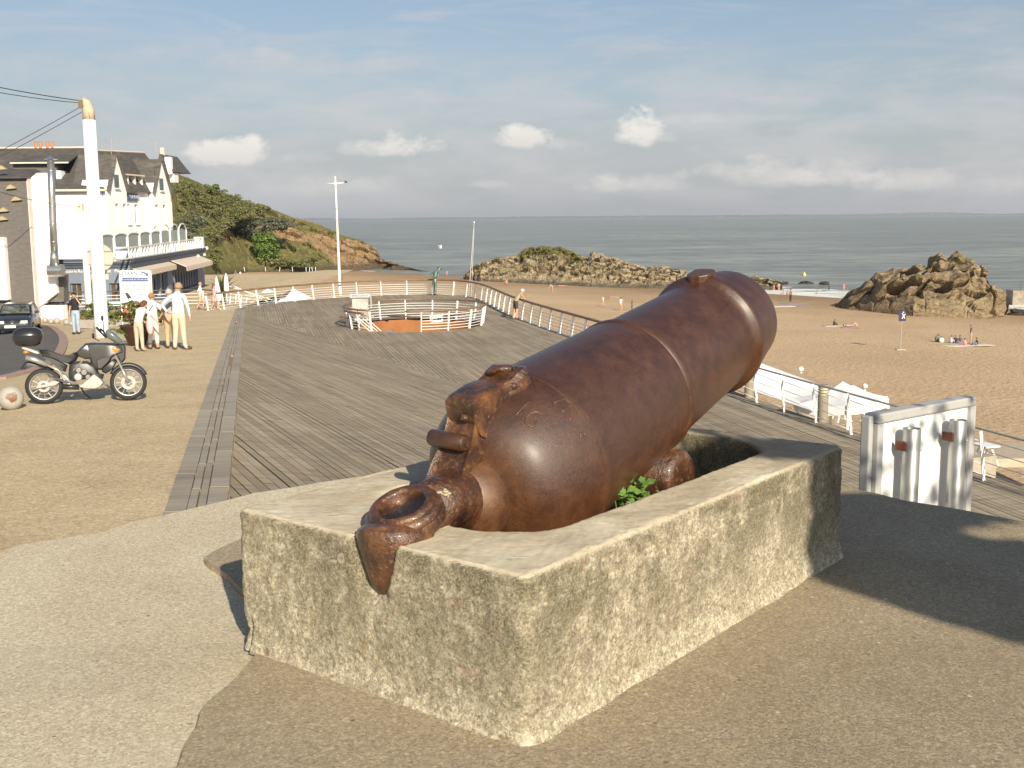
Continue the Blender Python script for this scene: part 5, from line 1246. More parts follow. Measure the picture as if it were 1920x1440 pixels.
# yucca by the parasols
P = at_y(418, 556, 72.5); yu = thing('yucca', 'spiky yucca plant with long arching leaves beside the white parasols', 'plant', P); random.seed(4)
mb = MB(); tn = []
for i in range(70):
    a = random.uniform(0, 2*pi); e = random.uniform(.3, 1.4); l = random.uniform(1.0, 1.75); d = Vector((cos(a)*cos(e), sin(a)*cos(e), sin(e))); s = d.cross(Vector((0, 0, 1))).normalized()*.045
    p0 = Vector((0, 0, .25)); p1 = p0+d*l*.55; p2 = p0+d*l+Vector((0, 0, -.15*l)); mb.add([p0-s, p0+s, p1+s*1.1, p1-s*1.1, p2], [(0, 1, 2, 3), (3, 2, 4)]); tn += [random.random()]*2
o = mb.build('leaves', leafmat('yucca_leaf', (.06, .075, .025), (.13, .13, .05), (.26, .22, .10), 2), yu); at = o.data.attributes.new('tone', 'FLOAT', 'FACE'); at.data.foreach_set('value', tn)
mb = MB(); mb.tube([(0, 0, -.8), (0, 0, .3)], [.12, .09], 8); mb.build('trunk', M['bark'], yu)
# off-frame plane tree whose crown shades the right of the terrace
SH = [(3.3, 2.3), (1.98, 4.17), (1.37, 5.0), (1.03, 6.08), (.68, 6.12), (.55, 6.7), (.8, 8.4), (2.2, 9.0), (4, 8.3), (6.2, 6.5), (6.5, 3)]
def inside(p, poly):
    c = False; j = len(poly)-1
    for i in range(len(poly)):
        a, b = poly[i], poly[j]
        if (a[1] > p[1]) != (b[1] > p[1]) and p[0] < (b[0]-a[0])*(p[1]-a[1])/(b[1]-a[1])+a[0]: c = not c
        j = i
    return c
random.seed(21); tr = thing('shade_tree', 'leafy tree standing behind the photographer, casting the shadow on the right of the terrace', 'tree', (6.2, -3.2, TOP)); org = Vector((6.2, -3.2, TOP))
mb = MB(); tn = []; cnt = 0
while cnt < 15000:
    g = (random.uniform(.4, 6.5), random.uniform(2.2, 9.0))
    if not inside(g, SH): continue
    if ((g[0]-2.75)/.42)**2+((g[1]-5.72-(g[0]-2.75)*.1)/.24)**2 < 1: continue
    if g[1] > 6.5 and g[0] < 4.5 and random.random() < .97: continue
    tt = random.uniform(6.6, 10.2); P = Vector((g[0], g[1], TOP))+SUN*tt
    n_ = (SUN+Vector((random.gauss(0, .5), random.gauss(0, .5), random.gauss(0, .5)))).normalized(); a = n_.cross(Vector((random.random(), random.random(), random.random()+.1))).normalized(); b = n_.cross(a); s1 = random.uniform(.04, .085)
    mb.add([P-org-a*s1-b*s1*.5, P-org+a*s1*.2-b*s1*.8, P-org+a*s1, P-org+b*s1*.8], [(0, 1, 2, 3)]); tn.append(random.random()); cnt += 1
o = mb.build('crown', M['scrub_green'], tr); at = o.data.attributes.new('tone', 'FLOAT', 'FACE'); at.data.foreach_set('value', tn)
mb = MB(); mb.tube([(0, 0, 0), (.05, .1, 1.5), (-.1, .4, 2.8), (-.3, .9, 4)], [.2, .16, .12, .06], 12)
for k in range(4):
    e = Vector((.3+.5*k-.6, 1.6+.3*k, 4.6+.2*k)); mb.tube([(-.3, .85, 3.9), e*.6+Vector((-.1, .3, 1.8)), e], [.05, .03, .015], 6)
mb.build('trunk', M['bark'], tr)
# ================================================================ BUILDINGS ON THE LEFT
M['render_white'] = flat('white_render', (.86, .86, .85), .8, var=.03, bump=.003, bscale=6)
M['slate'] = mat('roof_slate', [(.3, (.055, .05, .045)), (.7, (.105, .095, .085))], 2.2, 6, .7, bump=.02, bscale=5, stretch=(1, 1, 3), speck=[(.7, .56, .66, (.15, .13, .10), .6)])
M['slate_wall'] = mat('slate_hanging', [(.3, (.095, .085, .078)), (.7, (.145, .13, .12))], 3, 6, .75, bump=.02, bscale=7, stretch=(1, 1, 3))
M['blue'] = flat('blue_grey_paint', (.17, .20, .26), .6, var=.06)
M['blue_dk'] = flat('dark_blue_paint_and_shade', (.065, .08, .11), .55)
M['cream'] = flat('cream_canvas', (.62, .53, .42), .8, var=.05)
M['pane'] = flat('window_pane', (.10, .11, .12), .12, var=.3)
M['stucco_pink'] = flat('pale_pink_trim', (.62, .48, .44), .8)
M['terracotta'] = flat('terracotta', (.45, .19, .09), .8)
def facade(org, ux):                                            # local frame: x along the wall, y out of the wall, z up
    ux = Vector(ux).normalized(); uy = Vector((ux.y, -ux.x, 0))
    return lambda a, o, z: Vector((org[0]+ux.x*a+uy.x*o, org[1]+ux.y*a+uy.y*o, z))
def fbox(mb, f, a0, a1, o0, o1, z0, z1):
    p = [f(a0, o0, z0), f(a1, o0, z0), f(a1, o1, z0), f(a0, o1, z0)]; mb.prism(p, (0, 0, z1-z0))
def window(par, f, a0, a1, z0, z1, loc, arch=False, frame=None, reveal=.22, pane=None, bars=True):
    """opening set into the wall: dark reveal, frame, pane and sill"""
    frame = frame or M['white']; org = loc
    mb = MB(); t_ = .07
    fbox(mb, f, a0, a0+t_, -reveal+.0, -reveal+.06, z0, z1); fbox(mb, f, a1-t_, a1, -reveal, -reveal+.06, z0, z1); fbox(mb, f, a0+t_, a1-t_, -reveal, -reveal+.06, z1-t_, z1); fbox(mb, f, a0+t_, a1-t_, -reveal, -reveal+.06, z0, z0+t_)
    if bars: fbox(mb, f, (a0+a1)/2-.03, (a0+a1)/2+.03, -reveal, -reveal+.06, z0+t_, z1-t_)
    mb.v = [tuple(Vector(v)-org) for v in mb.v]; w = mb.build('window', frame, par)
    mb = MB(); fbox(mb, f, a0+t_, a1-t_, -reveal+.01, -reveal+.03, z0+t_, z1-t_); mb.v = [tuple(Vector(v)-org) for v in mb.v]; mb.build('pane', pane or M['pane'], w)
    mb = MB(); fbox(mb, f, a0-.06, a1+.06, .0, .10, z0-.09, z0-.005); mb.v = [tuple(Vector(v)-org) for v in mb.v]; mb.build('sill', M['white'], w)
def wall_with_holes(mb, f, a0, a1, z0, z1, holes, thick=.3):
    """wall as real thickness pieces round rectangular openings"""
    xs = sorted({a0, a1}|{h[0] for h in holes}|{h[1] for h in holes}); zs = sorted({z0, z1}|{h[2] for h in holes}|{h[3] for h in holes})
    xs = [x for x in xs if a0 <= x <= a1]; zs = [z for z in zs if z0 <= z <= z1]
    for xa, xb in zip(xs, xs[1:]):
        for za, zb in zip(zs, zs[1:]):
            cx, cz = (xa+xb)/2, (za+zb)/2
            if any(h[0] < cx < h[1] and h[2] < cz < h[3] for h in holes): continue
            fbox(mb, f, xa, xb, -thick, 0, za, zb)
# ---------------- hotel
HO = Vector((-28.7, 80, 0)); hx = Vector((.1, 1, 0)).normalized()
fs_ = facade(HO, hx)                                            # long side facing the sea and the sun
def sy(px): 
    y = (-28.7-8)/((px-960)/2107-.1); return (y-80)/hx.y
hotel = thing('hotel', 'white four storey seaside hotel with steep slate roofs and pointed gables', 'building', (HO.x, HO.y, -5.8)); hg = hotel.location.copy()
def hb(mb, name, m, par=None, **k):
    mb.v = [tuple(Vector(v)-hg) for v in mb.v]; return mb.build(name, m, par or hotel, **k)
LS = 12.4
cols = [(204, 211), (219, 226), (233, 240), (248, 255), (263, 270), (293.5, 300), (307.5, 314)]
holes = []
for (z0, z1) in ((-.25, 1.22), (-2.5, -1.02), (-5.1, -3.6)):
    for (p0, p1) in cols: holes.append((sy(p0)+.08, sy(p1)-.0+.05, z0, z1))
mb = MB(); wall_with_holes(mb, fs_, 0, LS, -6.5, 2.2, holes); hb(mb, 'wall', M['render_white'])
for h in holes: window(hotel, fs_, *h, hg)
ff = facade((-40, 80, 0), (1, 0, 0)); 
# front wall facing the viewer
fh = [(5.3, 5.8, -4.2, -2.6), (7.2, 7.7, -4.2, -2.6)]
mb = MB(); wall_with_holes(mb, ff, 0, 11.29, -6.5, 2.2, fh); hb(mb, 'wall', M['render_white'])
for h in fh: window(hotel, ff, *h, hg, frame=M['blue'], pane=M['pane'])
mb = MB(); mb.box((-34, 89, -2.2), (9.5, 15, 8.6)); hb(mb, 'core', M['render_white'])
for (pa, pb, zp) in ((205, 242, 4.5), (290, 323.5, 4.55)):      # gabled bays rising through the eaves
    a0, a1 = sy(pa), sy(pb); am = (a0+a1)/2
    mb = MB(); wall_with_holes(mb, fs_, a0, a1, -6.4, 2.25, [(h[0], h[1], h[2], h[3]) for h in holes if a0 < h[0] < a1], .3)
    mb.v = [tuple(fs_(0, .35, 0)-fs_(0, 0, 0)+Vector(v)) for v in mb.v]; hb(mb, 'bay', M['render_white'])
    tri = [fs_(a0, .35, 2.25), fs_(a1, .35, 2.25), fs_(am+.25, .35, zp), fs_(am-.25, .35, zp)]
    mb = MB(); mb.prism(tri, fs_(0, -1.9, 0)-fs_(0, 0, 0)); hb(mb, 'gable', M['render_white'])
    gy = [(a0, 2.3), (am-.27, zp+.06)], [(a1, 2.3), (am+.27, zp+.06)]
    for (p, q) in gy:
        mb = MB(); mb.prism([fs_(p[0], .62, p[1]-.25), fs_(q[0], .62, q[1]), fs_(q[0], -2.2, q[1]), fs_(p[0], -2.2, p[1]-.25)], (0, 0, .12)); hb(mb, 'gable_roof', M['slate'])
    for (z0, z1) in ((2.35, 3.25),):
        mb = MB(); fbox(mb, fs_, am-.35, am+.35, .36, .40, z0, z1); hb(mb, 'attic_window', M['pane'])
        mb = MB(); fbox(mb, fs_, am-.42, am+.42, .36, .50, z0-.12, z0-.04); hb(mb, 'sill', M['white'])
# seaward dormer with three lights, and the nameboard under it
a0, a1 = sy(245), sy(284)
mb = MB(); fbox(mb, fs_, a0, a1, -1.6, -.1, 2.3, 2.45); fbox(mb, fs_, a0-.1, a1+.1, -1.7, .05, 3.32, 3.42); hb(mb, 'dormer_roof', M['cream'])
for k in range(4): mb = MB(); x = a0+(a1-a0)*k/3; fbox(mb, fs_, x-.12, x+.12, -1.6, -.15, 2.45, 3.32); hb(mb, 'dormer_post', M['white'])
for k in range(3): mb = MB(); x = a0+(a1-a0)*(k+.5)/3; fbox(mb, fs_, x-.45, x+.45, -.6, -.55, 2.45, 3.3); hb(mb, 'dormer_window', M['pane'])
mb = MB(); fbox(mb, fs_, sy(238), sy(268), .03, .12, 1.45, 2.0); hb(mb, 'nameboard', flat('board_blue', (.10, .12, .20), .5))
rotS = Matrix.Translation(fs_((sy(238)+sy(268))/2, .14, 1.73)-hg) @ Matrix.Rotation(atan2(hx.y, hx.x), 4, 'Z') @ Matrix.Rotation(pi/2, 4, 'X')
text_mb('HOTEL DE LA PLAGE', .36, rotS, flat('board_letters', (.5, .52, .6), .5), 'lettering', hotel, .01)
# roofs: front range (ridge along x) and seaward wing (ridge along y)
mb = MB(); e0, e1 = Vector((-44, 79.7, 2.15)), Vector((-28.4, 79.7, 2.15)); r0, r1 = Vector((-44, 86, 5.45)), Vector((-31.0, 86, 5.45)); b1_ = Vector((-28.2, 90, 2.15)); b0 = Vector((-44, 92, 2.15))
mb.add([e0, e1, r1, r0, Vector((-29.5, 86, 3.6)), b0, Vector((-31, 92, 2.15))], [(0, 1, 2, 3), (1, 4, 2), (3, 2, 6, 5)]); hb(mb, 'roof', M['slate'])
mb = MB(); R0, R1 = Vector((-30.6, 84.5, 5.15)), Vector((-29.7, 93.0, 5.45)); E0, E1 = fs_(-.3, .3, 2.1), fs_(LS+.3, .3, 2.1); Bk0, Bk1 = Vector((-33, 84, 2.1)), Vector((-32.5, 94, 2.1))
mb.add([E0, E1, R1, R0, Bk0, Bk1], [(0, 1, 2, 3), (1, 5, 2), (3, 2, 5, 4), (0, 3, 4)]); hb(mb, 'roof', M['slate'])
mb = MB(); mb.tube([r0, r1], .08, 6); mb.tube([R0, R1], .08, 6); hb(mb, 'ridge_tiles', M['cream'])
mb = MB(); mb.beam(e0+Vector((0, -.1, -.02)), e1+Vector((.1, -.1, -.02)), .16, .14); hb(mb, 'gutter', M['cream'])
for px in (68, 77, 90, 99):
    c = at_y(px, 279, 86); mb = MB(); mb.lathe([(0, .14), (.42, .11), (.44, .14)], C=(c.x, 86, 5.45), n=10); hb(mb, 'chimney_pot', M['terracotta'])
# shed dormer on the front slope
d0, d1 = at_y(22, 309, 81.2), at_y(131, 307, 81.2)
mb = MB(); mb.prism([(d0.x, 81.0, 4.05), (d1.x, 81.0, 4.05), (d1.x-.9, 85.6, 4.9), (d0.x, 85.6, 4.9)], (0, 0, .10)); hb(mb, 'dormer_roof', M['slate'])
mb = MB(); mb.beam((d0.x, 80.95, 4.1), (d1.x, 80.95, 4.1), .08, .1); hb(mb, 'dormer_fascia', M['cream'])
c = at_y(105, 320, 81.3); c2_ = at_y(116, 352, 81.3); mb = MB(); mb.box(((c.x+c2_.x)/2, 82.3, (c.z+c2_.z)/2), (c2_.x-c.x, 2, c.z-c2_.z)); hb(mb, 'dormer_cheek', M['render_white'])
mb = MB(); mb.box(((d0.x+c.x)/2, 82.4, 3.35), (c.x-d0.x, 2, 1.4)); hb(mb, 'dormer_wall', M['slate_wall'])
for (px, yt, yb) in ((209, 258, 290), (292, 262, 288)):
    p = at_y(px, yb, 85.5); q = at_y(px, yt, 85.5); mb = MB(); mb.tube([p, q], .02, 5); mb.tube([q+Vector((-.55, 0, -.06)), q+Vector((.30, 0, -.02))], .012, 4); mb.tube([q+Vector((.28, 0, .1)), q+Vector((.28, 0, -.14))], .012, 4); hb(mb, 'antenna', M['grey_steel'])
# ---------------- blue restaurant wing in front of it
BO = Vector((-28.8, 72, 0)); rest = thing('restaurant', 'single storey blue grey brasserie with awnings and white roof terrace balustrade', 'building', (-28.8, 72, -5.8)); rg = rest.location.copy()
def rb_(mb, name, m, par=None, **k): mb.v = [tuple(Vector(v)-rg) for v in mb.v]; return mb.build(name, m, par or rest, **k)
bf = facade((-28.8, 72, 0), (1, 0, 0)); WF = 4.45
by = Vector((-.1, 1, 0)).normalized(); bs_ = facade((-24.33, 72, 0), by)
def ss(px): y = (-24.3+7.2)/((px-960)/2107+.1); return (y-72)/by.y
def fa(px): return (px-960)/2107*72+28.8
fw_ = [(fa(135), fa(156), -5.15, -3.95), (fa(162), fa(182), -5.15, -3.95), (fa(208), fa(231), -5.15, -3.95)]
mb = MB(); wall_with_holes(mb, bf, 0, WF, -6.6, -2.75, fw_, .35); rb_(mb, 'wall', M['blue'])
for h in fw_: window(rest, bf, *h, rg, frame=M['blue'], pane=flat('brown_blind', (.09, .065, .04), .3, var=.4))
SLN = ss(388); sh_ = [(ss(292)+.1, ss(305)-.05, -5.4, -3.5), (ss(306)+.1, ss(320)-.2, -5.4, -3.5), (ss(327), ss(376), -5.5, -3.6)]
mb = MB(); wall_with_holes(mb, bs_, 0, SLN, -7.5, -2.75, sh_, .35); rb_(mb, 'wall', M['blue'])
mb = MB(); mb.prism([Vector((-28.8, 72.4, -2.95)), Vector((-24.8, 72.4, -2.95)), Vector((-27.5, 99, -2.95)), Vector((-33, 99, -2.95))], (0, 0, .2)); rb_(mb, 'terrace_floor', M['cream'])
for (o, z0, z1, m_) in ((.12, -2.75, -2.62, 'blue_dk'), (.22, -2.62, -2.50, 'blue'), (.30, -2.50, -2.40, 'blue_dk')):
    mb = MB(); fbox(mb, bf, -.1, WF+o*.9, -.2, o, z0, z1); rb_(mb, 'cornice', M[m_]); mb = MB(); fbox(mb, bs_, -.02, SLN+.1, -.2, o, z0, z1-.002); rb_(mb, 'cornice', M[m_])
mb = MB(); fbox(mb, bf, fa(119), fa(246), .01, .10, -2.96, -2.80); rb_(mb, 'cornice_shade_strip', M['blue_dk'])  # dark strip standing in for the shade under the cornice
RX = Matrix.Rotation(pi/2, 4, 'X'); M['letter'] = flat('cream_letters', (.80, .78, .74), .5)
for (s_, px, z) in (('Brasserie', 134, -3.17), ('Restaurant', 170, -3.17), ('Plat', 207, -3.17), ('Pizzéria', 233, -3.17)):
    text_mb(s_, .29, Matrix.Translation(bf(fa(px), .03, z)-rg) @ RX, M['letter'], 'lettering', rest, .012)
mb = MB(); fbox(mb, bf, fa(169), fa(208), .005, .06, -3.72, -3.36); rb_(mb, 'plaque', M['cream'], bevel=.05)
# glazed seaward front: panes and gathered drapes
for h in sh_:
    mb = MB(); fbox(mb, bs_, h[0], h[1], -.32, -.30, h[2], h[3]); rb_(mb, 'glazing', M['glass_dark'])
    k = max(1, int((h[1]-h[0])/1.1))
    for j in range(k+1):
        a = h[0]+(h[1]-h[0])*j/k; mb = MB(); fbox(mb, bs_, a-.05, a+.05, -.30, -.22, h[2], h[3]); rb_(mb, 'mullion', M['blue'])
    for j in range(k):
        a = h[0]+(h[1]-h[0])*j/k; w_ = (h[1]-h[0])/k
        for sg in ((0, 1), (1, -1)):
            x0 = a+.06+(w_-.12)*sg[0]; mb = MB(); mb.prism([bs_(x0, -.28, h[3]), bs_(x0+sg[1]*w_*.42, -.28, h[3]), bs_(x0+sg[1]*w_*.16, -.28, (h[2]+h[3])/2+.1), bs_(x0+sg[1]*w_*.30, -.28, h[2]+.1), bs_(x0, -.28, h[2]+.1)], bs_(0, .04, 0)-bs_(0, 0, 0)); rb_(mb, 'drape', flat('drape_blue', (.17, .20, .27), .8) if 'drape' not in M else M['drape']) if 'drape' in M else rb_(mb, 'drape', M.setdefault('drape', flat('drape_blue', (.17, .20, .27), .8)))
def awning(a0, a1, z0, z1, out, m_):
    mb = MB(); mb.prism([bs_(a0, .02, z0), bs_(a1, .02, z0), bs_(a1, out, z1), bs_(a0, out, z1)], (0, 0, -.05)); aw = rb_(mb, 'awning', m_)
    k = 10
    for j in range(k):
        q0, q1 = a0+(a1-a0)*j/k, a0+(a1-a0)*(j+1)/k; mb = MB(); mb.prism([bs_(q0+.02, out, z1-.05), bs_(q1-.02, out, z1-.05), bs_(q1-.02, out, z1-.34), bs_((q0+q1)/2, out, z1-.38), bs_(q0+.02, out, z1-.34)], bs_(0, .03, 0)-bs_(0, 0, 0)); rb_(mb, 'valance', m_, aw) if j % 1 == 0 else None
awning(ss(254), ss(322), -3.05, -3.25, .55, M['cream']); awning(ss(326), ss(378), -2.98, -3.45, 1.15, flat('striped_awning', (.62, .53, .44), .8))
for px in (254, 300, 323, 372, 384):
    mb = MB(); p = bs_(ss(px), .25, -3.0 if px > 370 else -3.5); mb.ball(p, .13, 10, 8); rb_(mb, 'wall_lamp', M['white'], smooth=True)
mb = MB(); p = bs_(SLN-.1, .3, -2.45); mb.ball(p, .16, 12, 8); rb_(mb, 'wall_lamp', M['white'], smooth=True)
# white balustrade of slanting bars, and arched wind screens behind it
a = ss(219); b0_ = ss(384)
mb = MB(); mb.beam(bs_(a, .1, -1.72), bs_(b0_, .1, -1.55), .10, .08); rb_(mb, 'balustrade_rail', M['white']); mb = MB(); mb.beam(bs_(a, .1, -2.36), bs_(b0_, .1, -2.36), .12, .08); rb_(mb, 'balustrade_rail', M['white'])
mb = MB(); mb.beam(bf(fa(222), -.1, -1.72), bf(WF, -.1, -1.72), .10, .08); rb_(mb, 'balustrade_rail', M['white'])
a = .0; k = 0
while a < b0_-.3:
    mb = MB(); mb.prism([bs_(a, .04, -2.36), bs_(a+.22, .04, -2.36), bs_(a+.62, .04, -1.68), bs_(a+.40, .04, -1.68)], bs_(0, .10, 0)-bs_(0, 0, 0)); rb_(mb, 'baluster', M['white']); a += .95; k += 1
mb = MB(); mb.box((-25.6, 72.35, -2.0), (2.2, .1, .7)); rb_(mb, 'banner', flat('blue_white_banner', (.45, .50, .62), .7, var=.5))
mb = MB(); fbox(mb, bs_, b0_-.5, b0_+.25, -.5, .25, -2.4, -1.45); rb_(mb, 'corner_pier', M['white'])
M['screen'] = flat('grey_green_screen', (.34, .37, .33), .5, var=.05)
for k in range(8):
    a0 = ss(226)+.2+(b0_-1.2-ss(226))*k/8; a1 = a0+(b0_-1.2-ss(226))/8*.86; z1 = -1.05 + .10*k/8; oo = -1.0
    n = 12; pts = [bs_(a0, oo, -2.2), bs_(a1, oo, -2.2)]+[bs_((a0+a1)/2+(a1-a0)/2*cos(pi*j/n), oo, z1+.06+.16*sin(pi*j/n)) for j in range(n+1)]
    mb = MB(); mb.prism(pts, bs_(0, .03, 0)-bs_(0, 0, 0)); rb_(mb, 'wind_screen', M['screen'])
    hh = .16 if k < 5 else .62
    mb = MB(); mb.tube([bs_(a0-.05, oo+.04, -2.3)]+[bs_((a0+a1)/2-(a1-a0)/2*1.1*cos(pi*j/n), oo+.04, z1+(hh+.05)*sin(pi*j/n)) for j in range(n+1)]+[bs_(a1+.05, oo+.04, -2.3)], .055, 6); rb_(mb, 'screen_frame', M['white'])
    if k > 4: mb = MB(); mb.tube([bs_(a0-.05, oo-.5, z1)]+[bs_((a0+a1)/2-(a1-a0)/2*1.1*cos(pi*j/n), oo-.6, z1+(hh-.02)*sin(pi*j/n)) for j in range(n+1)], .04, 6); rb_(mb, 'pergola_hoop', M['white'])
# ---------------- slate hung house at far left
sh = thing('slate_house', 'house with dark slate hung wall and bright white end wall, leftmost building', 'building', (-36, 66, -5.8)); sg = sh.location.copy()
def sb_(mb, name, m, par=None, **k): mb.v = [tuple(Vector(v)-sg) for v in mb.v]; return mb.build(name, m, par or sh, **k)
x50 = at_y(50, 335, 66).x; x92 = at_y(94, 335, 66.6).x
mb = MB(); mb.box(((x50-46)/2, 67.75, -1.9), (x50+46, 3.5, 8.8)); sb_(mb, 'wall', M['slate_wall'])
mb = MB(); mb.prism([(x50+.004, 66.4, -5.0), (x92, 66.4, -4.2), (x92, 66.4, 2.78), (x50+.45, 66.4, 2.78), (x50+.004, 66.4, 2.45)], (0, .7, 0)); sb_(mb, 'end_wall', M['render_white'])
mb = MB(); mb.prism([(x50-.02, 65.97, -5.4), (x50+.07, 65.97, -5.4), (x50+.07, 65.97, 2.5), (x50-.02, 65.97, 2.5)], (0, .42, 0)); sb_(mb, 'corner_trim', M['stucco_pink'])
mb = MB(); mb.add([(-46, 65.7, 2.46), (x50+.1, 65.7, 2.46), (x50-.3, 68, 3.1), (-46, 68, 3.1), (-46, 70, 2.5), (x50+.1, 70, 2.5)], [(0, 1, 2, 3), (3, 2, 5, 4), (1, 5, 2)]); sb_(mb, 'roof', M['slate'])
def pz(px, py, y=66.8): return at_y(px, py, y)
mb = MB(); mb.prism([pz(57, 545), pz(57, 566), pz(120, 566), pz(120, 515), pz(100, 525), pz(66, 542)], (0, .7, 0)); sb_(mb, 'lean_to', M['slate_wall'])
mb = MB(); q = pz(40, 564, 66.7); mb.box(((q.x+pz(119, 564).x)/2, 67.0, -5.8), (pz(119, 564).x-q.x, .7, 1.7)); sb_(mb, 'plinth_wall', M['render_white'])
q0, q1 = pz(-10, 445, 65.7), pz(13, 575, 65.7); mb = MB(); mb.box(((q0.x+q1.x)/2, 65.8, (q0.z+.4+q1.z)/2), (.72, .45, q0.z-.4-q1.z)); sb_(mb, 'pilaster', M['render_white'])
for (px, py) in ((2, 317), (30, 375), (20, 353), (4, 412), (6, 396)):      # carved brackets
    c = at_y(px, py, 65.8); mb = MB(); mb.prism([c+Vector((-.3, 0, -.05)), c+Vector((.3, 0, .0)), c+Vector((.15, 0, .1)), c+Vector((-.02, 0, .22)), c+Vector((-.2, 0, .1))], (0, .22, 0)); sb_(mb, 'bracket', flat('ochre_bracket', (.36, .30, .17), .7) if 'ochre' not in M else M['ochre'])
# stainless flue and extractor housing
fl = thing('extractor_flue', 'shiny galvanised chimney flue with conical cap and fan housing', 'flue', (at_y(98, 440, 65.6).x, 65.6, 0)); fg = fl.location.copy()
M['galv'] = mat('galvanised', [(.3, (.42, .42, .42)), (.7, (.60, .60, .59))], 3, 4, .3, metal=.85, stretch=(1, 1, .3))
a = at_y(95, 303, 65.6)-fg; b = at_y(101, 470, 65.6)-fg
mb = MB(); mb.tube([b, b.lerp(a, .3), b.lerp(a, .6), a], .20, 20); mb.build('pipe', M['galv'], fl, smooth=True)
for k in range(5): mb = MB(); c = b.lerp(a, .1+.2*k); mb.lathe([(-.03, .21), (.0, .225), (.03, .21)], C=c, n=20); mb.build('collar', M['galv'], fl, smooth=True)
mb = MB(); mb.lathe([(.0, .14), (.10, .14), (.12, .40), (.2, .22), (.34, .03), (.36, .0)], C=a, n=20); mb.build('cap', M['galv'], fl)
c = at_y(102, 497, 65.6)-fg; mb = MB(); mb.tube([b, c], [.20, .27], 20); mb.build('reducer', M['galv'], fl, smooth=True)
mb = MB(); mb.lathe([(-.42, .36), (.42, .36)], C=at_y(105, 507, 65.6)-fg, axis=(1, 0, 0), n=20); mb.build('fan_housing', M['galv'], fl)
# ---------------- small house on the hill behind
P = at_y(312, 318, 150); hh = thing('hill_house', 'small dark roofed house with white chimney on the hill behind the hotel', 'building', P); h0 = P
def px3(px, py, y=150): return at_y(px, py, y)-h0
mb = MB(); mb.prism([px3(296, 322), px3(296, 300), px3(299, 288), px3(318, 312), px3(327, 322)], (0, 8, 0)); mb.build('roof', M['slate'], hh)
mb = MB(); c = px3(317, 315); mb.box((c.x, 0, c.z+.3), (.75, .9, 2.2)); mb.build('chimney', M['render_white'], hh)
mb = MB(); c = px3(297, 290); mb.box((c.x, 2, c.z+.4), (.5, .6, 1.2)); mb.build('chimney', M['cream'], hh)
mb = MB(); c = px3(312, 324); mb.box((c.x, 1.6, c.z-.6), (1.6, 2, 1.2)); mb.build('wall', M['render_white'], hh)
# ---------------- poles, wires, signs
def zz(P): return street_z(P.x, P.y)
pb = prom(192, 633); pole = thing('utility_pole', 'thick white pole with bare wooden top carrying four wires', 'pole', pb)
hp_ = at_y(172, 225, pb.y).z-pb.z; R_ = 11.8*pb.y/F
mb = MB(); mb.lathe([(-.1, R_*1.08), (.8, R_*1.06), (hp_*.6, R_*1.0), (hp_, R_*.96)], n=24); o = mb.build('sleeve', M['pole_white'], pole, smooth=True)
top = at_y(160, 193, pb.y)-pb; mb = MB(); mb.tube([(0, 0, hp_-.02), (0, 0, hp_+.35), (-.05, 0, hp_+.58), (-.16, 0, hp_+.70), top+Vector((-.05, 0, .0))], [R_*.93, R_*.9, R_*.75, R_*.55, R_*.4], 14); mb.build('top', mat('weathered_pole_top', [(.3, (.40, .31, .20)), (.7, (.58, .47, .33))], 8, 5, .8, stretch=(1, 1, .15)), pole, smooth=True)
mb = MB(); mb.box(top+Vector((-.12, -.1, -.05)), (.16, .14, .28)); mb.tube([top+Vector((-.2, -.15, .05)), top+Vector((.15, -.18, -.25)), top+Vector((.2, -.2, -.6))], .015, 6); mb.build('clamp', flat('brown_clamp', (.16, .11, .06), .6), pole)
TP = pb+top
def wire(label, a, px, py, y, sag=.15, r=.013):
    a = Vector(a); b = at_y(px, py, y); pts = [a.lerp(b, k/24)+Vector((0, 0, -sag*4*(k/24)*(1-k/24))) for k in range(25)]; o = a.copy()
    mb = MB(); mb.tube([p-o for p in pts], r, 5); w = mb.build('overhead_wire', M['black'], loc=o); tag(w, label, 'wire', 'overhead wires at the pole')
wire('topmost overhead wire running left from the pole top', TP+Vector((-.15, 0, .08)), -330, 78, 36, .2, .016)
wire('second overhead wire, just below the topmost one', TP+Vector((-.15, 0, .0)), -330, 92, 36, .25)
wire('upper of the two wires dropping steeply left from the pole', TP+Vector((-.15, 0, -.12)), -260, 412, 40, .1)
wire('lower of the two wires dropping steeply left from the pole', TP+Vector((.0, 0, -.24)), -260, 424, 40, .1)
rs = thing('round_sign', 'round beige traffic sign seen from behind, fixed behind the thick white pole', 'sign', at_y(187, 483, pb.y+.5)); r_ = 25.5*(pb.y+.5)/F
mb = MB(); mb.lathe([(0, r_*.985), (.03, r_), (.035, r_*.96)], axis=(0, 1, 0), n=36); mb.build('disc', flat('sign_back', (.50, .45, .36), .5), rs)
mb = MB(); 
for z in (-.25, .25): mb.beam((-r_*.9, -.03, z), (r_*.9, -.03, z), .03, .05)
mb.build('bracket', M['grey_steel'], rs)
p2 = prom(168, 592); pole2 = thing('street_pole', 'thinner white pole with small lamp bracket behind the thick pole', 'pole', p2); h2 = at_y(152, 398, p2.y).z-p2.z; R2 = 6.2*p2.y/F
mb = MB(); mb.lathe([(-.1, R2*1.08), (h2*.5, R2), (h2, R2*.85)], n=16); mb.build('sleeve', M['pole_white'], pole2, smooth=True)
mb = MB(); mb.box((-.12, 0, h2+.25), (.28, .3, .6)); mb.beam((-.1, 0, h2+.1), (.38, 0, h2+.12), .08, .06); mb.box((.42, 0, h2+.2), (.1, .25, .25)); mb.build('head', M['cream'], pole2, bevel=.02)
wire('thin cable from the left edge to the thinner white pole', p2+Vector((-.1, 0, h2+.35)), -60, 340, 58, .25, .02)
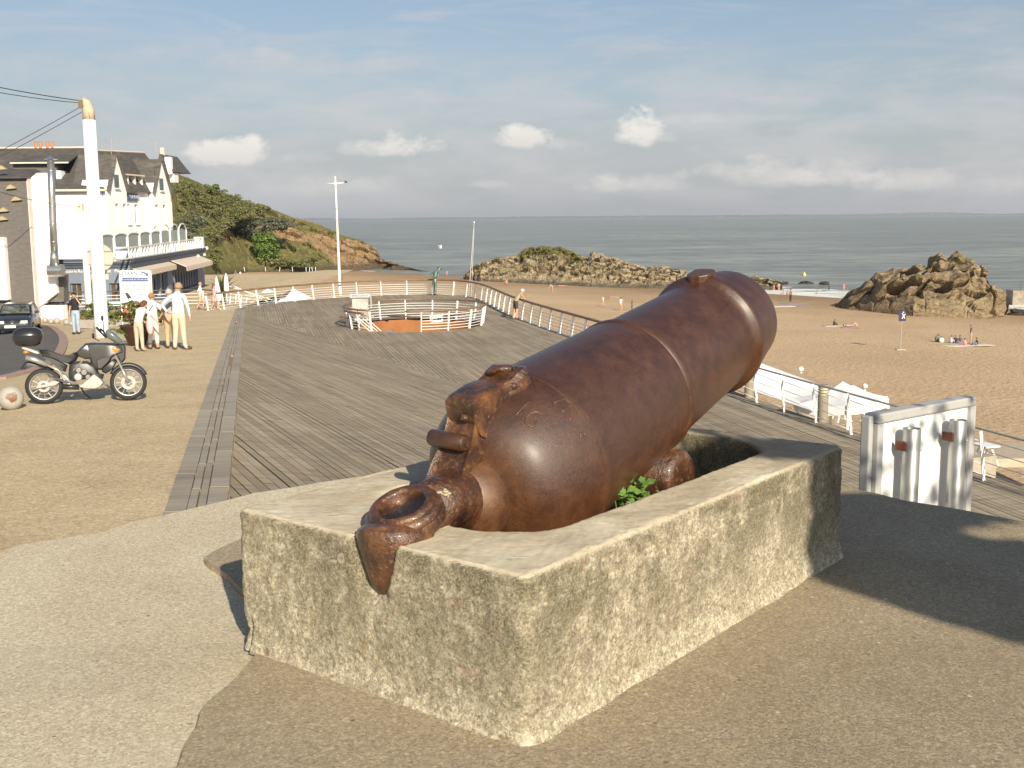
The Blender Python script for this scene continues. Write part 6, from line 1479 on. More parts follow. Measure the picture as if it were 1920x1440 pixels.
sgn = thing('restaurant_board', 'tall white restaurant advertising board with blue stripe and red foot', 'signboard', prom(262, 609), -.06); q = sgn.location; sc = q.y/F
def sbx(mb, x0, x1, y0, y1, o0, o1): mb.box((((x0+x1)/2-262)*sc, (o0+o1)/2, (609-(y0+y1)/2)*sc), ((x1-x0)*sc, abs(o1-o0), (y1-y0)*sc))
mb = MB(); sbx(mb, 231, 287, 507, 530, -.06, 0); mb.build('header', M['white'], sgn, bevel=.01)
mb = MB(); sbx(mb, 234, 284, 520.5, 527.5, -.075, -.061); mb.build('blue_band', flat('sign_blue2', (.05, .09, .26), .5), sgn)
mb = MB(); sbx(mb, 232, 286, 531, 576, -.05, 0); mb.build('board', M['white'], sgn)
mb = MB(); sbx(mb, 232, 286, 576.3, 585, -.05, 0); mb.build('red_band', flat('sign_red2', (.62, .10, .07), .5), sgn)
for x in (229.5, 288.5): mb = MB(); sbx(mb, x-1.2, x+1.2, 508, 609, -.03, .03); mb.build('leg', M['white_metal'], sgn)
def st(txt, size, px, py, m_, o=-.08, n_='lettering'): text_mb(txt, size*sc, Matrix.Translation(((px-262)*sc, o, (609-py)*sc)) @ RX, m_, n_, sgn, .004)
blu = flat('sign_navy2', (.06, .10, .28), .5); rd_ = flat('sign_rust_letters', (.55, .16, .10), .5)
st('LE FRANCE', 9.0, 252, 512.3, blu); st('RESTAURANT PANORAMIQUE', 3.2, 255, 517.6, blu); st('SUR LA PLAGE ACCES ESCALIER', 4.0, 259, 524, M['white'], -.09)
st('BAR   BRASSERIE', 5.4, 259, 535, rd_, -.06); st('RESTAURANT', 6.0, 259, 542, rd_, -.06); st('FORMULE', 4.6, 271, 552, blu, -.06); st('DU MIDI', 4.6, 271, 558, blu, -.06); st('CARTE ET MENU', 4.0, 267, 565, blu, -.06)
mb = MB(); c = lambda x, y: Vector(((x-262)*sc, -.075, (609-y)*sc)); mb.prism([c(273, 510), c(278, 510), c(282, 513), c(284, 511.5), c(285, 517), c(279, 517), c(280.5, 515), c(277, 512.3), c(273, 512.3)], (0, .012, 0)); mb.build('arrow', blu, sgn)
mb = MB(); mb.prism([c(238, 548), c(244, 549), c(249, 556), c(256, 572), c(248, 580), c(244, 562)], (0, .02, 0)); fg_ = mb.build('printed_figure', flat('print_dark', (.04, .05, .04), .6), sgn)
mb = MB(); mb.prism([c(244.5, 560), c(249, 558.5), c(251, 562), c(246, 564)], (0, -.012, 0)); mb.build('printed_patch', M['white'], fg_)
# ---------------- planters, flower beds, spheres
M['flower'] = leafmat('geranium_bed', (.05, .09, .02), (.10, .15, .035), (.40, .13, .10), 3.0)
M['hedge'] = leafmat('bed_leaves', (.05, .08, .02), (.11, .15, .04), (.26, .20, .08), 2.0)
def bed(name, label, p, R, n, m_, bowl=None):
    t = thing(name, label, 'planter', p); mb = MB(); tn = []; leafcloud(mb, tn, (0, 0, (bowl or .3)+R[2]*.45), R, n, .055); o = mb.build('flowers', m_, t); at = o.data.attributes.new('tone', 'FLOAT', 'FACE'); at.data.foreach_set('value', tn)
    mb = MB()
    if bowl: mb.lathe([(0, .22), (.05, .26), (bowl*.5, .38), (bowl, .50), (bowl+.03, .53), (bowl+.03, .47)], n=28); mb.build('bowl', flat('brown_bowl', (.055, .022, .016), .5), t, smooth=True)
    else: mb.box((0, 0, .15), (R[0]*1.7, R[1]*1.2, .4)); mb.build('trough', flat('grey_trough', (.30, .27, .24), .8), t, bevel=.03)
    return t
random.seed(31)
bed('flower_bowl', 'big brown bowl planter of trailing flowers in front of the bending woman', prom(258, 648), (.95, .8, .55), 1900, M['flower'], .62)
bed('flower_trough', 'long flower bed behind the thick white pole and round spheres', prom(205, 612), (1.5, .8, .6), 1900, M['hedge'])
bed('flower_trough', 'red flowering bed between the two white poles', prom(172, 607), (.9, .6, .5), 1000, M['flower'])
bed('flower_trough', 'flower bed at the restaurant steps right of the dark car', prom(101, 592), (1.2, .7, .55), 1500, M['flower'])
M['conc_ball'] = mat('grey_concrete_ball', [(.3, (.30, .28, .245)), (.7, (.42, .40, .35))], 5, 6, .6, bump=.002, bscale=60)
M['ball_rust'] = mat('rust_stained_ball', [(.3, (.33, .31, .27)), (.7, (.42, .40, .35))], 5, 6, .5, bump=.002, bscale=60)
def sphere(px, py, r, label, m_=None):
    b = prom(px, py+r); rr = r*b.y/F; mb = MB(); mb.ball((0, 0, rr*.96), rr, 40, 26); 
    o = mb.build('sphere_bollard', m_ or M['conc_ball'], loc=(b.x, b.y, zz(b)), smooth=True); tag(o, label, 'bollard', 'round concrete spheres along the kerb'); return o, rr
t = M['ball_rust'].node_tree; p_ = t.nodes['Principled BSDF']; link = p_.inputs['Base Color'].links[0].from_socket; vec = N(t, 'ShaderNodeTexCoord').outputs['Object']
o, rr = sphere(22, 745, 23, 'large grey sphere with a rust patch beside the motorcycle rear wheel', M['ball_rust'])
pd = (FWD*-1+RT*.52+UP*.05).normalized(); pt = Vector((0, 0, rr*.96))+pd*rr
dst = N(t, 'ShaderNodeVectorMath', operation='DISTANCE'); L(t, vec, dst.inputs[0]); dst.inputs[1].default_value = pt
f = ramp(t, mth(t, 'ADD', mth(t, 'DIVIDE', dst.outputs['Value'], rr*.9), mth(t, 'MULTIPLY', mth(t, 'SUBTRACT', noisex(t, vec, 9, 5, .7), .5), .9)), [(.30, 1.0), (.55, 0.0)])
L(t, mixc(t, mth(t, 'MULTIPLY', f, .9), link, ramp(t, noisex(t, vec, 18, 5, .7), [(.35, (.09, .026, .006)), (.65, (.24, .085, .018))])), p_.inputs['Base Color'])
for (px, py, r, lb) in ((85, 600, 5.3, 'small sphere right behind the dark car, leftmost of the row'), (96, 602, 5.0, 'middle sphere of the three close together beside the car'), (107, 601, 5.8, 'rightmost sphere of the three beside the car'),
                        (125, 603.5, 5.8, 'sphere just left of the man on the phone'), (134, 606, 4.6, 'sphere half hidden behind the legs of the man on the phone'), (155, 609.5, 5.4, 'sphere just right of the man on the phone'), (181, 611, 6.0, 'sphere peeping out left of the thick white pole')):
    sphere(px, py, r, lb)
# ================================================================ MOTORCYCLE
RW, FWH = prom(85, 757.5), prom(243, 751.5)
RW = Vector((RW.x, RW.y, zz(RW))); FWH = Vector((FWH.x, FWH.y, zz(FWH)))
bd = (FWH-RW); bl = bd.length; bd.normalize()
bike = thing('motorcycle', 'grey touring motorcycle with black top case parked beside the deck', 'motorcycle', RW, atan2(bd.y, bd.x)); bike.rotation_euler[0] = rad(-4)
sc_ = bl/1.49; bike.scale = (sc_, sc_, sc_)
def q6(X, Y): return ((X-505)/635, (1302-(X-505)*.030-Y)/635)
M['bike_grey'] = mat('bike_metallic', [(.3, (.085, .086, .09)), (.7, (.12, .121, .125))], 4, 3, .28, metal=.55, coat=.6)
M['bike_dark'] = flat('bike_dark', (.03, .03, .033), .4)
M['silver'] = mat('cast_silver', [(.3, (.33, .32, .30)), (.7, (.46, .45, .42))], 12, 4, .38, metal=.5)
M['seat'] = flat('seat_vinyl', (.022, .022, .022), .55, bump=.001, bscale=90)
M['amber'] = flat('amber_lens', (.75, .22, .02), .2, coat=.5)
def panel(name, m_, pts, hw, inset=.72, y0=0.0, par=None, one=None, px6=True):
    """rounded body panel: outline in side view, full width 2*hw, edges rolled in"""
    P = [q6(*p) if px6 else p for p in pts]; cx = sum(p[0] for p in P)/len(P); cz = sum(p[1] for p in P)/len(P); k = len(P)
    rings = [(-1, inset), (-.8, .9), (-.35, 1), (.35, 1), (.8, .9), (1, inset)]; vs = []
    for (w_, s) in rings:
        for p in P: vs.append((cx+(p[0]-cx)*s, y0+hw*w_, cz+(p[1]-cz)*s))
    n = len(rings); fs = [(i*k+j, i*k+(j+1) % k, (i+1)*k+(j+1) % k, (i+1)*k+j) for i in range(n-1) for j in range(k)]+[tuple(reversed(range(k))), tuple(range((n-1)*k, n*k))]
    mb = MB(); mb.add(vs, fs); o = mb.build(name, m_, par or bike); smooth_angle(o, 48); return o
def v3(X, Y, y=0): a = q6(X, Y); return Vector((a[0], y, a[1]))
for (nm, X, Y, R, disc) in (('rear_wheel', 505, 1085, .335, .11), ('front_wheel', 1450, 1063, .335, .13)):
    c = v3(X, Y); wh = bpy.data.objects.new(nm, None); col.objects.link(wh); wh.parent = bike; wh.location = (c.x, 0, R)
    tw = .062 if nm[0] == 'r' else .05
    prof_ = [(-tw, R*.76), (-tw*1.05, R*.86), (-tw*.75, R*.95), (-tw*.3, R*.995), (tw*.3, R*.995), (tw*.75, R*.95), (tw*1.05, R*.86), (tw, R*.76)]
    mb = MB(); mb.lathe(prof_+[prof_[0]], axis=(0, 1, 0), n=48, caps=False); 
    o = mb.build('tyre', M['rubber'], wh, smooth=True)
    mb = MB(); mb.lathe([(-.045, R*.77), (-.05, R*.73), (-.03, R*.69), (.03, R*.69), (.05, R*.73), (.045, R*.77), (-.045, R*.77)], axis=(0, 1, 0), n=48, caps=False); mb.build('rim', M['silver'], wh, smooth=True)
    mb = MB(); mb.lathe([(-.07, .0), (-.07, .035), (.07, .035), (.07, 0)], axis=(0, 1, 0), n=20); mb.build('hub', M['silver'], wh)
    for k in range(12):
        a = 2*pi*k/12+(.2 if k % 2 else -.2); mb = MB(); a2 = 2*pi*k/12; mb.beam((.035*cos(a), .02*(1 if k % 2 else -1), .035*sin(a)), (R*.71*cos(a2), 0, R*.71*sin(a2)), .012, .014); mb.build('spoke', M['silver'], wh)
    mb = MB(); mb.lathe([(-.075, disc*.55), (-.075, disc), (-.07, disc), (-.07, disc*.55), (-.075, disc*.55)], axis=(0, 1, 0), n=36, caps=False); mb.build('brake_disc', M['silver'], wh)
# fork, fenders
for s in (-1, 1):
    mb = MB(); a, b = v3(1452, 1060, s*.085), v3(1305, 690, s*.085); mb.tube([a, a.lerp(b, .42), a.lerp(b, .43), b], [.030, .030, .022, .022], 12); mb.build('fork_leg', M['silver'], bike, smooth=True)
mb = MB(); n = 18; vs = []; cF = v3(1450, 1063)
for i in range(n+1):
    a = rad(150-(150-22)*i/n); r = .36
    for (yy, dr) in ((-.075, -.045), (-.06, 0), (0, .01), (.06, 0), (.075, -.045)): vs.append((cF.x+(r+dr)*cos(a), yy, .335+(r+dr)*sin(a)))
mb.add(vs, [(i*5+j, i*5+j+1, (i+1)*5+j+1, (i+1)*5+j) for i in range(n) for j in range(4)]); o = mb.build('front_fender', M['bike_dark'], bike, smooth=True); sm = o.modifiers.new('S', 'SOLIDIFY'); sm.thickness = .006
panel('rear_fender', M['bike_dark'], [(310, 800), (385, 790), (560, 830), (640, 900), (600, 900), (380, 845), (300, 890), (255, 885)], .06)
# body
panel('fairing', M['bike_grey'], [(985, 585), (1100, 575), (1230, 580), (1330, 590), (1420, 620), (1435, 690), (1330, 725), (1250, 790), (1150, 900), (1085, 900), (1040, 830), (1020, 740), (1000, 660)], .165, .80)
panel('nose', M['bike_dark'], [(1330, 600), (1430, 590), (1440, 650), (1430, 780), (1390, 830), (1340, 740), (1300, 700)], .12, .8)
panel('side_cowl', M['bike_grey'], [(1090, 780), (1190, 740), (1310, 720), (1260, 800), (1150, 905), (1100, 905)], .185, .7)
panel('tank', M['bike_grey'], [(880, 690), (930, 640), (985, 592), (1060, 575), (1120, 610), (1120, 700), (1070, 770), (985, 775), (900, 740)], .15, .72)
panel('lower_cowl', M['bike_dark'], [(1150, 890), (1300, 770), (1340, 800), (1280, 900), (1200, 950), (1160, 930)], .12)
panel('headlight_frame', M['bike_dark'], [(1270, 640), (1330, 610), (1400, 640), (1390, 690), (1320, 710)], .15, .7)
panel('windscreen', flat('smoked_screen', (.10, .12, .11), .12, coat=.5), [(1225, 440), (1262, 418), (1330, 470), (1400, 540), (1432, 600), (1380, 610), (1290, 560), (1225, 510)], .13, .5)
for s in (-1, 1):
    panel('indicator', M['amber'], [(1280, 640), (1320, 632), (1380, 660), (1345, 695), (1315, 695)], .012, .6, s*.160)
mb = MB(); mb.ball(v3(335, 685), (.06, .10, .038), 16, 10); mb.build('tail_light', M['amber'], bike, smooth=True)
panel('seat', M['seat'], [(470, 655), (560, 660), (640, 690), (720, 725), (810, 722), (880, 690), (905, 740), (870, 800), (800, 832), (720, 800), (620, 745), (500, 712)], .12, .82)
panel('tail_fairing', M['bike_grey'], [(500, 715), (620, 750), (720, 805), (780, 845), (750, 925), (700, 905), (640, 850), (560, 770), (500, 740)], .13, .8)
panel('tail_grille', M['dark'], [(690, 820), (765, 850), (735, 905)], .137, .8)
panel('rack', M['silver'], [(280, 612), (300, 612), (480, 685), (495, 705), (460, 708), (290, 640)], .10, .9)
def rod(name, m_, pts, r, n=10, par=None):
    mb = MB(); mb.tube(pts, r, n); return mb.build(name, m_, par or bike, smooth=True)
rod('exhaust', M['silver'], [v3(335, 745, -.14), v3(420, 770, -.145), v3(560, 835, -.14)], [.045, .052, .040], 16)
rod('exhaust_pipe', M['silver'], [v3(560, 835, -.14), v3(680, 900, -.13), v3(740, 1020, -.11), v3(880, 1060, -.09)], .022)
# top case
mb = MB(); vs = []; n = 28; lay = [(0, .62), (.04, .88), (.12, 1.0), (.19, 1.02), (.215, 1.02), (.225, 1.0), (.28, .93), (.325, .72), (.345, .4), (.35, .05)]
for (h, s) in lay:
    for j in range(n):
        a = 2*pi*j/n; c_, s_ = cos(a), sin(a); e = .72; x = .26*s*abs(c_)**e*(1 if c_ > 0 else -1); y = .21*s*abs(s_)**e*(1 if s_ > 0 else -1); vs.append((v3(355, 500).x+x*(1 if x > 0 else 1)+.03*h, y, v3(355, 618).z+h*1.02))
mb.add(vs, [(i*n+j, i*n+(j+1) % n, (i+1)*n+(j+1) % n, (i+1)*n+j) for i in range(len(lay)-1) for j in range(n)]+[tuple(reversed(range(n)))]); tcase = mb.build('top_case', flat('case_black', (.02, .02, .022), .22, coat=.4), bike, smooth=True)
# engine
M['engine'] = mat('engine_casting', [(.3, (.16, .155, .145)), (.7, (.27, .26, .24))], 14, 4, .4, metal=.5)
for (X, Y, r, w_, m_, nm) in ((890, 985, .075, .13, 'silver', 'clutch_cover'), (960, 930, .06, .12, 'engine', 'crankcase'), (900, 905, .055, .11, 'engine', 'crankcase'), (1000, 985, .05, .12, 'engine', 'crankcase')):
    mb = MB(); mb.lathe([(-w_, 0), (-w_, r*.8), (-w_+.02, r), (w_-.02, r), (w_, r*.8), (w_, 0)], C=v3(X, Y), axis=(0, 1, 0), n=28); mb.build(nm, M[m_], bike, bevel=.004)
for k in range(6):
    mb = MB(); a = v3(870+k*14, 880-k*16); mb.box(a, (.13, .17, .010), M=Matrix.Rotation(-.7, 3, 'Y')); mb.build('cylinder_fin', M['engine'], bike)
mb = MB(); mb.box(v3(920, 880), (.11, .13, .13), M=Matrix.Rotation(-.7, 3, 'Y')); mb.build('cylinder', M['engine'], bike, bevel=.008)
mb = MB(); mb.box(v3(985, 840), (.14, .14, .09)); mb.build('airbox', M['dark'], bike, bevel=.02)
panel('frame', M['bike_dark'], [(800, 830), (880, 800), (1000, 800), (1090, 860), (1130, 960), (1180, 960), (1160, 1020), (1100, 1000), (900, 1020), (800, 1060), (780, 960)], .075)
panel('skid_plate', M['silver'], [(880, 1085), (930, 1070), (1050, 960), (1075, 945), (1110, 975), (1150, 1010), (1178, 1060), (1140, 1100), (1080, 1130), (960, 1122), (895, 1108)], .115, .9)
panel('swing_arm', M['silver'], [(410, 1085), (520, 1065), (640, 1020), (690, 1040), (640, 1075), (430, 1112)], .07, .95, -.05)
panel('chain_guard', M['bike_grey'], [(545, 935), (640, 985), (760, 1010), (800, 1050), (760, 1060), (640, 1010), (570, 975)], .03, .9, -.10)
panel('foot_plate', M['silver'], [(690, 930), (760, 960), (810, 1040), (800, 1080), (740, 1060), (690, 1000)], .11, .9)
rod('centre_pipe', M['bike_dark'], [v3(700, 1100, 0), v3(890, 1110, 0)], .05, 14)
rod('side_stand', M['black'], [v3(905, 1110, .10), v3(930, 1190, .20), v3(1000, 1268, .30)], .016)
rod('handlebar', M['black'], [v3(1150, 400, -.40), v3(1190, 460, -.34), v3(1215, 500, -.16), v3(1225, 520, 0), v3(1215, 500, .16), v3(1190, 460, .34), v3(1150, 420, .40)], .017)
rod('grip', M['rubber'], [v3(1145, 395, -.43), v3(1178, 440, -.36)], .024)
for (X, Y, y, c0_) in ((1207, 285, -.32, (1215, 470)), (1062, 505, .38, (1130, 570))):
    rod('mirror_stem', M['black'], [v3(c0_[0], c0_[1], y*.9), v3(X+8, Y+30, y)], .008); mb = MB(); mb.ball(v3(X, Y, y), (.025, .05, .055), 14, 10); mb.build('mirror', M['black'], bike, smooth=True)
# ================================================================ CAR
cp0 = prom(36, 622); car = thing('parked_car', 'dark blue hatchback car facing the camera, cut off by left edge of the photo', 'car', (cp0.x, cp0.y, zz(cp0)), rad(-74)); cz = car.location.copy()
sc = 54*cp0.y/F/1.42; car.scale = (sc, sc, sc)
M['car_blue'] = mat('car_navy', (.018, .024, .035), rough=.25, coat=1.0)
# stations along the car: (x, half width, z bottom, z belt); local +x is the front
st_ = [(2.02, .62, .30, .56), (1.98, .74, .24, .66), (1.80, .80, .20, .76), (1.2, .83, .18, .86), (.85, .84, .18, .93), (.0, .85, .18, .96), (-1.0, .85, .18, .97), (-1.6, .83, .2, .96), (-1.95, .78, .28, .92), (-2.02, .68, .34, .80)]
def car_ring(x, w_, z0, z1): return [(x, -w_*.9, z0), (x, -w_, z0+.12), (x, -w_*1.0, (z0+z1)/2), (x, -w_*.97, z1-.08), (x, -w_*.88, z1), (x, -w_*.4, z1+.025), (x, w_*.4, z1+.025), (x, w_*.88, z1), (x, w_*.97, z1-.08), (x, w_, (z0+z1)/2), (x, w_, z0+.12), (x, w_*.9, z0)]
mb = MB(); vs = []
for s_ in st_: vs += car_ring(*s_)
k = 12; mb.add(vs, [(i*k+j, i*k+(j+1) % k, (i+1)*k+(j+1) % k, (i+1)*k+j) for i in range(len(st_)-1) for j in range(k)]+[tuple(reversed(range(k))), tuple(range((len(st_)-1)*k, len(st_)*k))]); o = mb.build('body', M['car_blue'], car); smooth_angle(o, 40)
gh_ = [(.95, .72, .94, .95), (.35, .66, .95, 1.34), (.1, .63, .95, 1.40), (-1.0, .62, .96, 1.41), (-1.5, .60, .96, 1.35), (-1.85, .66, .96, 1.0)]
mb = MB(); vs = []
for (x, w_, z0, z1) in gh_: vs += [(x, -.74, z0), (x, -w_, z1-.03), (x, -w_*.8, z1), (x, w_*.8, z1), (x, w_, z1-.03), (x, .74, z0)]
mb.add(vs, [(i*6+j, i*6+j+1, (i+1)*6+j+1, (i+1)*6+j) for i in range(5) for j in range(5)]); o = mb.build('roof', M['car_blue'], car); smooth_angle(o, 40)
M['car_glass'] = mat('car_glass', [(.35, (.03, .035, .03)), (.65, (.16, .18, .15))], 3.5, 3, .08)
mb = MB(); mb.prism([(.93, -.66, .985), (.93, .66, .985), (.37, .58, 1.325), (.37, -.58, 1.325)], (.015, 0, .012)); mb.build('windscreen', M['car_glass'], car)
for s in (-1, 1):
    mb = MB(); mb.prism([(.72, s*.742, 1.0), (.30, s*.672, 1.30), (-.40, s*.655, 1.35), (-.40, s*.742, 1.0)], (0, s*.012, 0)); mb.build('side_window', M['car_glass'], car)
    mb = MB(); mb.prism([(-.5, s*.742, 1.0), (-.5, s*.655, 1.35), (-1.25, s*.65, 1.34), (-1.45, s*.735, 1.0)], (0, s*.012, 0)); mb.build('side_window', M['car_glass'], car)
    mb = MB(); mb.box((2.0, s*.52, .64), (.06, .32, .14)); mb.build('headlight', flat('lamp_glass', (.62, .60, .52), .15), car, bevel=.02)
    mb = MB(); mb.box((2.03, s*.5, .40), (.05, .22, .09)); mb.build('fog_light', flat('lamp_glass2', (.62, .60, .52), .15) if s < 0 else M['white'], car, bevel=.01)
    mb = MB(); mb.box((.55, s*.92, 1.0), (.10, .16, .11)); mb.build('mirror', M['car_blue'], car, bevel=.03)
    for x in (1.28, -1.25):
        w = bpy.data.objects.new('wheel', None); col.objects.link(w); w.parent = car; w.location = (x, s*.76, .29)
        mb = MB(); mb.lathe([(-.09, .2), (-.09, .27), (-.06, .30), (.06, .30), (.09, .27), (.09, .2), (-.09, .2)], axis=(0, 1, 0), n=28, caps=False); mb.build('tyre', M['rubber'], w, smooth=True)
        mb = MB(); mb.lathe([(-.095, 0), (-.095, .17), (-.08, .205), (.08, .205), (.095, .17), (.095, 0)], axis=(0, 1, 0), n=24); mb.build('rim', M['silver'], w)
mb = MB(); mb.box((2.005, 0, .64), (.05, .66, .12)); mb.build('grille', M['black'], car)
mb = MB(); mb.tube([(2.04, .065*cos(a*pi/8), .645+.065*sin(a*pi/8)) for a in range(16)], .008, 5, closed=True); mb.tube([(2.04, -.045, .69), (2.04, -.02, .60), (2.04, 0, .65), (2.04, .02, .60), (2.04, .045, .69)], .007, 5); mb.build('badge', M['silver'], car)
mb = MB(); mb.box((2.04, 0, .40), (.07, 1.5, .16)); mb.build('bumper', M['car_blue'], car, bevel=.02)
mb = MB(); mb.box((2.085, -.1, .44), (.02, .50, .12)); pl = mb.build('number_plate', flat('plate_white', (.70, .70, .62), .5), car)
# ================================================================ PEOPLE
STAND = dict(pelvis=(0, 0, .95), waist=(0, 0, 1.08), chest=(0, .0, 1.30), nb=(0, -.01, 1.46), neck=(0, .005, 1.53), h1=(0, .03, 1.60), h2=(0, .025, 1.67), h3=(0, .01, 1.72),
             lh=(-.09, 0, .90), rh=(.09, 0, .90), lk=(-.10, .02, .50), rk=(.10, .02, .50), la=(-.10, -.01, .09), ra=(.10, -.01, .09), lt=(-.12, .15, .035), rt=(.12, .15, .035),
             ls=(-.18, 0, 1.42), rs=(.18, 0, 1.42), le=(-.23, -.02, 1.14), re=(.23, -.02, 1.14), lw=(-.24, .06, .90), rw=(.24, .06, .90), lf=(-.24, .09, .80), rf=(.24, .09, .80))
RAD = dict(pelvis=.150, waist=.140, chest=.158, nb=.082, neck=.056, h1=.082, h2=.097, h3=.068, lh=.108, rh=.108, lk=.076, rk=.076, la=.056, ra=.056, lt=.034, rt=.034, ls=.066, rs=.066, le=.045, re=.045, lw=.028, rw=.028, lf=.030, rf=.030)
EDG = [('pelvis', 'waist'), ('waist', 'chest'), ('chest', 'nb'), ('nb', 'neck'), ('neck', 'h1'), ('h1', 'h2'), ('h2', 'h3'), ('pelvis', 'lh'), ('pelvis', 'rh'), ('lh', 'lk'), ('rh', 'rk'), ('lk', 'la'), ('rk', 'ra'), ('la', 'lt'), ('ra', 'rt'),
       ('nb', 'ls'), ('nb', 'rs'), ('ls', 'le'), ('rs', 're'), ('le', 'lw'), ('re', 'rw'), ('lw', 'lf'), ('rw', 'rf')]
SIT = dict(STAND, pelvis=(0, 0, .13), waist=(0, .02, .27), chest=(0, .06, .48), nb=(0, .11, .62), neck=(0, .13, .69), h1=(0, .16, .76), h2=(0, .16, .83), h3=(0, .14, .88), lh=(-.09, .04, .12), rh=(.09, .04, .12), lk=(-.15, .38, .42), rk=(.15, .38, .42), la=(-.13, .62, .07), ra=(.13, .62, .07), lt=(-.14, .78, .035), rt=(.14, .78, .035),
           ls=(-.18, .10, .58), rs=(.18, .10, .58), le=(-.24, .20, .36), re=(.24, .20, .36), lw=(-.16, .38, .40), rw=(.16, .38, .40), lf=(-.10, .44, .38), rf=(.10, .44, .38))
def lie_pose(bent=False):
    P = {k: (v[0], v[2]-.85, .12+v[1]*.6) for k, v in STAND.items()}
    P['h1'] = (0, .75, .13); P['h2'] = (0, .82, .14)
    if bent: P['lk'] = (-.1, -.32, .42); P['rk'] = (.1, -.36, .46); P['la'] = (-.1, -.55, .08); P['ra'] = (.1, -.6, .08); P['lt'] = (-.1, -.7, .05); P['rt'] = (.1, -.75, .05)
    return P
SEGMAT = {}                                                    # bone -> slot: 0 skin, 1 top, 2 legs, 3 shoes, 4 hair
def person(label, base, heading, hpx=None, height=1.75, pose=None, over=None, cols=None, sleeves='short', legs='long', hair=(.08, .05, .03), hair_len=.0, hat=None, group=None, name='person', cat='person', fingers=False, mono=None, skirt=None, girth=1.0, bag=None, face=False):
    P = dict(pose or STAND); P.update(over or {}); names = list(P)
    s = height/1.75
    me = bpy.data.meshes.new('sk'); idx = {n: i for i, n in enumerate(names)}
    me.from_pydata([P[n] for n in names], [(idx[a], idx[b]) for a, b in EDG], []); o = bpy.data.objects.new('sk', me); col.objects.link(o)
    md = o.modifiers.new('Skin', 'SKIN'); md.use_smooth_shade = True; sb = o.modifiers.new('Sub', 'SUBSURF'); sb.levels = sb.render_levels = 2 if (hpx or 50) > 40 else 1
    sv = me.skin_vertices[0].data
    for n, i in idx.items():
        r = RAD[n]*(girth if n in ('pelvis', 'waist', 'chest', 'lh', 'rh') else 1)
        sv[i].radius = (r, r*(.78 if n in ('pelvis', 'waist', 'chest') else 1)); sv[i].use_root = (n == 'pelvis')
    bpy.context.view_layer.update(); bm_ = bpy.data.meshes.new_from_object(o.evaluated_get(bpy.context.evaluated_depsgraph_get())); bpy.data.objects.remove(o)
    top, leg, shoe = cols or ((.6, .6, .58), (.3, .25, .2), (.08, .06, .05)); skin = M['skin']
    if mono: mats = [mono]
    else:
        mats = [skin, cloth(top), cloth(leg), cloth(shoe)]
        segs = [(a, b) for a, b in EDG]
        def slot(a, b):
            k = a+b
            if 'h1' in (a, b) or 'h2' in (a, b) or 'neck' in (a, b): return 0
            if k in ('lat'.replace('t', 'lt'), 'ralt') or (a in ('la', 'ra')): return 3
            if a in ('lw', 'rw'): return 0
            if a in ('le', 're'): return 1 if sleeves == 'long' else 0
            if a in ('ls', 'rs'): return 1 if sleeves in ('long', 'short') else 0
            if a in ('lk', 'rk'): return 2 if legs in ('long', 'capri') else 0
            if a in ('lh', 'rh') or b in ('lh', 'rh'): return 2 if legs != 'bare' else (1 if b in ('lh', 'rh') else 0)
            if top is None: return 0
            return 1
        for p in bm_.polygons:
            c = p.center; best = 9; bs2_ = None; bt = 0
            for (a, b) in segs:
                A_, B_ = Vector(P[a]), Vector(P[b]); d = B_-A_; t = max(0, min(1, (c-A_).dot(d)/max(1e-9, d.length_squared))); q = (c-(A_+d*t)).length/((RAD[a]+RAD[b])/2)
                if q < best: best = q; bs2_ = (a, b); bt = t
            sl = slot(*bs2_)
            if bs2_[0] in ('lk', 'rk') and legs == 'capri' and bt > .72: sl = 0
            if bs2_[0] in ('lh', 'rh') and legs == 'shorts' and bt > .78: sl = 0
            if bs2_[0] in ('lh', 'rh') and legs == 'brief' and bt > .15: sl = 0
            if bs2_[0] in ('ls', 'rs') and sleeves == 'short' and bt > .7: sl = 0
            if bs2_[0] in ('le', 're') and sleeves == 'long' and bt > .93: sl = 0
            if bs2_ == ('pelvis', 'waist') and bt < .45 and sl == 1 and legs not in ('bare',): sl = 2
            if bs2_ == ('nb', 'neck') and bt < .3: sl = 1 if top is not None else 0
            if top is None and sl == 1: sl = 0
            if legs == 'naked' and sl == 2: sl = 0
            p.material_index = sl
        if top is None: mats[1] = skin
    mi_ = [p.material_index for p in bm_.polygons]; bm_.materials.clear()
    if top is None and not mono: mats[1] = skin
    for m_ in mats: bm_.materials.append(m_)
    if not mono: bm_.polygons.foreach_set('material_index', mi_)
    bm_.polygons.foreach_set('use_smooth', [True]*len(bm_.polygons)); bm_.name = 'body'
    t = thing(name, label, cat, base, heading, group); t.scale = (s, s, s)
    b = bpy.data.objects.new('body', bm_); col.objects.link(b); b.parent = t
    H2 = Vector(P['h2']); H1 = Vector(P['h1']); H3 = Vector(P['h3']); up_ = (H3-Vector(P['neck'])).normalized()
    back = Vector((0, -1, 0)) if pose is None or pose in (STAND, SIT) else Vector((0, 0, 1))
    rot = Vector((0, 0, 1)).rotation_difference(up_).to_matrix()
    small = (hpx or 50) < 40
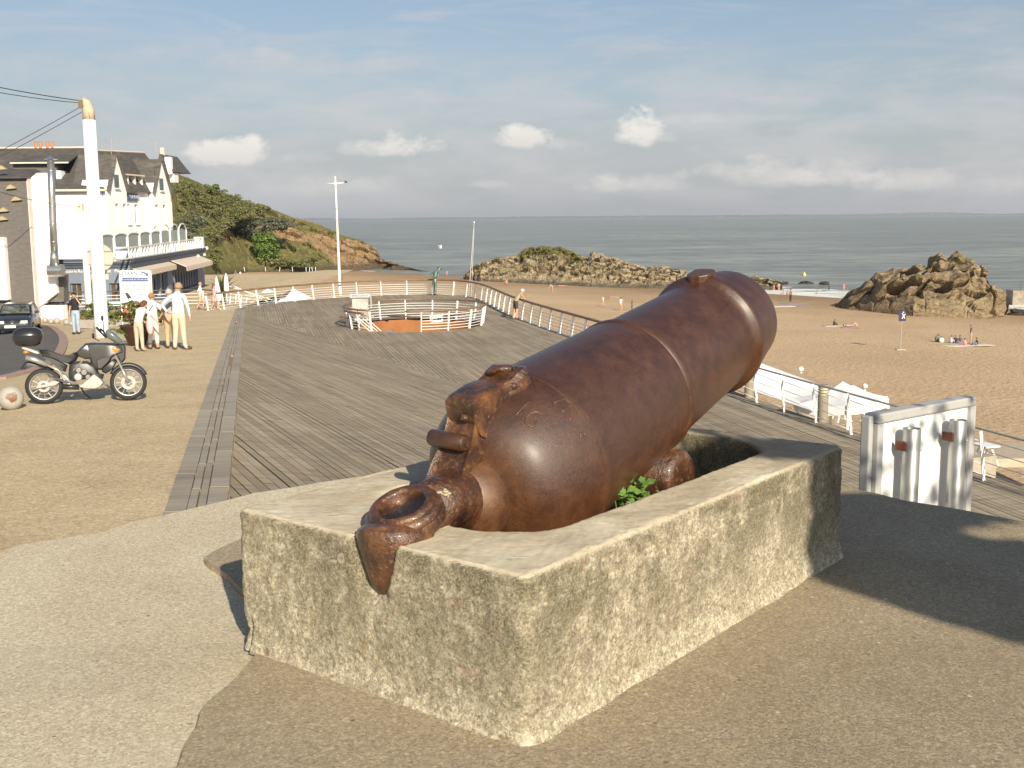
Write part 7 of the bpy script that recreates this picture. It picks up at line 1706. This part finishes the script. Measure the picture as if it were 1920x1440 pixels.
    if face or not small:
        f_ = (rot @ Vector((0, 1, 0)))
        mb = MB(); mb.ball(H2+f_*.105-up_*.015, (.014, .022, .024), 8, 6); mb.v = mb.v; mb.build('nose', mono or skin, t, smooth=True)
        for sx in (-1, 1):
            mb = MB(); mb.ball(H2+rot @ Vector((sx*.092, .0, -.005)), (.014, .02, .032), 8, 6); mb.build('ear', mono or skin, t, smooth=True)
            mb = MB(); mb.ball(H2+rot @ Vector((sx*.035, .092, .015)), (.013, .008, .008), 8, 6); mb.build('eye', mono or M['dark'], t)
        mb = MB(); mb.ball(H2+rot @ Vector((0, .092, -.055)), (.026, .008, .007), 8, 6); mb.build('mouth', mono or cloth((.35, .12, .10)), t)
    if hair is not None:
        mb = MB(); nn, mm = (20, 12) if not small else (10, 6); vs = []
        for i in range(mm+1):
            a = (.62*pi)*i/mm
            for j in range(nn):
                q = 2*pi*j/nn; fr_ = max(0, sin(q)); aa = a*(1-.38*fr_); rr = .112*(1+.04*noise.noise(Vector((q*3, a*5, 2))))
                vs.append(H2+Vector((0, 0, 0))+rot @ Vector((rr*sin(aa)*cos(q)*.93, rr*sin(aa)*sin(q)-.012, rr*cos(aa)*1.02+.012)))
        mb.add(vs, [(i*nn+j, i*nn+(j+1) % nn, (i+1)*nn+(j+1) % nn, (i+1)*nn+j) for i in range(mm) for j in range(nn)])
        if hair_len: mb.tube([H2+rot @ Vector((0, -.06, .0)), H2+rot @ Vector((0, -.09, -.08)), H2+rot @ Vector((0, -.085, -.08-hair_len))], [.09, .085, .045], 10)
        mb.build('hair', mono or cloth(hair), t, smooth=True)
    if hat:
        mb = MB(); mb.lathe([(.02, .16), (.03, .165), (.035, .115), (.11, .10), (.13, .0)], C=H2+rot @ Vector((0, 0, .01)), axis=up_, n=20); mb.build('hat', mono or cloth(hat), t, smooth=True)
    if fingers:
        for sd in ('l', 'r'):
            W_, F_ = Vector(P[sd+'w']), Vector(P[sd+'f']); d = (F_-W_).normalized(); sx = -1 if sd == 'l' else 1; wide = d.cross(Vector((1, 0, 0))).normalized(); pl_ = wide.cross(d)
            for k in range(4):
                o_2 = wide*(-.027+.018*k); ln = (.060, .070, .066, .052)[k]; mb = MB(); mb.tube([F_+o_2, F_+o_2+d*ln*.5, F_+o_2+d*ln-pl_*sx*.014], [.010, .009, .007], 6); mb.build('finger', mono or skin, t, smooth=True)
            mb = MB(); mb.tube([F_-d*.04+wide*.03, F_+wide*.055, F_+wide*.06+d*.03], [.012, .010, .008], 6); mb.build('thumb', mono or skin, t, smooth=True)
    if skirt:
        c_, zt_, zb_, r0_, r1_ = skirt; mb = MB(); n = 24; vs = []
        for i in range(9):
            f = i/8; 
            for j in range(n): a = 2*pi*j/n; r = (r0_+(r1_-r0_)*f)*(1+.06*f*sin(a*7)); vs.append((r*cos(a)*1.1, r*sin(a)*.85, zt_+(zb_-zt_)*f))
        mb.add(vs, [(i*n+j, i*n+(j+1) % n, (i+1)*n+(j+1) % n, (i+1)*n+j) for i in range(8) for j in range(n)]); mb.build('skirt', c_, t, smooth=True)
    if bag:
        c_, pos, r3, strap = bag; mb = MB(); mb.ball(pos, r3, 16, 10); bg_ = mb.build('bag', cloth(c_), t, smooth=True)
        if strap: mb = MB(); mb.tube([Vector(q) for q in strap], .012, 6); mb.build('strap', cloth((.03, .03, .03)), bg_)
    return t
_cl = {}
def cloth(c):
    if c is None: return M['skin']
    k = tuple(round(x, 3) for x in c)
    if k not in _cl: _cl[k] = mat('cloth', [(.3, tuple(x*.82 for x in c)), (.7, tuple(min(.85, x*1.1) for x in c))], 6, 5, .85, bump=.014, bscale=9)
    return _cl[k]
def place(px, py, pt, fn=prom):
    P = fn(px, py); return P, (py-pt)*P.y/F
AWAY = 0.0                                                     # local +y is the facing direction; 0 = looking seaward
# --- four strollers seen from behind by the flower bowl
g4 = 'group of four strollers by the flower bowl'
b, h = place(262, 659, 565); person('bending woman in white blouse and grey trousers holding a pale pink jacket', b, rad(-18), 95, h/.97, over=dict(waist=(0, .03, 1.08), chest=(0, .12, 1.28), nb=(.0, .22, 1.42), neck=(.02, .28, 1.48), h1=(.03, .34, 1.53), h2=(.03, .36, 1.60), h3=(.03, .36, 1.66), ls=(-.16, .20, 1.38), rs=(.19, .22, 1.38), re=(.36, .30, 1.16), rw=(.50, .34, 1.0), rf=(.56, .36, .94), le=(-.2, .26, 1.12), lw=(-.1, .42, 1.0), lf=(-.05, .48, .96), la=(-.05, -.06, .09), lt=(-.05, .1, .035), ra=(.12, .02, .09), rt=(.16, .18, .035)),
    cols=((.78, .75, .74), (.50, .42, .32), (.50, .36, .24)), hair=(.13, .055, .03), hair_len=.10, bag=((.62, .45, .44), (.30, .22, .86), (.13, .10, .30), None), group=g4, fingers=True)
b, h = place(289, 655, 551); person('woman with hands on hips in white capri trousers and a dark shoulder strap', b, rad(-5), 104, h, over=dict(le=(-.40, -.06, 1.20), lw=(-.24, .02, 1.02), lf=(-.17, .03, .98), re=(.40, -.06, 1.20), rw=(.24, .02, 1.02), rf=(.17, .03, .98), la=(-.13, -.01, .09), ra=(.13, -.01, .09)),
    cols=((.80, .78, .75), (.78, .72, .64), (.05, .04, .04)), legs='capri', hair=(.30, .17, .07), bag=((.10, .09, .08), (-.24, .10, .84), (.09, .06, .15), [(.12, -.14, 1.44), (.0, -.165, 1.28), (-.15, -.13, 1.08), (-.22, .0, .96)]), group=g4, fingers=True, girth=1.12)
b, h = place(316, 655, 543); person('grey haired man in tan trousers half hidden behind the tall man', Vector((b.x, b.y+.3, zz(b))), rad(4), 110, h*.985, cols=((.34, .36, .38), (.50, .36, .22), (.05, .04, .035)), hair=(.42, .38, .33), group=g4, fingers=True, girth=1.1)
b, h = place(338, 656, 532); person('tall man in pale striped shirt and beige trousers seen from behind', b, rad(-3), 122, h, over=dict(le=(-.42, -.04, 1.20), lw=(-.26, -.12, 1.02), lf=(-.20, -.13, .99), re=(.27, -.01, 1.13), rw=(.29, .04, .88), rf=(.30, .06, .79), la=(-.13, -.02, .09), lt=(-.18, .13, .035), ra=(.14, .0, .09), rt=(.30, .10, .035), h2=(.03, .03, 1.67)),
    cols=((.60, .63, .67), (.60, .50, .37), (.09, .05, .03)), sleeves='long', hair=(.34, .22, .14), group=g4, fingers=True, girth=1.12)
# --- man on the phone
b, h = place(144, 627, 549); person('dark haired man in black polo and jeans talking on a phone', b, rad(172), 78, h, over=dict(ls=(-.20, 0, 1.42), le=(-.34, .10, 1.22), lw=(-.17, .14, 1.50), lf=(-.11, .13, 1.58), re=(.25, -.03, 1.14), rw=(.27, .02, .90), rf=(.27, .04, .80), h2=(0, .05, 1.66)),
    cols=((.018, .018, .02), (.34, .42, .52), (.04, .03, .03)), hair=(.02, .015, .012), face=True, fingers=True, girth=1.1)
# --- couple walking by the street railing
g2_ = 'walkers by the street railing'
WALK = dict(lk=(-.09, .18, .52), la=(-.09, .28, .09), lt=(-.09, .44, .045), rk=(.09, -.04, .50), ra=(.09, -.26, .12), rt=(.09, -.14, .04))
b, h = place(377, 581, 530); person('man in white polo and long beige shorts walking beside the street railing', b, rad(-80), 52, h, over=dict(WALK, re=(.22, -.16, 1.16), rw=(.22, -.10, .92), rf=(.22, -.06, .83)), cols=((.78, .76, .72), (.52, .38, .26), (.2, .15, .1)), legs='shorts', hair=(.4, .25, .18), group=g2_, hat=None)
b, h = place(403, 582, 533); person('young woman in pink patterned summer dress walking along the railing', b, rad(-85), 48, h, over=WALK, cols=((.62, .32, .30), (.5, .3, .25), (.6, .5, .4)), sleeves='none', legs='bare', hair=(.16, .06, .03), hair_len=.14, group=g2_, skirt=(mat('floral_print', [(.42, (.66, .55, .50)), (.55, (.55, .18, .16))], 14, 4, .8), 1.18, .62, .13, .25))
# --- man at the deck rail, statue
b, h = place(967, 599, 540, lambda x, y: at_z(x, y, DECK)); person('elderly man in khaki shirt and dark shorts leaning on the deck railing', b, rad(-62), 60, 1.72, over=dict(waist=(0, .02, 1.05), chest=(0, .16, 1.24), nb=(0, .28, 1.36), neck=(0, .35, 1.41), h1=(0, .41, 1.45), h2=(0, .43, 1.52), h3=(0, .42, 1.58), ls=(-.18, .27, 1.32), rs=(.18, .27, 1.32), le=(-.2, .42, 1.10), re=(.2, .42, 1.10), lw=(-.08, .62, 1.08), rw=(.08, .62, 1.08), lf=(.0, .66, 1.08), rf=(.0, .70, 1.08), la=(-.08, -.12, .09), lt=(-.08, .03, .035), lk=(-.09, -.02, .5), ra=(.1, .0, .09)),
    cols=((.33, .29, .18), (.05, .05, .05), (.35, .22, .14)), legs='shorts', hair=(.62, .58, .52), fingers=True)
M['verdigris'] = mat('verdigris_bronze', [(.3, (.06, .10, .08)), (.5, (.13, .20, .16)), (.72, (.25, .33, .27))], 6, 6, .55, metal=.3)
b, h = place(815, 554, 500, lambda x, y: at_z(x, y, DECK)); stt = person('green bronze statue of a stooping man with hands on hips looking over the beach', b, rad(-50), 60, h*1.02, over=dict(waist=(0, .0, 1.08), chest=(0, .10, 1.30), nb=(0, .20, 1.42), neck=(0, .28, 1.47), h1=(0, .36, 1.51), h2=(0, .38, 1.57), h3=(0, .37, 1.64), ls=(-.2, .18, 1.38), rs=(.2, .18, 1.38), le=(-.40, -.02, 1.22), re=(.40, -.02, 1.22), lw=(-.17, -.12, 1.04), rw=(.17, -.12, 1.04), lf=(-.10, -.14, 1.0), rf=(.10, -.14, 1.0), la=(-.11, -.02, .09), ra=(.11, -.02, .09)),
    mono=M['verdigris'], hair=(.1, .1, .1), hat=(.1, .1, .1), name='statue', cat='statue')
mb = MB(); mb.tube([(0, .47, 1.55), (0, .54, 1.52), (0, .56, 1.46)], [.012, .012, .022], 8); mb.build('pipe', M['verdigris'], stt)
# --- beach people: (label, px, py, height px, pose, heading deg, top, legs colour, legs kind)
LIE, LIEB = lie_pose(), lie_pose(True)
bp_ = [
 ('child in white top walking on the open sand left of another child', 1131, 575, 20, 'w', 60, (.75, .78, .85), (.3, .2, .15), 'brief'),
 ('child in white and blue top right of the reclining sunbather on the open sand', 1164, 582, 24, 'w', 20, (.72, .76, .86), (.6, .4, .3), 'brief'),
 ('person in black wetsuit nearest the cannon barrel on the sand', 1185, 582, 20, 's', 90, (.03, .03, .03), (.04, .04, .03), 'long'),
 ('sunbather lying between the two children in white tops', 1152, 559, 0, 'l', 85, None, (.5, .1, .1), 'brief'),
 ('person in grey shirt bending forward alone on the sand', 1035, 548, 14, 'b', 120, (.35, .38, .45), (.5, .35, .25), 'brief'),
 ('sunbather in pink lying on a towel below the rock outcrop', 1053, 537, 0, 'l', 90, (.7, .2, .3), (.7, .2, .3), 'brief'),
 ('person in dark blue hooded top standing at the foot of the outcrop', 1044, 524, 12, 's', 0, (.05, .07, .2), (.2, .2, .3), 'long'),
 ('seated bather leftmost of those below the outcrop', 951, 533, 12, 'i', 60, None, (.6, .15, .1), 'brief'),
 ('seated bather with white towel in the cluster below the outcrop', 973, 526, 10, 'i', 90, (.10, .10, .12), (.7, .6, .6), 'brief'),
 ('reclining bather in white in the middle of the cluster below the outcrop', 985, 526, 0, 'l', 80, (.75, .72, .7), (.5, .1, .1), 'brief'),
 ('seated bather with pale hat toward the right of the cluster below the outcrop', 996, 521, 10, 'i', -60, (.7, .65, .6), (.6, .3, .2), 'brief'),
 ('seated bather rightmost in the cluster below the outcrop', 1010, 523, 10, 'i', 40, None, (.6, .3, .2), 'brief'),
 ('sunbather lying at the right foot of the outcrop near the cannon muzzle', 1254, 530, 0, 'l', 88, (.75, .7, .68), (.7, .4, .3), 'brief'),
 ('standing bather in black shorts between the muzzle and the surf', 1482, 566, 24, 's', 30, (.35, .12, .1), (.03, .03, .03), 'long'),
 ('bather standing nearest the muzzle at the water edge', 1451, 549, 15, 's', 60, None, (.5, .1, .08), 'brief'),
 ('bather facing the sea beside the muzzle group', 1460, 548, 16, 's', 10, None, (.1, .1, .3), 'brief'),
 ('bather seated on the sand at the water edge right of the muzzle', 1470, 553, 10, 'i', 70, None, (.7, .3, .2), 'brief'),
 ('crouching bather in the group right of the muzzle', 1476, 553, 9, 'i', -40, None, (.1, .3, .3), 'brief'),
 ('bather sitting in the shallow foam left of the dark wet rock', 1534, 553, 9, 'i', 50, None, (.6, .1, .1), 'brief'),
 ('bather in dark suit wading in the surf', 1554, 549, 11, 's', 0, (.03, .03, .05), (.03, .03, .05), 'long'),
 ('bather lying in the foam near the sea stack', 1567, 551, 0, 'l', 80, None, (.5, .2, .1), 'brief'),
 ('orange red bather standing at the water left of the sea stack', 1582, 549, 14, 's', 20, (.7, .2, .1), (.7, .2, .1), 'brief'),
 ('dark haired woman sitting upright on a towel in the middle of the sand', 1563, 611, 12, 'i', -70, (.06, .04, .04), (.04, .03, .03), 'long'),
 ('sunbather with bent knees lying right of the seated dark haired woman', 1597, 613, 0, 'k', 80, (.45, .3, .5), (.45, .3, .5), 'brief'),
 ('young man in dark grey tee and khaki shorts standing over the picnic group', 1820, 644, 35, 's', 70, (.10, .11, .13), (.36, .32, .18), 'shorts'),
 ('person in black coat sitting at right end of the picnic group', 1833, 649, 16, 'i', 80, (.025, .028, .03), (.15, .2, .3), 'long'),
 ('person in white top sitting at left end of the picnic group', 1782, 643, 14, 'i', -60, (.5, .5, .6), (.6, .6, .65), 'long'),
 ('dark haired person in navy sitting second from left in the picnic group', 1791, 643, 14, 'i', -20, (.05, .06, .15), (.6, .6, .6), 'long'),
 ('person in dark jumper sitting in the middle of the picnic group', 1801, 644, 15, 'i', 20, (.08, .08, .12), (.3, .35, .5), 'long'),
 ('person in pink sitting beside the standing young man', 1811, 648, 13, 'i', 60, (.65, .35, .32), (.55, .2, .2), 'long'),
 ('beachgoer in dark clothes standing at the foot of the headland', 442, 523, 16, 's', 0, (.12, .14, .2), (.15, .17, .25), 'long'),
 ('beachgoer with white hat and red shorts at the foot of the headland', 451, 522, 14, 's', 40, (.7, .6, .55), (.6, .08, .06), 'shorts'),
 ('child in white standing right of the couple below the headland', 460, 533, 13, 's', 180, (.75, .72, .68), (.5, .35, .25), 'brief'),
 ('person stooping with a white bag on the sand behind the deck rail', 500, 532, 16, 'b', 100, (.15, .15, .2), (.25, .2, .18), 'long'),
 ('bather in the shallows by the small white sandbank right of the statue', 838, 517, 7, 's', 30, None, (.5, .2, .2), 'brief'),
]
for i, (lb, px, py, hp, ps, hd, tp_, lg, kind) in enumerate(bp_):
    P = sand(px, py); P.z = max(beach_z(P.x, P.y), SEA-.2); s = P.y/F
    ov_ = {}; pose = STAND
    if ps == 'w': ov_ = WALK
    if ps == 'b': ov_ = dict(chest=(0, .22, 1.16), nb=(0, .36, 1.22), neck=(0, .43, 1.22), h1=(0, .50, 1.22), h2=(0, .55, 1.24), h3=(0, .6, 1.26), ls=(-.18, .34, 1.18), rs=(.18, .34, 1.18), le=(-.2, .42, .92), re=(.2, .42, .92), lw=(-.18, .5, .7), rw=(.18, .5, .7), lf=(-.16, .52, .62), rf=(.16, .52, .62))
    if ps == 'i': pose = SIT
    if ps == 'l': pose = LIE
    if ps == 'k': pose = LIEB
    hh_ = hp*s if ps in 'sw' else (hp*s*1.45 if ps == 'b' else (hp*s/.93*1.75 if ps == 'i' else 1.65)); hh_ = max(1.15, min(1.95, hh_))
    person(lb, P, rad(hd), 20, hh_, pose=pose, over=ov_, cols=(tp_, lg, (.3, .2, .12)), sleeves='none' if tp_ is None or kind == 'brief' else 'short', legs=kind, hair=(.06, .04, .03) if i % 3 else (.22, .13, .06), group='people on the beach')
# towels and bags
def towel(px, py, w_, d_, c, lb, rz=.2):
    P = sand(px, py); mb = MB(); n = 6
    vs = [((-.5+i/n)*w_, (-.5+j/n)*d_, .03+.02*noise.noise(Vector((i*.9, j*.9, px)))) for j in range(n+1) for i in range(n+1)]
    mb.add(vs, [(j*(n+1)+i, j*(n+1)+i+1, (j+1)*(n+1)+i+1, (j+1)*(n+1)+i) for j in range(n) for i in range(n)]); o = mb.build('towel', cloth(c), loc=(P.x, P.y, beach_z(P.x, P.y)+.02), smooth=True); o.rotation_euler[2] = rz; sm = o.modifiers.new('S', 'SOLIDIFY'); sm.thickness = .02; tag(o, lb, 'towel', 'towels and mats on the sand')
towel(1468, 575, 3.0, 1.6, (.70, .68, .64), 'white beach mat just right of the cannon muzzle'); towel(1487, 570, 3.2, 1.8, (.22, .28, .52), 'blue beach mat under the standing bather in black')
towel(1561, 612, 1.9, .9, (.62, .58, .52), 'pale towel under the seated dark haired woman'); towel(1596, 615, 1.9, .8, (.35, .25, .35), 'purple towel under the sunbather with bent knees')
towel(1808, 648, 4.6, 1.6, (.60, .52, .46), 'wide pale blanket under the picnic group'); towel(1053, 539, 2, 1, (.5, .2, .3), 'pink towel below the outcrop'); towel(1152, 561, 2, .9, (.5, .4, .36), 'beige towel between the two children')
for (px, py, r, c, lb) in ((1759, 641, .32, (.16, .17, .16), 'dark rucksack at left end of the picnic blanket'), (1765, 642, .24, (.6, .55, .5), 'pale bag beside the dark rucksack')):
    P = sand(px, py); t = thing('beach_bag', lb, 'bag', (P.x, P.y, beach_z(P.x, P.y))); mb = MB(); mb.ball((0, 0, r*.8), (r, r*.7, r), 14, 10)
    mb.build('sack', cloth(c), t, smooth=True); mb = MB(); mb.tube([(-r*.4, 0, r*1.7), (0, 0, r*2.1), (r*.4, 0, r*1.7)], .03, 6); mb.build('handle', cloth((.04, .04, .04)), t)
# gulls
def gull(px, py, y, label, wing, rz):
    p = at_y(px, py, y); t = thing('gull', label, 'gull', p, rz, 'flying gulls'); mb = MB(); mb.tube([(0, -.25, 0), (0, -.12, 0), (0, .08, .01), (0, .2, .03), (0, .27, .03)], [.01, .055, .07, .04, .012], 8); 
    for s in (-1, 1): mb.add([(s*.04, .08, .03), (s*.35, .12, wing*.25), (s*.65, -.05, wing*.12), (s*.35, -.04, wing*.22), (s*.04, -.08, .03)], [(0, 1, 2, 3, 4)])
    mb.build('body', M['white'] if py > 400 else cloth((.25, .25, .27)), t)
gull(826, 465, 150, 'white gull with wings raised above the sea left of the thin mast', 1.6, 1.2); gull(649, 341, 60, 'dark gull gliding just right of the flagpole top', .6, .3)
# a small buoy and a distant ship
for (px, py, lb) in ((1508, 517, 'tiny yellow buoy floating off the beach'),):
    P = at_z(px, py, SEA); mb = MB(); mb.lathe([(-.2, .3), (.3, .35), (.7, .1), (.9, 0)], n=12); o = mb.build('buoy', flat('buoy_yellow', (.7, .5, .1), .5), loc=P); tag(o, lb, 'buoy')
# ---- the far air
mb = MB(); mb.box((0, 6000, 10.5), (29000, 17000, 57)); 
hz = mb.build('haze', M['white']); hm_ = bpy.data.materials.new('haze_air'); hm_.use_nodes = True; t = hm_.node_tree; t.nodes.clear(); o_2 = N(t, 'ShaderNodeOutputMaterial'); pv = N(t, 'ShaderNodeVolumePrincipled'); pv.inputs['Color'].default_value = (.86, .90, 1.0, 1); pv.inputs['Density'].default_value = .00008; pv.inputs['Anisotropy'].default_value = .2; L(t, pv.outputs[0], o_2.inputs['Volume'])
hz.data.materials.clear(); hz.data.materials.append(hm_); tag(hz, kind='stuff')
